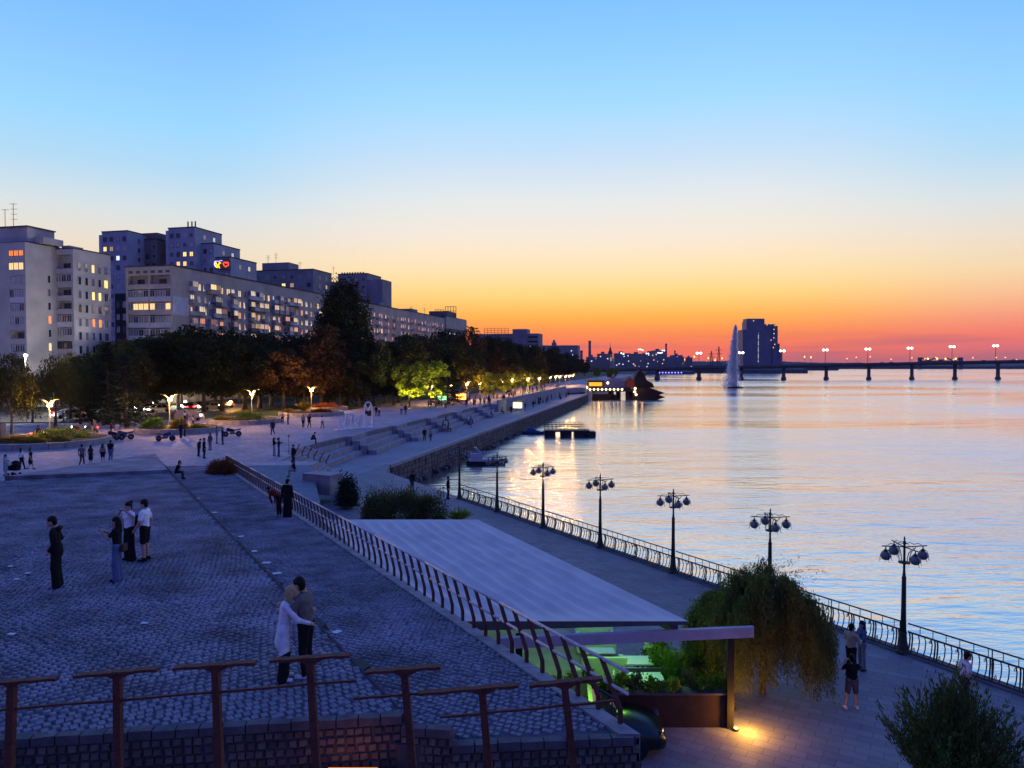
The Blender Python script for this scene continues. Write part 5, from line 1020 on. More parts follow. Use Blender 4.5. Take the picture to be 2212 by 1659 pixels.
for i, (x, y, e) in enumerate(((1.2,24.2,62),(3.6,22.6,80),(-1.8,28,30))):
    t = thing('ceiling_lamp', 'green flood lamp hanging under the cafe roof', 'lamp', (x,y,5.46), 0, 'green lamps under the cafe roof'); MB().lathe([(.16,0),(.2,.05),(.12,.12),(.03,.2)], 10).obj('housing', M_frameD, t); MB().lathe([(.14,-.015),(.14,-.004)], 10).obj('lens', G_lime, t); point_light('green_light', (0,0,-.12), e, (.30,1,.02), .2, t)
up = PZ(1590,1578,Z_Q); t = thing('ground_spot', 'small amber ground spotlight at the foot of the cafe post', 'lamp', tuple(up)); MB().lathe([(.09,0),(.09,.06),(.06,.07)], 10).obj('housing', M_frameD, t); MB().lathe([(.05,.071),(.05,.08)], 10).obj('lens', glow('amber_lens', (1,.5,.05), 25), t); point_light('amber_light', (.30,-.10,.42), 120, (1,.42,.05), .06, t)
# ================================================================== VEHICLES
def car_meshes(paint, key):
    st = [(-2.1,.60,.50,.55),(-2.05,.72,.55,.72),(-1.7,.82,.60,.88),(-1.0,.85,.62,.93),(0,.86,.62,.93),(.8,.86,.62,.92),(1.2,.85,.60,.90),(1.6,.82,.58,.82),(1.9,.76,.52,.72),(2.08,.66,.46,.60),(2.14,.52,.42,.48)]
    m = MB(); vs = []; fs = []; n = 9
    for x, w, s, h in st: vs += [(x,-w*.9,.22),(x,-w,.34),(x,-w,s),(x,-w*.93,s+(h-s)*.65),(x,0,h),(x,w*.93,s+(h-s)*.65),(x,w,s),(x,w,.34),(x,w*.9,.22)]
    for i in range(len(st)-1):
        for k in range(n-1): fs.append((i*n+k,i*n+k+1,(i+1)*n+k+1,(i+1)*n+k))
        fs.append((i*n+n-1,i*n,(i+1)*n,(i+1)*n+n-1))
    fs += [tuple(range(n)), tuple(range((len(st)-1)*n+n-1,(len(st)-1)*n-1,-1))]
    body = m.add(vs,fs).mesh('body', paint, True)
    g = MB(); P = lambda x,w,z: [(x,-w,z),(x,w,z)]
    st2 = [(-1.75,.72,.90,-1.2,.58),( -1.2,.58,1.38,0,0)]
    g.hexa([(-1.75,-.74,.86),(.95,-.76,.86),(.95,.76,.86),(-1.75,.74,.86),(-1.1,-.56,1.36),(.15,-.58,1.36),(.15,.58,1.36),(-1.1,.56,1.36)]); glass = g.mesh('glass_house', G_dark)
    rf = MB().hexa([(-1.15,-.58,1.362),(.2,-.6,1.362),(.2,.6,1.362),(-1.15,.58,1.362),(-1.05,-.5,1.42),(.08,-.52,1.42),(.08,.52,1.42),(-1.05,.5,1.42)])
    for s in (-1,1):
        for a, b in (((-1.78,.745),(-1.12,.565)),((.97,.765),(.17,.59)),((-.45,.77),(-.45,.595))): rf.tube([(a[0],s*a[1],.86),(b[0],s*b[1],1.38)], .035, 4)
    roof = rf.mesh('roof', paint); ty = MB().lathe([(.20,-.10),(.30,-.10),(.315,-.05),(.315,.05),(.30,.10),(.20,.10)], 18); tyre = ty.mesh('tyre', mat('tyre_rubber',(.02,.02,.02),.9,var=.1), True)
    rm = MB().lathe([(.03,-.11),(.07,-.11),(.06,-.08)], 10)
    for k in range(5): a = k*1.2566; rm.hexa([(math.cos(a+o)*r,math.sin(a+o)*r,z) for z in (-.10,-.06) for r, o in ((.05,-.35),(.20,-.12),(.20,.12),(.05,.35))])
    rm.lathe([(.185,-.08),(.2,-.105),(.205,.08)], 16); rim = rm.mesh('rim', mat('alloy_rim',(.45,.45,.45),.35,.9,var=.05))
    return body, glass, roof, tyre, rim
HL_off = mat('headlight_glass', (.5,.52,.55), .15, .6, var=.05)
CARM = {}
def car(label, loc, rz, col, key, head=None, tail=None, group=None, sc=1):
    if key not in CARM: CARM[key] = car_meshes(mat('car_paint_'+key, col, .28, .3, .6, var=.05), key)
    body, glass, roof, tyre, rim = CARM[key]; t = thing('parked_car' if head is None else 'car', label, 'car', loc, rz, group); t.scale = (sc,)*3
    link('body', body, t); link('glass_house', glass, t); link('roof', roof, t)
    for x in (-1.32,1.32):
        for s in (-1,1):
            w = bpy.data.objects.new('wheel', tyre); COL.objects.link(w); w.parent = t; w.location = (x,s*.78,.315); w.rotation_euler = (R(90)*(1 if s < 0 else -1)*-1+R(180),0,0); r = link('rim', rim, w)
    for s in (-1,1):
        MB().lathe([(.02,-.03),(.10,-.01),(.13,.02)], 10, (0,0,0)).obj('headlight', head or HL_off, t); o = t.children[-1] if False else COL.objects[-1]; o.location = (2.02,s*.55,.60); o.rotation_euler = (0,R(-72),s*R(14)); o.scale = (2.3,2.4,1) if head else (1.1,1.3,1)
        q = MB().box(-.04,-.13,-.07,.02,.13,.07).obj('tail_light', tail or mat('tail_plastic',(.25,.02,.02),.3,var=.05), t); q.location = (-2.04,s*.55,.66)
    MB().box(2.02,-.55,.28,2.13,.55,.42).obj('bumper', M_frameD, t); MB().box(2.06,-.28,.45,2.12,.28,.52).obj('grille', M_frameD, t)
    for s in (-1,1): MB().cbox((.75,s*.90,.98),(.10,.16,.11)).obj('mirror', MATS['car_paint_'+key], t)
    return t
car('dark green car parked at the cafe planter with its bonnet showing', (2.0,19.85,Z_Q), R(-3), (.008,.022,.016), 'green')
W_h = glow('headlight_on', (1,.9,.7), 40); R_t = glow('taillight_on', (1,.02,.01), 30)
tc_ = [(312,131,R(-30),'white headlights far back in the street under the largest oak','grey',True),(338,127,R(-25),'pale car with bright headlights behind the round bed','pale',True),(405,134,R(155),'car with glowing red tail lights under the largest oak','red',False),(428,138,R(150),'second car with glowing red tail lights under the oak','grey',False),(452,134,R(-20),'car facing the plaza with white headlights right of the red lights','pale',True),(482,139,R(-15),'car at the far end of the lit street by the orange lamp','grey',True),(140,113,R(-20),'car crossing behind the birches with headlights on','pale',True),(120,118,R(160),'car driving away behind the winged lamp','red',False),(168,116,R(-10),'pale car beside the birch trunks','pale',True)]
cols = {'grey':(.12,.12,.13),'pale':(.5,.48,.45),'red':(.2,.02,.02)}
for i, (xd, d, rz, lab, key, front) in enumerate(tc_):
    car(lab if 'car' in lab else 'grey car with '+lab, ((xd-CX)/FD*d, d, 4.93), R(-95)+rz if front else R(95)+rz*.2, cols[key], key, W_h, R_t)
# small van and white tent-like camper near bed two
t = thing('van', 'rounded pale van parked behind the hedge bed', 'van', (fx(408,108),108,4.93), R(20)); t.scale = (.85,.85,.85); m = MB(); vs=[]; 
pf = [(-2.3,.3),(-2.3,1.2),(-1.9,1.75),(-1.0,1.98),(.8,1.95),(1.5,1.5),(2.2,1.05),(2.35,.6),(2.3,.3)]
m.add([(x,s*.9*(.9 if z > 1.6 else 1),z) for s in (-1,1) for x,z in pf], [tuple(range(8,-1,-1)), tuple(range(9,18))]+[(i,(i+1)%9,(i+1)%9+9,i+9) for i in range(9)]); m.obj('body', mat('van_paint',(.22,.21,.20),.4,var=.05), t, False)
MB().hexa([(1.52,-.75,1.46),(2.15,-.75,1.10),(2.15,.75,1.10),(1.52,.75,1.46),(1.56,-.72,1.50),(2.19,-.72,1.13),(2.19,.72,1.13),(1.56,.72,1.50)]).obj('windscreen', G_dark, t)
for x in (-1.4,1.4):
    for s in (-1,1): w = link('wheel', CARM['grey'][3], t, (x,s*.84,.315)); w.rotation_euler = (R(90),0,0)
MB().cbox((1.9,-.93,1.0),(.5,.04,.5)).obj('lit_window', G_cool, t)
def motorcycle(label, loc, rz, col, key, red=False):
    t = thing('motorcycle', label, 'motorcycle', loc, rz, 'motorcycles parked on the plaza'); paint = mat('bike_paint_'+key, col, .25, .3, .6, var=.05)
    for x in (-.68,.72):
        w = link('wheel', CARM['grey'][3], t, (x,0,.315)); w.rotation_euler = (R(90),0,0); w.scale = (1,1,.7); rm = link('rim', CARM['grey'][4], w)
    MB().hexa([(-.25,-.13,.55),(.40,-.14,.60),(.40,.14,.60),(-.25,.13,.55),(-.15,-.12,.86),(.36,-.16,.98),(.36,.16,.98),(-.15,.12,.86)]).obj('tank', paint, t)
    MB().hexa([(-.85,-.10,.72),(-.2,-.14,.66),(-.2,.14,.66),(-.85,.10,.72),(-.95,-.09,.92),(-.2,-.13,.80),(-.2,.13,.80),(-.95,.09,.92)]).obj('seat', M_frameD, t)
    MB().cbox((.02,0,.45),(.55,.30,.32)).obj('engine', mat('engine_metal',(.16,.16,.17),.4,.7,var=.2), t)
    MB().hexa([(.38,-.17,.55),(.66,-.10,.70),(.66,.10,.70),(.38,.17,.55),(.36,-.17,1.0),(.58,-.1,1.02),(.58,.1,1.02),(.36,.17,1.0)]).obj('fairing', paint, t)
    for s in (-1,1): MB().tube([(.72,s*.1,.315),(.45,s*.1,.98)], .025, 5).obj('fork', M_globe, t); MB().tube([(.42,0,1.0),(.36,s*.22,1.06),(.26,s*.34,1.04)], .018, 5).obj('handlebar', M_frameD, t); MB().cbox((.38,s*.32,1.18),(.03,.13,.08)).obj('mirror', M_frameD, t); MB().tube([(-.1,s*.12,.5),(-.68,s*.12,.315)], .03, 5).obj('swing_arm', M_globe, t)
    MB().tube([(0,-.17,.32),(-.4,-.18,.30),(-.85,-.2,.42)], .05, 7).obj('exhaust', M_globe, t); MB().lathe([(.02,-.03),(.1,0),(.11,.05)], 10).obj('headlight', W_h if red else HL_off, t); o = COL.objects[-1]; o.location = (.66,0,.86); o.rotation_euler = (0,R(-80),0)
    q = MB().box(-.03,-.1,-.05,.02,.1,.05).obj('tail_light', R_t if red else MATS['tail_plastic'], t); q.location = (-.95,0,.86)
    return t
bk = [(83,951,R(80),(.15,.01,.01),'red','red-lit motorcycle ridden by a man in a dark jacket on the lawn edge',True),(248,951,R(200),(.02,.02,.02),'black','black touring motorcycle in front of the dome spruce',False),(268,950,R(215),(.02,.06,.22),'blue','blue motorcycle next to the black touring one',False),(357,953,R(10),(.04,.05,.14),'navy','large chrome and navy motorcycle in front of the second round bed',False),(502,943,R(205),(.015,.02,.06),'dark','dark motorcycle with a top box beside the third round bed',False),(168,938,R(190),(.18,.01,.01),'redb','red motorcycle near the birch trunks',True),(196,938,R(170),(.02,.08,.2),'blueb','blue motorcycle under the rider with a bright headlight',True)]
for xd, yd, rz, c, key, lab, red in bk: motorcycle(lab, tuple(PZ(xd,yd,Z_P)), rz, c, key, red)
# ================================================================== WINGED PLAZA LAMPS
M_post = mat('lamp_post_white', (.20,.19,.18), .5, var=.1, vscale=3); M_wing = mat('lamp_wing', (.34,.27,.15), .4, var=.0)  # wings tinted amber, the lamp's warm glow put into their colour
G_bulb = glow('warm_bulb', (1,.70,.30), 26)
def wing_lamp():
    t = thing('winged_lamp', '', 'street lamp'); MB().lathe([(.16,0),(.16,.25),(.09,.3),(.06,3.7),(.08,3.72),(.08,3.9)], 10).obj('post', M_post, t)
    for s in (-1,1):
        st = [(.05,3.85,.06),(.28,4.12,.22),(.55,4.32,.28),(.85,4.42,.2),(1.15,4.44,.04)]; vs = []; fs = []
        for x,z,w in st: vs += [(s*x,-w,z),(s*x,0,z+.05),(s*x,w,z),(s*x,0,z-.03)]
        for i in range(4):
            for k in range(4): fs.append((i*4+k,i*4+(k+1)%4,(i+1)*4+(k+1)%4,(i+1)*4+k))
        MB().add(vs,fs).obj('wing', M_wing, t, True)
    for a in (20,140,260): x, y = .2*math.cos(R(a)), .2*math.sin(R(a)); MB().tube([(0,0,3.6),(x,y,3.62)], .02, 5).obj('bracket', M_post, t); MB().lathe([(.03,-.10),(.10,-.05),(.12,.02),(.07,.1),(.02,.12)], 10, (x,y,3.7)).obj('bulb', G_bulb, t, True)
    MB().lathe([(.02,-.05),(.12,0),(.15,.10),(.05,.22)], 10, (.34,-.1,4.02)).obj('bulb', G_bulb, t, True)
    return t
wl = wing_lamp(); wl_list = [(105,868),(365,857),(543,846),(672,839),(932,831),(973,829),(1008,827),(1036.5,826),(1086,822),(1104.6,820),(1116,816),(1124.6,819),(1140,818),(1164.6,816.5),(1188,814.5),(1200,813),(1209,813),(1221.5,812),(1229.6,811.5),(1237,810.5)]
wlab = ['gull-winged street lamp rising from the hedge bed on the lawn side','gull-winged street lamp over the pale van','gull-winged street lamp between the second and third round beds','gull-winged street lamp beside the bed with the yellow bush']
for i, (xd, yd) in enumerate(wl_list):
    d = 4.1*1579.5/(yd-789); x = (xd-CX)/FD*d; lab = wlab[i] if i < 4 else 'gull-winged street lamp glowing in the row along the upper promenade'
    if i == 0: w = wl; w.location = (x,d,Z_P); w['label'] = lab; w['group'] = 'gull-winged lamps on the plaza and promenade'
    else: w = dup(wl, (x,d,Z_P), R(rnd.uniform(-8,8)), lab)
    point_light('lamp_light', (.3,-.35,3.95), 2000 if i < 4 else (260 if i < 8 else 45), (1,.46,.11), .15, w)
# orange and white street lights behind the trees
for i, (xd, yd, d, e, c, lab) in enumerate(((498,868,140,500,(1,.45,.12),'orange street lamp at the end of the lit street'),(55,768,112,700,(1,.93,.75),'tall lamp with a dazzling white head among the birches'),(400,868,150,700,(1,.9,.75),'white street lamp over the traffic'),(330,872,140,500,(1,.9,.8),'white street lamp behind the pale van'),(470,872,152,600,(1,.85,.7),'white street lamp left of the orange one'),(150,885,128,600,(1,.9,.75),'white street lamp behind the birches'))):
    p = PD(xd, yd, d); t = thing('street_light', lab, 'street lamp', (p.x,d,4.9)); h = p.z-4.9; MB().tube([(0,0,0),(0,0,h-.1)], [.12,.07], 6).obj('post', M_post, t); MB().lathe([(.05,-.25),(.26,-.05),(.28,.1),(.1,.2)], 10, (0,0,h)).obj('lamp_head', glow('street_head_%d'%i, c, 22), t, True); point_light('street_glow', (0,-.5,h-.2), e*9, c, .3, t)
# ================================================================== ROUND FLOWER BEDS
M_bedw = mat('bed_wall_stone', (.27,.26,.25), .8, var=.25, vscale=1.5, bump=.3); M_soil = mat('bed_soil', (.05,.035,.025), .95, var=.3)
def bed(label, cx, cy, rx, h=.62):
    t = thing('flower_bed', label, 'flower bed', (cx,cy,Z_P)); n = 28
    for k in range(n):
        a0, a1 = 2*math.pi*k/n, 2*math.pi*(k+1)/n-.008; P = [(r*math.cos(a),r*math.sin(a)) for r, a in ((rx,a0),(rx,a1),(rx-.45,a1),(rx-.45,a0))]; MB().prism(P, -.05, h).obj('wall_stone', M_bedw, t)
    MB().prism([((rx-.46)*math.cos(2*math.pi*k/n),(rx-.46)*math.sin(2*math.pi*k/n)) for k in range(n)], 0, h-.08).obj('soil', M_soil, t); return t
def bedshrub(t, x, y, rx, ry, h, m, seed, nm='foliage'): o = link(nm, bush_mesh(seed, rx, ry, h, .17, m, 46, 80, .4, .2), t, (x,y,.5))
t = bed('round stone flower bed with a long green hedge beside the strolling groups', fx(85,76.5), 76.5, 6.6); bedshrub(t, 1.3,1.6,3.6,1.3,1.3,LF_hed,101); bedshrub(t,-.8,-2.8,2.4,.8,.75,LF_hedy,102); bedshrub(t,3.6,-2.4,1.2,.8,.65,LF_hedy,103); bedshrub(t,1.3,-3.2,1.4,.7,.6,LF_hedy,104)
t = bed('round stone flower bed with bright green hedge behind the navy motorcycle', fx(385,91), 91, 5.0); bedshrub(t,-2.6,-.8,2.1,1.1,1.35,LF_hed,105); bedshrub(t,.3,-.6,1.2,.9,1.3,LF_hedy,106); bedshrub(t,3,-1.4,1.3,.9,.6,LF_hedy,107)
t = bed('round stone flower bed with low green juniper beside the walking man', fx(528,105), 105, 5.0); bedshrub(t,.6,-.6,3.0,1.3,1.2,LF_hed,108); bedshrub(t,-2.6,-1.5,1.4,.8,.6,LF_hedy,109)
t = bed('round stone flower bed with a feathery yellow bush behind the strollers', fx(672,121), 121, 5.3); link('foliage', spray_bush(110,1.6,2.0,.2,LF_hedy,120,.25), t, (-1.4,.5,.5)); bedshrub(t,-3.2,-1.8,1.3,.8,.7,LF_hedy,111); bedshrub(t,2,-1.4,2,1,.8,LF_rust,112)
t = bed('low stone flower bed with bare reddish shrubs in front of the trees', fx(700,133), 134, 4.0); bedshrub(t,0,-1,3,1.4,1.0,LF_rust,113)
# stone block bench at the slope
bp_ = PZ(706,1040,4.3); t = thing('stone_bench', 'large block-shaped stone bench with a man sitting on its end', 'bench', (bp_.x,bp_.y,4.2), R(-25)); MB().box(-1.7,-.75,-.8,.9,.75,.62).obj('block', M_bedw, t); MB().box(-1.74,-.79,.625,.94,.79,.72).obj('seat_slab', M_gran, t)
lw = thing('low_wall', 'low grey wall running from the stone bench to the thuja', 'wall', (0,0,0)); a, c = PZ(722,1052,Z_Q), PZ(762,1098,Z_Q)
for k in range(6): u0, u1 = k/6, (k+1)/6-.004; q0, q1 = a.lerp(c,u0), a.lerp(c,u1); MB().hexa([(q0.x,q0.y,2.7),(q1.x,q1.y,2.7),(q1.x-.35,q1.y-.1,2.7),(q0.x-.35,q0.y-.1,2.7),(q0.x,q0.y,4.3-.9*u0),(q1.x,q1.y,4.3-.9*u1),(q1.x-.35,q1.y-.1,4.3-.9*u1),(q0.x-.35,q0.y-.1,4.3-.9*u0)]).obj('stone', M_bedw, lw)
# ================================================================== WHITE LETTER SIGN
M_let = mat('white_letter', (.78,.77,.76), .5, var=.05)
lp = PZ(762,926,Z_P); t = thing('letter_sign', 'white free-standing letter sign with a tall arched M panel at the steps', 'sign', tuple(lp), R(52)); S = lp.y/1579.5
def txt(ch, x, z, size, nm='letter', m=M_let, w=1.):
    cu = bpy.data.curves.new(nm, 'FONT'); cu.body = ch; cu.size = size; cu.extrude = .07; cu.bevel_depth = .012; cu.resolution_u = 3; cu.offset = .03
    tmp = bpy.data.objects.new('tmp', cu); COL.objects.link(tmp); bpy.context.view_layer.update(); me = bpy.data.meshes.new_from_object(tmp.evaluated_get(bpy.context.evaluated_depsgraph_get())); bpy.data.objects.remove(tmp); bpy.data.curves.remove(cu); me.materials.clear(); me.materials.append(m)
    o = link(nm, me, t, (x,0,z)); o.rotation_euler = (R(90),0,0); o.scale = (w,1,1); return o
for i, (ch, x) in enumerate((('м',-2.5),('р',-1.35),('і',-.35),('я',.1),('Ц',1.0))): txt(ch, x, .12 if ch != 'р' else .55, 2.7 if ch != 'Ц' else 2.2, w=.95)
MB().box(-2.9,-.35,0,3.3,.35,.1).obj('plinth', M_let, t)
fr = MB(); arc = [(1.95,.1),(1.95,2.6)]+[(2.6-.65*math.cos(a),2.6+.75*math.sin(a)) for a in [math.pi*k/10 for k in range(1,10)]]+[(3.25,2.6),(3.25,.1)]
for k in range(len(arc)-1): fr.tube([(arc[k][0],0,arc[k][1]),(arc[k+1][0],0,arc[k+1][1])], .09, 5)
fr.tube([(2.15,0,2.9),(2.6,0,2.2),(3.05,0,2.9)], .12, 5).tube([(2.1,0,.5),(2.6,0,1.3),(3.1,0,.5)], .1, 5); fr.obj('arched_frame', M_let, t); MB().box(2.02,.05,1.5,3.18,.12,2.2).obj('panel', M_rustd, t)
# info post, pillars, kiosks
ip = PZ(624,982,Z_P); t = thing('sign_post', 'thin blue-grey sign post with a small round head on the plaza', 'sign post', tuple(ip)); MB().tube([(0,0,0),(0,0,1.7)], .03, 6).obj('post', M_globe, t); MB().lathe([(.02,-.12),(.12,0),(.02,.12)], 10, (0,0,1.75)).obj('head', M_globe, t)
cp_ = PZ(3,962,Z_P); t = thing('metal_cabinet', 'grey metal cabinet at the edge of the plaza lawn', 'cabinet', tuple(cp_)); MB().box(-.7,-.4,0,.25,.4,2.3).obj('body', M_globe, t); MB().box(-.6,-.42,.2,.15,-.40,2.1).obj('door', M_conc, t)
def kiosk(label, xd, yd, z, w, h, glowm, roofm, e, c, nm='kiosk'):
    p = PZ(xd, yd, z); t = thing(nm, label, 'kiosk', tuple(p), R(-12)); MB().box(-w/2,0,0,w/2,1.8,h).obj('body', M_plBw, t); MB().box(-w/2+.15,-.03,.9,w/2-.15,-.002,h-.25).obj('serving_window', glowm, t); MB().box(-w/2-.3,-.9,h,w/2+.3,2,h+.12).obj('roof', roofm, t); MB().box(-w/2,-.35,.82,w/2,-.035,.88).obj('counter', M_plBw, t)
    point_light('kiosk_light', (0,-1.0,h-.3), e*.35, c, .2, t)
kiosk('orange lit market stall among the crowd', 996, 872, Z_P, 2.4, 2.3, glow('stall_orange',(1,.42,.06),4), M_rustd, 260, (1,.45,.12)); kiosk('green lit market stall with a pale awning', 956, 874, Z_P, 2.4, 2.2, glow('stall_green',(.4,1,.5),2.5), M_plBw, 160, (.5,1,.6)); kiosk('yellow lit drinks cooler kiosk on the lower promenade', 1118, 890, Z_Q, 2.2, 2.3, glow('stall_yellow',(1,.85,.35),3), M_frameD, 160, (1,.8,.4))
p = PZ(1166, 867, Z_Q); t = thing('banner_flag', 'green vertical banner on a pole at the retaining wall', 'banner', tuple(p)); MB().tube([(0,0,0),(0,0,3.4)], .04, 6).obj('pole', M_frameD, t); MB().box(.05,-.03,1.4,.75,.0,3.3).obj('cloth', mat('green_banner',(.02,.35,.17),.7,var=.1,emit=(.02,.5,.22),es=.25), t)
p = PZ(1129, 885, Z_Q); t = thing('banner_flag', 'pale vertical banner beside the yellow kiosk', 'banner', tuple(p)); MB().tube([(0,0,0),(0,0,2.6)], .04, 6).obj('pole', M_frameD, t); MB().box(.05,-.03,.8,.5,.0,2.5).obj('cloth', M_plBw, t)
# ================================================================== BOATS
p = PZ(1224, 943, Z_W); t = thing('pontoon', 'black floating pontoon with round openings and pipe railings', 'pontoon', (p.x,p.y,0)); S = p.y/1579.5; W_ = 96*S; M_pon = mat('pontoon_steel', (.025,.024,.024), .6, .3, var=.3, vscale=2)
for x in (-.5,-.14,.17,.40): MB().box(x*W_,-1.4,-.3,x*W_+W_*.24,1.4,1.0).obj('float_tank', M_pon, t)
MB().box(-.5*W_,-1.6,1.0,.5*W_,1.6,1.25).obj('deck', M_pon, t)
for s in (-1.5,1.5):
    for z in (1.7,2.05,2.4): MB().tube([(-.5*W_,s,z),(.38*W_,s,z)], .035, 5).obj('rail', M_pon, t)
    for k in range(11): x = -.5*W_+.88*W_*k/10; MB().tube([(x,s,1.25),(x,s,2.4)], .035, 5).obj('railing_post', M_pon, t)
MB().tube([(.42*W_,-1.2,1.25),(.42*W_,-1.2,2.2),(.5*W_,-1.2,1.3)], .04, 5).obj('ladder', M_pon, t); MB().lathe([(.35,-.2),(.55,0),(.35,.2)], 12, (.46*W_,-1.4,.5)).obj('tyre_fender', M_pon, t)
def boat(label, xd, yd, L_, hullm, deckm, rz, rails=True):
    p = PZ(xd, yd, 0); t = thing('boat', label, 'boat', (p.x,p.y,0), rz); st = [(-.5,.75,.35),(-.3,1,.3),(0,1,.28),(.25,.85,.35),(.42,.45,.5),(.5,.04,.62)]; vs = []; fs = []; B = L_*.17
    for x,w,h in st: vs += [(x*L_,0,-.25),(x*L_,-w*B*.8,-.1),(x*L_,-w*B,h*L_*.18+.2),(x*L_,w*B,h*L_*.18+.2),(x*L_,w*B*.8,-.1)]
    for i in range(5):
        for k in range(5): fs.append((i*5+k,i*5+(k+1)%5,(i+1)*5+(k+1)%5,(i+1)*5+k))
    MB().add(vs,fs+[(0,1,2,3,4),(29,28,27,26,25)]).obj('hull', hullm, t); zd = .33*L_*.18+.3; MB().box(-.45*L_,-B*.8,zd-.12,.3*L_,B*.8,zd+.12).obj('deck', deckm, t)
    if rails:
        for s in (-1,1):
            for k in range(10): x = (-.45+.085*k)*L_; MB().tube([(x,s*B*.8,zd+.1),(x,s*B*.8,zd+1.0)], .03, 5).obj('railing_post', M_frame, t)
            for z in (.55,1.0): MB().tube([(-.45*L_,s*B*.8,zd+z),(.315*L_,s*B*.8,zd+z)], .03, 5).obj('rail', M_frame, t)
        MB().box(-.4*L_,-B*.5,zd+.12,-.1*L_,B*.5,zd+.85).obj('cabin', deckm, t); MB().hexa([(-.14*L_,-B*.5,zd+.85),(-.1*L_,-B*.5,zd+.85),(-.1*L_,B*.5,zd+.85),(-.14*L_,B*.5,zd+.85),(-.3*L_,-B*.5,zd+1.7),(-.26*L_,-B*.5,zd+1.7),(-.26*L_,B*.5,zd+1.7),(-.3*L_,B*.5,zd+1.7)]).obj('windscreen', M_frame, t)
    else: MB().hexa([(-.3*L_,-B*.7,zd),(.2*L_,-B*.7,zd),(.2*L_,B*.7,zd),(-.3*L_,B*.7,zd),(-.2*L_,-B*.5,zd+.7),(.05*L_,-B*.5,zd+.6),(.05*L_,B*.5,zd+.6),(-.2*L_,B*.5,zd+.7)]).obj('cover', deckm, t)
    return t
boat('moored boat with white rail frame and black hull by the quay wall', 1050, 1003, 5.2, M_pon, M_plBw, R(8)); boat('small blue covered boat beside the pontoon', 1152, 938, 4.2, mat('blue_hull',(.03,.06,.14),.5,var=.1), mat('blue_cover',(.05,.10,.25),.8,var=.2), R(-10), False)
# restaurant ship
p = PZ(1350, 864, 0); d = p.y; S = d/1579.5; t = thing('restaurant_ship', 'dark wooden restaurant ship with rows of bulbs and an orange lit cabin', 'ship', (p.x,d,0)); M_sh = mat('ship_wood', (.022,.014,.011), .8, var=.3, vscale=.5); X = lambda xd: (xd-1350)*S; Zp = lambda yd: PD(1350,yd,d).z
MB().box(X(1270),0,-.3,X(1332),9,Zp(853)-.0).obj('pontoon_hull', M_sh, t); MB().box(X(1268),-.4,Zp(846),X(1362),9,Zp(837)).obj('upper_deck', M_sh, t); MB().box(X(1320),0,-.3,X(1326),8,Zp(846)).box(X(1337),0,-.3,X(1341),8,Zp(846)).box(X(1358),0,-.3,X(1366),8,Zp(846)).obj('pier', M_sh, t)
MB().box(X(1272),1,Zp(837),X(1302),7,Zp(824)).obj('cabin', M_sh, t); MB().box(X(1273),.85,Zp(834),X(1301),.98,Zp(826)).obj('lit_window', glow('cabin_orange',(1,.35,.03),1.6), t); MB().box(X(1269),.3,Zp(824),X(1306),8,Zp(822)).obj('cabin_roof', M_sh, t)
MB().box(X(1304),2,Zp(837),X(1352),9,Zp(826)).obj('blue_tent', mat('tent_blue',(.16,.2,.34),.8,var=.1), t)
MB().prism([(X(1304),Zp(826)),(X(1352),Zp(826)),(X(1345),Zp(818)),(X(1320),Zp(816))],0,1).obj('tent_roof', MATS['tent_blue'], t); o = COL.objects[-1]; o.rotation_euler = (R(90),0,0); o.location = (0,9,0); o.scale = (1,1,7)
for k in range(9): MB().lathe([(.05,-.4),(.45,0),(.05,.4)], 8, (X(1274+8.6*k),-.9,Zp(841))).obj('bulb', glow('ship_bulb',(1,.72,.35),6), t, True)
hull = [(1358,850),(1362,842),(1380,838),(1405,838),(1437,849),(1424,853),(1438,858),(1418,864),(1364,864)]
for k, yy in enumerate((0,)): MB().add([(X(a),0,Zp(b)) for a,b in hull]+[(X(a),8,Zp(b)) for a,b in hull], [tuple(range(8,-1,-1)),tuple(range(9,18))]+[(i,(i+1)%9,(i+1)%9+9,i+9) for i in range(9)]).obj('galleon_hull', M_sh, t)
sp_ = [(1368,838),(1376,812),(1383,799),(1392,806),(1400,822),(1412,828),(1416,838)]
MB().add([(X(a),2,Zp(b)) for a,b in sp_]+[(X(a),6,Zp(b)) for a,b in sp_], [tuple(range(6,-1,-1)),tuple(range(7,14))]+[(i,(i+1)%7,(i+1)%7+7,i+7) for i in range(7)]).obj('galleon_sails', M_sh, t); MB().tube([(X(1384),4,Zp(838)),(X(1384),4,Zp(795))], .3, 6).obj('mast', M_sh, t); MB().box(X(1353),1.5,Zp(838),X(1372),5,Zp(824)).obj('red_house', mat('red_house',(.25,.06,.03),.8,var=.2), t); MB().prism([(X(1353),Zp(824)),(X(1372),Zp(824)),(X(1362),Zp(814))],0,1).obj('house_roof', MATS['red_house'], t); o = COL.objects[-1]; o.rotation_euler = (R(90),0,0); o.location = (0,5,0); o.scale = (1,1,3.5)
for xd, yd in ((1267,837),(1370,846),(1371,839),(1373,852),(1312,827)): MB().lathe([(.05,-.5),(.5,0),(.05,.5)], 8, (X(xd),-1.1,Zp(yd))).obj('bulb', MATS['ship_bulb'], t, True)
for xx, e in ((-10,120),(6,70)): point_light('deck_light', (xx,-2.2,4.2), e, (1,.45,.12), .3, t)
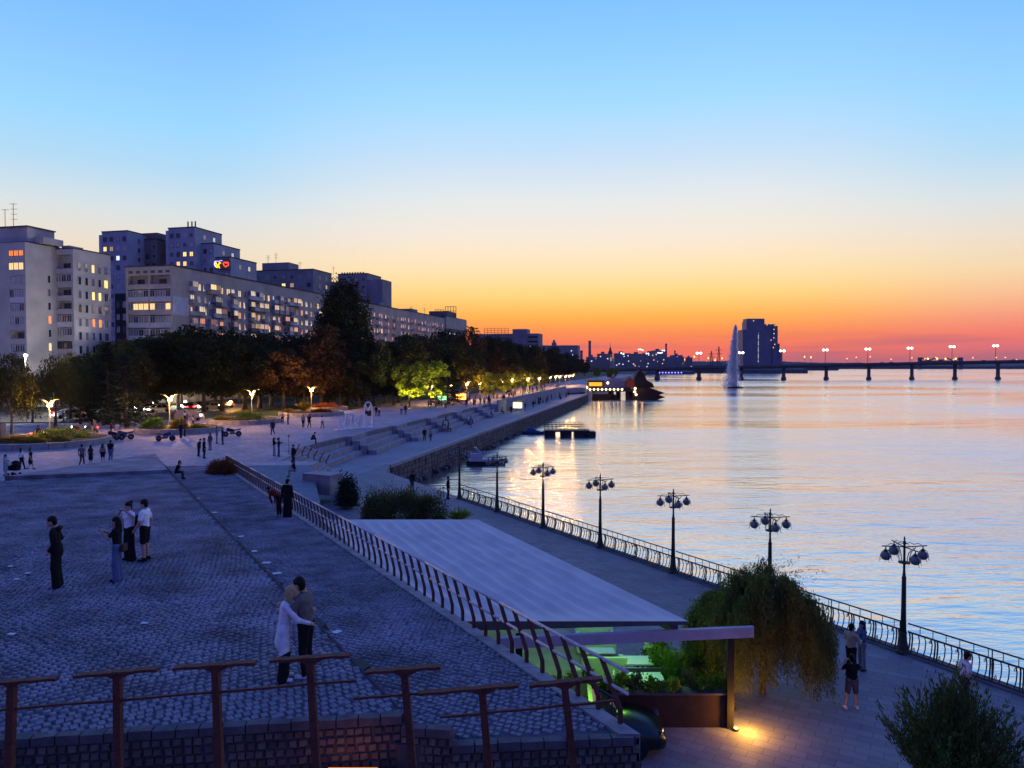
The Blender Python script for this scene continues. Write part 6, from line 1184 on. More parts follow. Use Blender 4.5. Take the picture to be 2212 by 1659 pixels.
# fountain jet
fp = PZ(1588, 838, 0); t = thing('fountain', 'tall white water jet of the floating river fountain', 'fountain', (fp.x,fp.y,0)); S = fp.y/1579.5; hF = PD(1590,703,fp.y).z
M_jet = bpy.data.materials.new('water_spray'); M_jet.use_nodes = True; tt = M_jet.node_tree; tt.nodes.clear(); dd_ = N(tt,'ShaderNodeBsdfDiffuse'); dd_.inputs[0].default_value = (.95,.95,.97,1); tl = N(tt,'ShaderNodeBsdfTranslucent'); tl.inputs[0].default_value = (.95,.95,.97,1); tr = N(tt,'ShaderNodeBsdfTransparent'); m1 = N(tt,'ShaderNodeMixShader'); m2 = N(tt,'ShaderNodeMixShader'); m1.inputs[0].default_value = .5; m2.inputs[0].default_value = .35
tt.links.new(dd_.outputs[0],m1.inputs[1]); tt.links.new(tl.outputs[0],m1.inputs[2]); tt.links.new(m1.outputs[0],m2.inputs[1]); tt.links.new(tr.outputs[0],m2.inputs[2]); oo = N(tt,'ShaderNodeOutputMaterial'); tt.links.new(m2.outputs[0],oo.inputs[0])
rg = np.random.default_rng(3); n = 7800; z = hF*rg.uniform(0,1,n)**.9; wv_ = np.interp(z/hF,[0,.08,.3,.75,.97,1],[3.8,3.0,2.0,1.2,.7,.2]); c = np.stack([rg.normal(0,.5,n)*wv_-2.2*(1-z/hF)*rg.uniform(0,1.6,n)**2, rg.normal(0,.45,n)*wv_, z],1)
link('spray', leafmesh('spray', c, 1.15, M_jet, rg, .4, np.tile([0,0,1.],(n,1))), t); MB().lathe([(1.3,0),(.8,hF*.3),(.45,hF*.8),(.06,hF)], 10).obj('core_jet', M_jet, t, True); MB().lathe([(4.6,-.3),(4.6,.5),(1.5,.9)], 16).obj('float_base', M_pon, t)

# yellow ground floodlights that light the young trees
for i, (xd, d, e) in enumerate(((884,136,4500),(928,144,4500),(1056,166,1500),(1088,186,1200),(1142,222,1000),(612,116,2200))):
    c = (1,.85,.15) if i < 5 else (1,.55,.2)
    t = thing('tree_floodlight', 'small ground floodlight shining up into a lit tree', 'floodlight', (fx(xd,d),d,4.93), 0, 'floodlights at the foot of the lit trees'); MB().lathe([(.12,0),(.16,.1),(.14,.2)], 8).obj('housing', M_frameD, t); MB().lathe([(.10,.201),(.10,.21)], 8).obj('lens', glow('flood_lens_%d' % (i//5), c, 12), t); fl = point_light('flood_light', (0,0,.35), e*.55, c, .2, t); ld = bpy.data.lights.new('flood_light', 'SPOT'); ld.energy = e*(2.2 if i < 2 else .8); ld.color = c; ld.spot_size = R(115); ld.spot_blend = .6; ld.shadow_soft_size = .2; fl.data = ld; fl.rotation_euler = (R(180)-R(18),0,0)
# ================================================================== PEOPLE
def surface_net(F, org, h):
    S = F < 0; nx, ny, nz = F.shape; c8 = np.zeros((nx-1,ny-1,nz-1), np.int8)
    for dx in (0,1):
        for dy in (0,1):
            for dz in (0,1): c8 += S[dx:nx-1+dx,dy:ny-1+dy,dz:nz-1+dz]
    act = (c8 > 0) & (c8 < 8); idx = -np.ones(act.shape, np.int64); I = np.argwhere(act); idx[act] = np.arange(len(I)); acc = np.zeros((len(I),3)); cnt = np.zeros(len(I))
    cor = [(a,b,c) for a in (0,1) for b in (0,1) for c in (0,1)]
    for a in cor:
        for ax in range(3):
            if a[ax]: continue
            b = list(a); b[ax] = 1; fa = F[I[:,0]+a[0],I[:,1]+a[1],I[:,2]+a[2]]; fb = F[I[:,0]+b[0],I[:,1]+b[1],I[:,2]+b[2]]; k = (fa < 0) != (fb < 0); t = np.where(k, fa/(fa-fb+1e-12), 0)
            p = np.tile(np.array(a,float),(len(I),1)); p[:,ax] += t; acc[k] += p[k]; cnt[k] += 1
    V = org + (I + acc/np.maximum(cnt,1)[:,None])*h; Q = []
    for ax in range(3):
        sl0 = [slice(1,-1)]*3; sl1 = [slice(1,-1)]*3; sl0[ax] = slice(0,-1); sl1[ax] = slice(1,None); A = S[tuple(sl0)]; B = S[tuple(sl1)]; e = np.argwhere(A != B); off = np.ones(3,int); off[ax] = 0; e = e + off
        u, w = (ax+1)%3, (ax+2)%3; du = np.zeros(3,int); du[u] = 1; dw = np.zeros(3,int); dw[w] = 1
        q = np.stack([idx[tuple((e-du-dw).T)],idx[tuple((e-dw).T)],idx[tuple(e.T)],idx[tuple((e-du).T)]],1); f = ~S[tuple(e.T)]; q[f] = q[f][:,::-1]; Q.append(q)
    return V, np.concatenate(Q)
def prim_d(P, p):
    a, b, ra, rb_, sc = np.array(p[0],float), np.array(p[1],float), p[2], p[3], np.array(p[5] if len(p) > 5 else (1,1,1),float)
    q = (P-a)/sc; ba = (b-a)/sc; L2 = (ba*ba).sum(); t = np.clip((q@ba)/L2,0,1) if L2 > 1e-9 else np.zeros(P.shape[:-1]); d = np.linalg.norm(q-t[...,None]*ba,axis=-1)-(ra+(rb_-ra)*t); return d*sc.min()
def sdf_mesh(name, prims, mats, h, k=.025, sm=1):
    lo = np.min([np.minimum(p[0],p[1])-max(p[2],p[3])*1.2 for p in prims],0)-3*h; hi = np.max([np.maximum(p[0],p[1])+max(p[2],p[3])*1.2 for p in prims],0)+3*h
    n = np.ceil((hi-lo)/h).astype(int)+1; F = np.full(n, 9., np.float64); ax = [lo[i]+h*np.arange(n[i]) for i in range(3)]
    for p in prims:
        r = max(p[2],p[3])*1.25+k*2+2*h; a = np.minimum(p[0],p[1])-r; b = np.maximum(p[0],p[1])+r; s = [slice(max(0,int((a[i]-lo[i])/h)),min(n[i],int((b[i]-lo[i])/h)+2)) for i in range(3)]
        G = np.stack(np.meshgrid(ax[0][s[0]],ax[1][s[1]],ax[2][s[2]],indexing='ij'),-1); d = prim_d(G,p); f = F[tuple(s)]; hh = np.clip(.5+.5*(f-d)/k,0,1); F[tuple(s)] = np.where(np.abs(f-d) < k, f*(1-hh)+d*hh-k*hh*(1-hh), np.minimum(f,d))
    V, Q = surface_net(F, lo, h); me = mesh_np(name, V, Q, mats, True)
    if len(mats) > 1:
        c = V[Q].mean(1); D = np.full((len(mats),len(c)), 9.)
        for p in prims: D[p[4]] = np.minimum(D[p[4]], prim_d(c,p)-(p[6] if len(p) > 6 else 0))
        me.polygons.foreach_set('material_index', D.argmin(0).astype(np.int32))
    return me
CM = {}
def cloth(c, rough=.85):
    k = tuple(c)
    if k not in CM: CM[k] = mat('cloth_%d_%d_%d' % tuple(int(x*999) for x in c), c, rough, var=.18, vscale=14, spec=.15, bump=.7, bscale=7)
    return CM[k]
SKIN = (.42,.26,.19)
BLK = (.012,.012,.014); WHT = (.86,.87,.90); NAVY = (.02,.025,.05); JEAN = (.10,.14,.26); GRY = (.16,.15,.15)
def human(pose='stand', top=BLK, bottom=BLK, shoes=BLK, skin=SKIN, sleeve='short', legs='trousers', h=.024, girl=False, armL=None, armR=None, legL=None, legR=None, lean=0., leanx=0., hood=False, long_top=0., head=(0,0), bulk=1.):
    """Prims for one body, height about 1.75, facing +Y. 0 skin 1 top 2 bottom 3 shoes"""
    sw = .165 if girl else .19; P = []; b = bulk
    hipz = .93; seat = pose == 'sit'
    if seat: hipz = .48
    cl_, sl_ = math.cos(lean), math.sin(lean)
    T = lambda x, y, z: (x+leanx*(z-hipz), y*cl_+sl_*(z-hipz), hipz+cl_*(z-hipz)-sl_*y)
    ch = hipz+.40; sh = hipz+.50; nk = hipz+.57; hd = hipz+.70
    P.append((T(-.075,0,hipz+.02),T(.075,0,hipz+.02),.118*b,.118*b,2,(1,.85,1)))
    P.append((T(0,0,hipz+.10),T(0,.01,ch),.135*b,.155*b,1,(1.12,.78,1))); P.append((T(-sw+.04,0,sh-.03),T(sw-.04,0,sh-.03),.072*b,.072*b,1))
    P.append((T(0,0,sh),T(0,.01,nk+.03),.055,.05,0)); hx, hy = head[0], head[1]; H = T(0,.03,hd); H = (H[0]+hx,H[1]+hy,H[2])
    P += [(H,H,.098,.098,0,(.80,1,1.18)),((H[0]+hx*.3,H[1]+.045,H[2]-.07),(H[0]+hx*.3,H[1]+.06,H[2]-.085),.05,.045,0),((H[0],H[1]+.095,H[2]+.0),(H[0],H[1]+.112,H[2]-.025),.012,.016,0),((H[0]-.08,H[1],H[2]-.01),(H[0]-.08,H[1]-.005,H[2]-.03),.016,.014,0),((H[0]+.08,H[1],H[2]-.01),(H[0]+.08,H[1]-.005,H[2]-.03),.016,.014,0)]
    if girl: P += [(T(-.06,.10,ch-.03),T(-.06,.10,ch-.03),.065,.065,1),(T(.06,.10,ch-.03),T(.06,.10,ch-.03),.065,.065,1)]
    if long_top: P.append((T(0,0,hipz+.05),T(0,-.01,hipz-long_top),.145,.168,1,(1.05,.82,1),.07))
    if hood: P.append((T(-.08,-.10,sh+.02),T(.08,-.10,sh+.02),.06,.06,1)); P.append((T(0,-.01,hipz+.05),T(0,-.01,hipz-.06),.155,.165,1,(1.1,.85,1),.05))
    for s, A in ((-1,armL),(1,armR)):
        S0 = T(s*sw,0,sh-.02); E, W = A if A else ((s*(sw+.065),-.03,sh-.30),(s*(sw+.07),.06,sh-.54)); E, W = T(*E) if lean or leanx else E, T(*W) if lean or leanx else W
        mid = tuple(S0[i]+(E[i]-S0[i])*.62 for i in range(3)); ua = .050 if not girl else .043
        if sleeve == 'long': P.append((S0,E,(ua+.014)*b,ua+.008,1)); P.append((E,W,ua+.007,ua-.008,1))
        elif sleeve == 'none': P.append((S0,E,ua,ua-.007,0)); P.append((E,W,ua-.008,.028,0))
        else: P.append((S0,mid,(ua+.014)*b,ua+.012,1,(1,1,1),.004)); P.append((S0,E,ua,ua-.006,0)); P.append((E,W,ua-.006,.028,0))
        d = np.array(W)-np.array(E); d = d/np.linalg.norm(d); o = np.cross(d,[0,0,1.]); o = o/(np.linalg.norm(o)+1e-6)
        hc = np.array(W)+d*.05; P.append((tuple(np.array(W)),tuple(hc+d*.025),.030,.036,0))
        f3 = np.cross(d,o)
        for q, ln in ((-.027,.062),(-.009,.075),(.009,.072),(.027,.056)): P.append((tuple(hc+d*.03+o*q),tuple(hc+d*(.03+ln*.75)+o*q*1.15+f3*.02),.0115,.009,0))
        P.append((tuple(np.array(W)+d*.02+o*.028),tuple(np.array(W)+d*.06+o*.058+f3*.012),.012,.010,0))
    for s, A in ((-1,legL),(1,legR)):
        HP = (s*.088,0,hipz)
        if A: K, AN = A
        elif seat: K, AN = (s*.11,.42,.50),(s*.11,.44,.09)
        elif pose == 'walk': K, AN = ((s*.09,.12,.50),(s*.09,.22,.09)) if s > 0 else ((s*.09,.03,.50),(s*.09,-.27,.14))
        else: K, AN = (s*.10,.02,.50),(s*.115,-.02,.09)
        fr = 1. if not girl else .92; kd = tuple(HP[i]+(K[i]-HP[i])*.8 for i in range(3))
        if legs == 'trousers': P.append((HP,K,.096*fr*b,.066*b,2)); P.append((K,AN,.066*b,.055,2))
        elif legs == 'wide': P.append((HP,K,.10*fr*b,.092*b,2)); P.append((K,(AN[0],AN[1],AN[2]-.03),.092*b,.098*b,2))
        elif legs == 'shorts': P.append((HP,K,.095*fr,.055,0)); P.append((HP,kd,.105*b,.088*b,2,(1,1,1),.006)); P.append((K,AN,.056,.036,0)); P.append((tuple(K[i]+(AN[i]-K[i])*.3 for i in range(3)),)*2+(.058,.058,0,(.9,1,1.3)))
        elif legs == 'bare': P.append((HP,K,.092*fr,.052,0)); P.append((K,AN,.053,.034,0))
        dirf = np.array([K[0]-HP[0],0,0]); tx = AN[0]+s*.02
        P.append((AN,(AN[0],AN[1],AN[2]-.03),.045,.042,3 if legs != 'bare' else 0)); P.append(((AN[0],AN[1]-.04,AN[2]-.045),(tx,AN[1]+.15,AN[2]-.055),.045,.036,3,(1,1,.95)))
    if legs == 'bare' or legs == 'skirt': P.append((T(0,0,hipz+.05),(0,0,hipz-.32),.13,.19,2,(1,.9,1),.01))
    return P, H
def hair_prims(style, H):
    x, y, z = H
    P = [((x,y-.015,z+.035),(x,y-.015,z+.035),.106,.106,0,(.83,1.02,1.02)),((x,y-.06,z-.02),(x,y-.06,z-.05),.07,.06,0)]
    if style == 'long': P += [((x-.05,y-.06,z-.02),(x-.07,y-.07,z-.24),.055,.05,0),((x+.05,y-.06,z-.02),(x+.07,y-.07,z-.24),.055,.05,0),((x,y-.08,z),(x,y-.10,z-.26),.07,.07,0)]
    if style == 'bob': P += [((x-.06,y-.03,z),(x-.075,y-.02,z-.12),.05,.04,0),((x+.06,y-.03,z),(x+.075,y-.02,z-.12),.05,.04,0),((x,y-.07,z),(x,y-.09,z-.15),.07,.06,0)]
    if style == 'bun': P += [((x,y-.09,z+.1),(x,y-.10,z+.11),.055,.055,0)]
    if style == 'tail': P += [((x,y-.10,z+.05),(x,y-.17,z-.12),.045,.03,0)]
    if style == 'cap': P = [((x,y-.0,z+.045),(x,y-.0,z+.05),.108,.108,0,(.84,1.02,.9)),((x,y+.08,z+.045),(x,y+.15,z+.035),.055,.05,0,(1,1,.25)),((x,y-.06,z-.02),(x,y-.06,z-.05),.066,.055,0)]
    return P
def add_person(label, loc, rz, hgt=1.75, hair='short', hairc=(.012,.010,.009), vox=.024, group=None, name='person', **kw):
    P, H = human(**kw); ms = [mat('skin', SKIN, .55, var=.08, vscale=10), cloth(kw.get('top',BLK)), cloth(kw.get('bottom',BLK)), cloth(kw.get('shoes',BLK),.6)]
    t = thing(name, label, 'person', tuple(loc), rz, group); t.scale = (hgt/1.75,)*3
    link('body', sdf_mesh('body', P, ms, vox, .028), t); link('hair' if hair != 'cap' else 'cap', sdf_mesh('hair', hair_prims(hair,H), [cloth(hairc,.6)], vox*.9, .02), t)
    return t
def on(zf, xd, yd): return solve_plane(xd, yd, zf) if callable(zf) else PZ(xd, yd, zf)
BLOND = (.42,.30,.15); BRN = (.05,.03,.018)
# --- stone platform
add_person('man in black hoodie and black trousers standing alone on the stone platform', on(plat_z,123,1268), R(108), 1.84, vox=.016, hood=True, sleeve='long', top=BLK, bottom=BLK, shoes=(.25,.25,.27), armL=((-.245,-.05,1.16),(-.20,.10,.96)), armR=((.245,-.05,1.16),(.20,.10,.96)), legs='wide', head=(-.01,.03), lean=.05)
g = add_person('girl in black top and blue jeans holding up a phone on the platform', on(plat_z,254,1254), R(98), 1.70, hair='long', vox=.016, girl=True, top=BLK, bottom=JEAN, legs='wide', armL=((-.21,.16,1.20),(-.08,.36,1.38)), armR=((.21,.16,1.20),(.03,.36,1.38)))
MB().box(-.035,-.006,-.07,.035,.006,.07).obj('phone', M_globe, g); ph = COL.objects[-1]; ph.location = (-.02,.44,1.46); ph.rotation_euler = (R(15),0,0)
bag = MB().hexa([(-.16,-.22,.82),(.16,-.22,.82),(.14,-.12,.82),(-.14,-.12,.82),(-.15,-.21,1.0),(.15,-.21,1.0),(.13,-.13,1.0),(-.13,-.13,1.0)]).obj('waist_bag', cloth((.05,.035,.03)), g)
add_person('woman in white top and black trousers with both hands raised to her face', on(plat_z,280,1210), R(150), 1.74, hair='bun', vox=.016, girl=True, top=WHT, bottom=BLK, legs='wide', sleeve='short', armL=((-.36,.10,1.34),(-.14,.17,1.50)), armR=((.36,.10,1.34),(.14,.17,1.50)), bulk=1.06)
m_ = add_person('man in white T-shirt and black shorts with a dark bag on the platform', on(plat_z,314,1211), R(92), 1.82, vox=.016, top=WHT, bottom=BLK, legs='shorts', armL=((-.27,.03,1.14),(-.22,.18,.94)), armR=((.25,-.06,1.14),(.24,.05,.92)))
MB().hexa([(-.10,.14,1.0),(.10,.14,1.0),(.10,.26,1.0),(-.10,.26,1.0),(-.09,.12,1.32),(.09,.12,1.32),(.09,.22,1.32),(-.09,.22,1.32)]).obj('chest_bag', cloth(BLK), m_)
# --- embracing couple
cpl = on(plat_z, 640, 1464)
wpos = on(plat_z, 614, 1468); mpos = on(plat_z, 662, 1461)
add_person('blonde woman in a long white shirt and wide black trousers hugging the man', wpos, R(-78), 1.68, hair='bob', hairc=BLOND, vox=.0135, girl=True, top=(.66,.69,.74), bottom=BLK, shoes=(.72,.74,.78), sleeve='long', legs='wide', long_top=.22, armR=((.20,.24,1.18),(.10,.44,1.10)), armL=((-.23,.22,1.26),(-.10,.42,1.30)), head=(.02,.06), lean=.10)
add_person('man in a grey T-shirt and black trousers hugging the blonde woman', mpos, R(82), 1.80, hair='short', vox=.0135, top=(.15,.135,.12), bottom=BLK, shoes=(.66,.69,.74), sleeve='short', legs='trousers', armL=((-.27,.15,1.19),(-.13,.38,1.20)), armR=((.26,.18,1.22),(.10,.42,1.26)), head=(-.03,.05), lean=.06, bulk=1.12)
# --- ramp
add_person('man in dark clothes and cap standing at the ramp railing', on(ramp_z,621,1117), R(-12), 1.76, hair='cap', vox=.02, top=BLK, bottom=BLK, sleeve='long', legs='wide', bulk=1.12, hood=True, shoes=(.4,.4,.42))
add_person('person in a red jacket bending over beside the man in the cap', on(ramp_z,603,1114), R(75), 1.66, vox=.02, top=(.16,.014,.012), bottom=BLK, sleeve='long', lean=1.0, armL=((-.2,.22,1.22),(-.14,.40,1.05)), armR=((.2,.22,1.22),(.14,.40,1.05)), shoes=(.4,.4,.42))
k_ = on(ramp_z,394,1036); add_person('man in black sitting on the kerb at the tip of the stone platform', k_+Vector((-.45,0,.02)), R(-75), 1.75, vox=.02, pose='sit', lean=.35, armL=((-.2,.18,.78),(-.08,.36,.66)), armR=((.2,.18,.78),(.08,.36,.66)), top=BLK, bottom=NAVY)
# --- quay right
add_person('man in a beige shirt photographed with his partner on the quay', PZ(1838,1462,Z_Q), R(-60), 1.78, vox=.018, top=(.42,.33,.22), bottom=BLK, sleeve='long', armL=((-.25,.10,1.18),(-.10,.30,1.22)), armR=((.25,.08,1.18),(.12,.32,1.16)))
add_person('woman in a blue jacket facing the man in beige on the quay', PZ(1862,1447,Z_Q), R(100), 1.68, hair='long', vox=.018, girl=True, top=(.07,.10,.19), bottom=(.20,.2,.26), sleeve='long', armL=((-.23,.12,1.18),(-.10,.32,1.24)), armR=((.23,.10,1.16),(.1,.3,1.1)))
add_person('person in black top and brown shorts taking a picture of the quay couple', PZ(1840,1532,Z_Q), R(-5), 1.66, hair='tail', vox=.018, girl=True, top=BLK, bottom=(.14,.10,.09), legs='shorts', shoes=(.6,.6,.62), armL=((-.26,.14,1.22),(-.10,.34,1.40)), armR=((.26,.14,1.22),(.10,.34,1.40)), legL=((-.13,.02,.5),(-.19,-.02,.09)), legR=((.13,.02,.5),(.17,.0,.09)))
add_person('person in a white shirt standing between the juniper bush and the railing', PZ(2082,1532,Z_Q), R(-90), 1.75, vox=.02, top=(.5,.52,.6), bottom=NAVY, sleeve='short', lean=.1)
# --- plaza groups
Z = Z_P
pl = [
 ('woman in pale blue dress pushing a dark pram beside the platform corner',12,1031,R(-100),1.68,dict(hair='tail',girl=True,top=(.25,.33,.42),bottom=(.25,.33,.42),legs='bare',armL=((-.2,.16,1.16),(-.14,.40,1.02)),armR=((.2,.16,1.16),(.14,.40,1.02)),pose='walk')),
 ('woman in white top and black trousers walking past the first round bed',46,1014,R(-20),1.70,dict(hair='long',hairc=BRN,girl=True,top=WHT,bottom=BLK,pose='walk')),
 ('woman in a short black dress walking beside the woman in white',66,1014,R(-60),1.66,dict(hair='tail',hairc=BRN,girl=True,top=BLK,bottom=BLK,legs='bare',pose='walk')),
 ('person in grey top and brown trousers leading the group of four',177,1006,R(10),1.75,dict(top=GRY,bottom=(.12,.08,.06),pose='walk')),
 ('person in dark red-brown jacket in the group of four',196,1005,R(-10),1.68,dict(hair='bob',girl=True,top=(.07,.03,.03),bottom=BLK,legs='bare')),
 ('woman in beige-grey jacket and shorts in the group of four',222,1000,R(5),1.66,dict(hair='long',hairc=BRN,girl=True,top=(.25,.22,.2),bottom=BLK,legs='shorts',sleeve='long')),
 ('broad man in black T-shirt at the end of the group of four',239,996,R(-5),1.80,dict(top=BLK,bottom=JEAN,bulk=1.2)),
 ('person leaning at the start of the ramp railing',429,986,R(-40),1.62,dict(top=BLK,bottom=BLK,lean=.25,sleeve='long')),
 ('tall person in dark coat at the start of the ramp railing',441,990,R(-80),1.80,dict(top=BLK,bottom=BLK,sleeve='long',long_top=.25)),
 ('person in grey-brown jacket behind the railing start',454,972,R(160),1.70,dict(hair='long',hairc=BRN,girl=True,top=(.12,.10,.10),bottom=GRY,sleeve='long')),
 ('man in grey jacket and jeans chatting by the dark motorcycle',468,958,R(-60),1.78,dict(top=GRY,bottom=(.2,.2,.22),sleeve='long')),
 ('man in black with dark jeans chatting by the dark motorcycle',481,960,R(100),1.78,dict(top=BLK,bottom=NAVY,sleeve='long')),
 ('man in navy walking alone across the middle of the plaza',589,939,R(170),1.78,dict(top=NAVY,bottom=NAVY,sleeve='long',pose='walk')),
 ('person in grey-brown walking with a bag behind the lone man',655,924,R(20),1.70,dict(top=(.3,.27,.25),bottom=BLK,pose='walk')),
 ('man in black walking beside the person with the bag',668,924,R(-10),1.78,dict(top=BLK,bottom=BLK,pose='walk')),
 ('woman in white shirt walking toward the letter sign',696,926,R(-15),1.72,dict(hair='tail',girl=True,top=WHT,bottom=(.12,.1,.1),sleeve='long',pose='walk')),
 ('woman in dark top and grey striped trousers beside the sign post',592,985,R(-60),1.68,dict(hair='long',girl=True,top=BLK,bottom=(.3,.3,.34),legs='wide',armR=((.2,.15,1.2),(.05,.35,1.3)),sleeve='long')),
 ('woman in black holding a phone next to the striped trousers',602,986,R(-70),1.70,dict(hair='tail',girl=True,top=BLK,bottom=(.08,.1,.18),legs='wide',armL=((-.2,.16,1.2),(-.05,.36,1.3)),sleeve='long')),
 ('man in dark jacket standing in front of the stone bench',634,1006,R(140),1.74,dict(top=BLK,bottom=NAVY,sleeve='long',shoes=(.6,.6,.62))),
 ('person in white top by the spruce beside the motorcycles',253,945,R(60),1.74,dict(top=(.6,.58,.55),bottom=(.5,.5,.5))),
 ('person in black standing between the touring motorcycle and the white top',240,944,R(-60),1.76,dict(top=BLK,bottom=BLK,sleeve='long')),
 ('man in dark clothes standing behind the navy motorcycle',391,946,R(80),1.80,dict(top=BLK,bottom=BLK,sleeve='long',bulk=1.15)),
 ('person in brown standing close to the man behind the navy motorcycle',399,942,R(-80),1.76,dict(top=(.08,.05,.04),bottom=BLK,sleeve='long')),
 ('woman in white trousers behind the second round bed',411,925,R(-100),1.70,dict(hair='long',girl=True,top=(.4,.35,.33),bottom=WHT)),
 ('woman in pale top beside the woman in white trousers',417,924,R(90),1.68,dict(hair='long',girl=True,top=(.55,.5,.45),bottom=BLK)),
 ('rider standing at the headlight of the blue motorcycle',204,936,R(100),1.80,dict(top=GRY,bottom=BLK,sleeve='long',hood=True)),
 ('woman with a pram near the end of the third round bed',610,915,R(-150),1.68,dict(hair='tail',girl=True,top=(.3,.28,.28),bottom=BLK)),
 ('person in pale top sitting at the edge of the fourth round bed',622,917,R(90),1.70,dict(top=(.2,.19,.2),bottom=NAVY)),
 ('person in dark clothes walking right of the letter sign',813,899,R(10),1.72,dict(top=BLK,bottom=NAVY,sleeve='long')),
 ('woman with a white bag right of the letter sign',819,899,R(-10),1.70,dict(hair='bob',girl=True,top=(.6,.58,.6),bottom=BLK)),
 ('person in white walking along the tree line with a partner',867,896,R(5),1.72,dict(hair='tail',girl=True,top=(.6,.58,.6),bottom=NAVY)),
 ('person in dark jacket walking along the tree line with a partner',876,896,R(-5),1.76,dict(top=NAVY,bottom=NAVY,sleeve='long')),
]
for lab, xd, yd, rz, hg, kw in pl: kw = dict(kw); hr = kw.pop('hair','short'); hc = kw.pop('hairc',(.012,.010,.009)); add_person(lab, PZ(xd,yd,Z), rz, hg, hr, hc, .03, 'people strolling on the plaza', **kw)
# sitting people
p = PZ(700,957,Z); add_person('man in black sitting on the top sitting step', Vector((top_x(p.y)-.35,p.y,Z-.05)), R(-80), 1.75, vox=.028, pose='sit', lean=.5, top=BLK, bottom=BLK, sleeve='long', armL=((-.2,.25,.75),(-.05,.42,.62)), armR=((.2,.25,.75),(.05,.42,.62)))
add_person('man with a lit phone sitting on the end of the stone bench', Vector((bp_.x-2.3,bp_.y-.4,4.72)), R(110), 1.75, vox=.028, pose='sit', lean=.25, top=BLK, bottom=(.25,.22,.2), armL=((-.2,.2,.8),(-.05,.4,.85)), armR=((.2,.2,.8),(.05,.4,.85)))
add_person('rider in dark jacket sitting on the red-lit motorcycle', PZ(83,951,Z)+Vector((.02,-.25,.34)), R(-10), 1.78, vox=.03, pose='sit', top=(.04,.02,.02), bottom=BLK, sleeve='long', lean=.25, armL=((-.24,.22,.85),(-.28,.48,.78)), armR=((.24,.22,.85),(.28,.48,.78)), legL=((-.22,.30,.42),(-.24,.1,.05)), legR=((.22,.30,.42),(.24,.1,.05)))
# pram and bicycle
pp = PZ(30,1029,Z); t = thing('pram', 'dark pram pushed by the woman in pale blue', 'pram', tuple(pp), R(-95)); MB().hexa([(-.2,-.35,.45),(.2,-.35,.45),(.2,.35,.45),(-.2,.35,.45),(-.25,-.42,.8),(.25,-.42,.8),(.25,.42,.8),(-.25,.42,.8)]).obj('basket', cloth(BLK), t); MB().lathe([(.02,.42),(.2,.36),(.3,.2),(.33,.0)], 10, (0,.15,.78)).obj('hood', cloth(BLK), t, True)
for x in (-.24,.24):
    for y in (-.3,.3): w = link('wheel', CARM['grey'][3], t, (x,y,.14)); w.rotation_euler = (0,R(90),0); w.scale = (.45,.45,.3)
MB().tube([(-.2,-.4,.75),(-.2,-.7,1.02),(.2,-.7,1.02),(.2,-.4,.75)], .018, 5).obj('handle', M_frameD, t)
pp = PZ(955,1078,Z_Q); t = thing('bicycle', 'bicycle leaning near the far end of the quay railing', 'bicycle', tuple(pp), R(120))
for x in (-.5,.5): bm_ = MB().tube([(x+.33*math.cos(a),0,.34+.33*math.sin(a)) for a in [k*math.pi/8 for k in range(17)]], .018, 5).obj('wheel', M_frameD, t)
MB().tube([(-.5,0,.34),(-.1,0,.34),(.35,0,.8),(-.2,0,.82),(-.5,0,.34)], .018, 5).tube([(-.1,0,.34),(-.22,0,.92)], .018, 5).tube([(.5,0,.34),(.32,0,.98)], .018, 5).obj('frame', M_globe, t); MB().tube([(.32,-.25,1.0),(.32,.25,1.0)], .015, 5).obj('handlebar', M_frameD, t); MB().cbox((-.23,0,.95),(.25,.13,.06)).obj('saddle', M_frameD, t)
add_person('person in black beside the bicycle at the end of the quay', PZ(968,1078,Z_Q), R(-100), 1.74, vox=.03, top=BLK, bottom=BLK, sleeve='long')
add_person('person looking over the quay corner behind the wide bush', PZ(890,1062,Z_Q), R(-30), 1.72, vox=.03, top=BLK, bottom=NAVY, sleeve='long', lean=.2)
# --- people on steps, promenade and in the crowd: shared bodies
protos = []
specs = [dict(top=BLK,bottom=BLK,sleeve='long'),dict(top=(.3,.28,.3),bottom=NAVY,pose='walk'),dict(top=(.55,.52,.5),bottom=BLK,girl=True),dict(top=NAVY,bottom=JEAN,pose='walk'),dict(top=(.10,.05,.05),bottom=BLK,girl=True,legs='bare'),dict(top=GRY,bottom=(.1,.09,.09),sleeve='long')]
hs_ = ['short','short','long','cap','long','short']
for s, hr in zip(specs, hs_):
    P, H = human(**s); protos.append((sdf_mesh('body', P, [MATS['skin'],cloth(s['top']),cloth(s['bottom']),cloth(BLK,.6)], .04, .03), sdf_mesh('hair', hair_prims(hr,H), [cloth((.012,.010,.009),.6)], .034, .02)))
P, H = human(pose='sit', lean=.2, top=BLK, bottom=NAVY); sit_me = (sdf_mesh('body', P, [MATS['skin'],cloth(BLK),cloth(NAVY),cloth(BLK,.6)], .04, .03), sdf_mesh('hair', hair_prims('short',H), [cloth((.012,.010,.009),.6)], .034, .02))
pr = random.Random(9)
def walker(label, p, group, k=None, sit=False, rz=None):
    b, hme = sit_me if sit else protos[pr.randrange(6) if k is None else k]; t = thing('person', label, 'person', tuple(p), pr.uniform(0,6.28) if rz is None else rz, group); s = pr.uniform(.93,1.03); t.scale = (s,s,s); link('body', b, t); link('hair', hme, t)
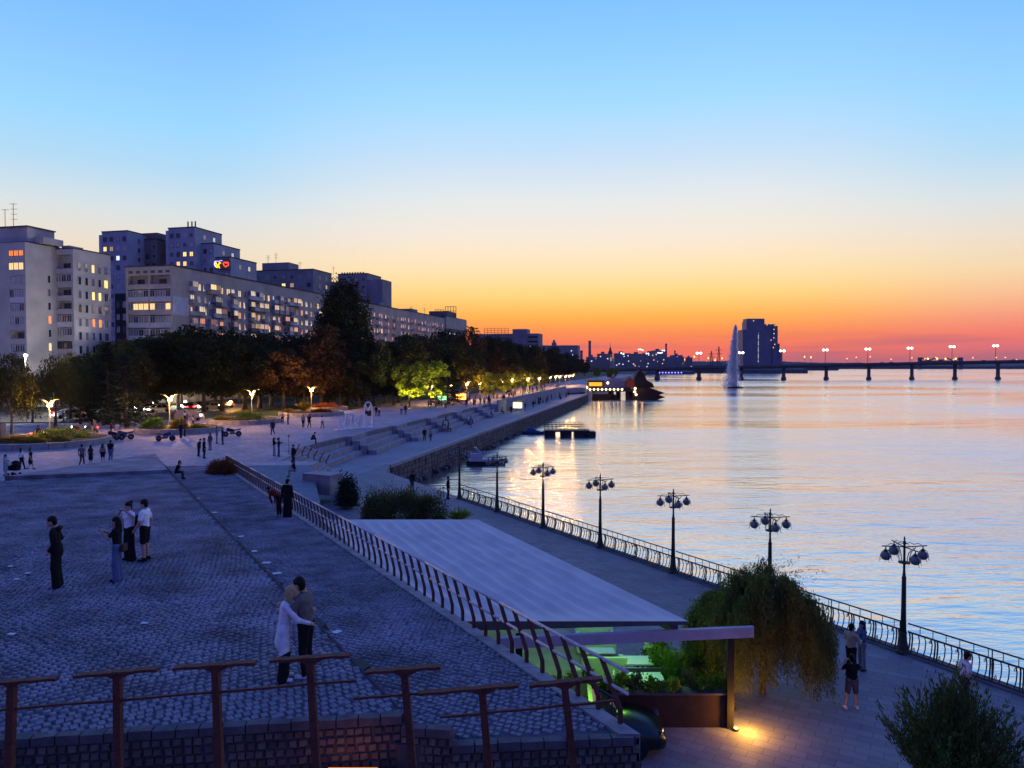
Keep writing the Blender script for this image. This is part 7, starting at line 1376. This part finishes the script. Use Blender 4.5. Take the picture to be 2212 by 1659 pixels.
for lab, xd, yd, k in (('person in dark clothes walking the lower promenade with a partner in grey',917,952,0),('person in grey walking the lower promenade beside a dark partner',930,953,1),('person in black at the foot of the promenade kiosk',1104,893,0),('person in navy near the pale banner',1134,886,3),('person in black standing under the green banner',1152,880,0),('person walking behind the green banner toward the ship',1181,872,5)): walker(lab, PZ(xd,yd,Z_Q), 'people on the lower promenade', k, rz=pr.choice([R(12),R(190)]))
def tier_seat(xd, yd, k):
    p = PZ(xd, yd, Z_P-.525*k); return Vector((p.x,p.y,Z_P-.525*k-.42))
for lab, xd, yd, k in (('person in the dark trio on the sitting steps, leaning forward',956,918,2),('person in the dark trio on the sitting steps, highest seat',962,908,1),('person in the dark trio on the sitting steps, lowest seat',967,926,3),('person sitting on the lower steps of a pair beyond the trio',1012,918,3),('person sitting on the upper steps of a pair beyond the trio',1016,908,2),('person reclining on the far steps near the kiosk',1060,895,2),('person sitting on the far steps right of the reclining one',1083,889,1)): walker(lab, tier_seat(xd,yd,k), 'people sitting on the steps', sit=True, rz=R(-80))
for i in range(44):
    u = i/43; d = 146+u*115+pr.uniform(-4,4); e = (-3.2+(d-154)/104*(wall_x(258)-7.6+3.2)) if d > 154 else top_x(d); x = e-pr.uniform(.8,9); walker('person in the evening crowd on the upper promenade', (x,d,Z_P+.0), 'crowd on the upper promenade')
for i in range(16): d = pr.uniform(138,160); x = fx(pr.uniform(925,1060),d); walker('visitor standing in front of the lit market stalls', (x,d,Z_P), 'visitors at the market stalls')
for i in range(14): d = pr.uniform(165,245); x = wall_x(d)-pr.uniform(3.5,6.5); walker('person resting along the foot of the long retaining wall', (x,d,Z_Q if i%2 else Z_Q-.3), 'people along the retaining wall', sit=not i%2)
for i in range(8): d = pr.uniform(100,112); x = fx(pr.uniform(120,520),d); walker('pedestrian in the street behind the round beds', (x,d,4.93), 'pedestrians behind the round beds')
# ================================================================== HAZE
hz = MB().box(-1490,-58,-2,4260,3660,122).obj('haze', []); stuff(hz)
hm = bpy.data.materials.new('evening_haze'); hm.use_nodes = True; tt = hm.node_tree; tt.nodes.clear()
pv = N(tt, 'ShaderNodeVolumePrincipled'); pv.inputs['Color'].default_value = (.78,.80,.92,1); pv.inputs['Density'].default_value = .00004; pv.inputs['Anisotropy'].default_value = 0.
om = N(tt, 'ShaderNodeOutputMaterial'); tt.links.new(pv.outputs[0], om.inputs['Volume']); hz.data.materials.append(hm)
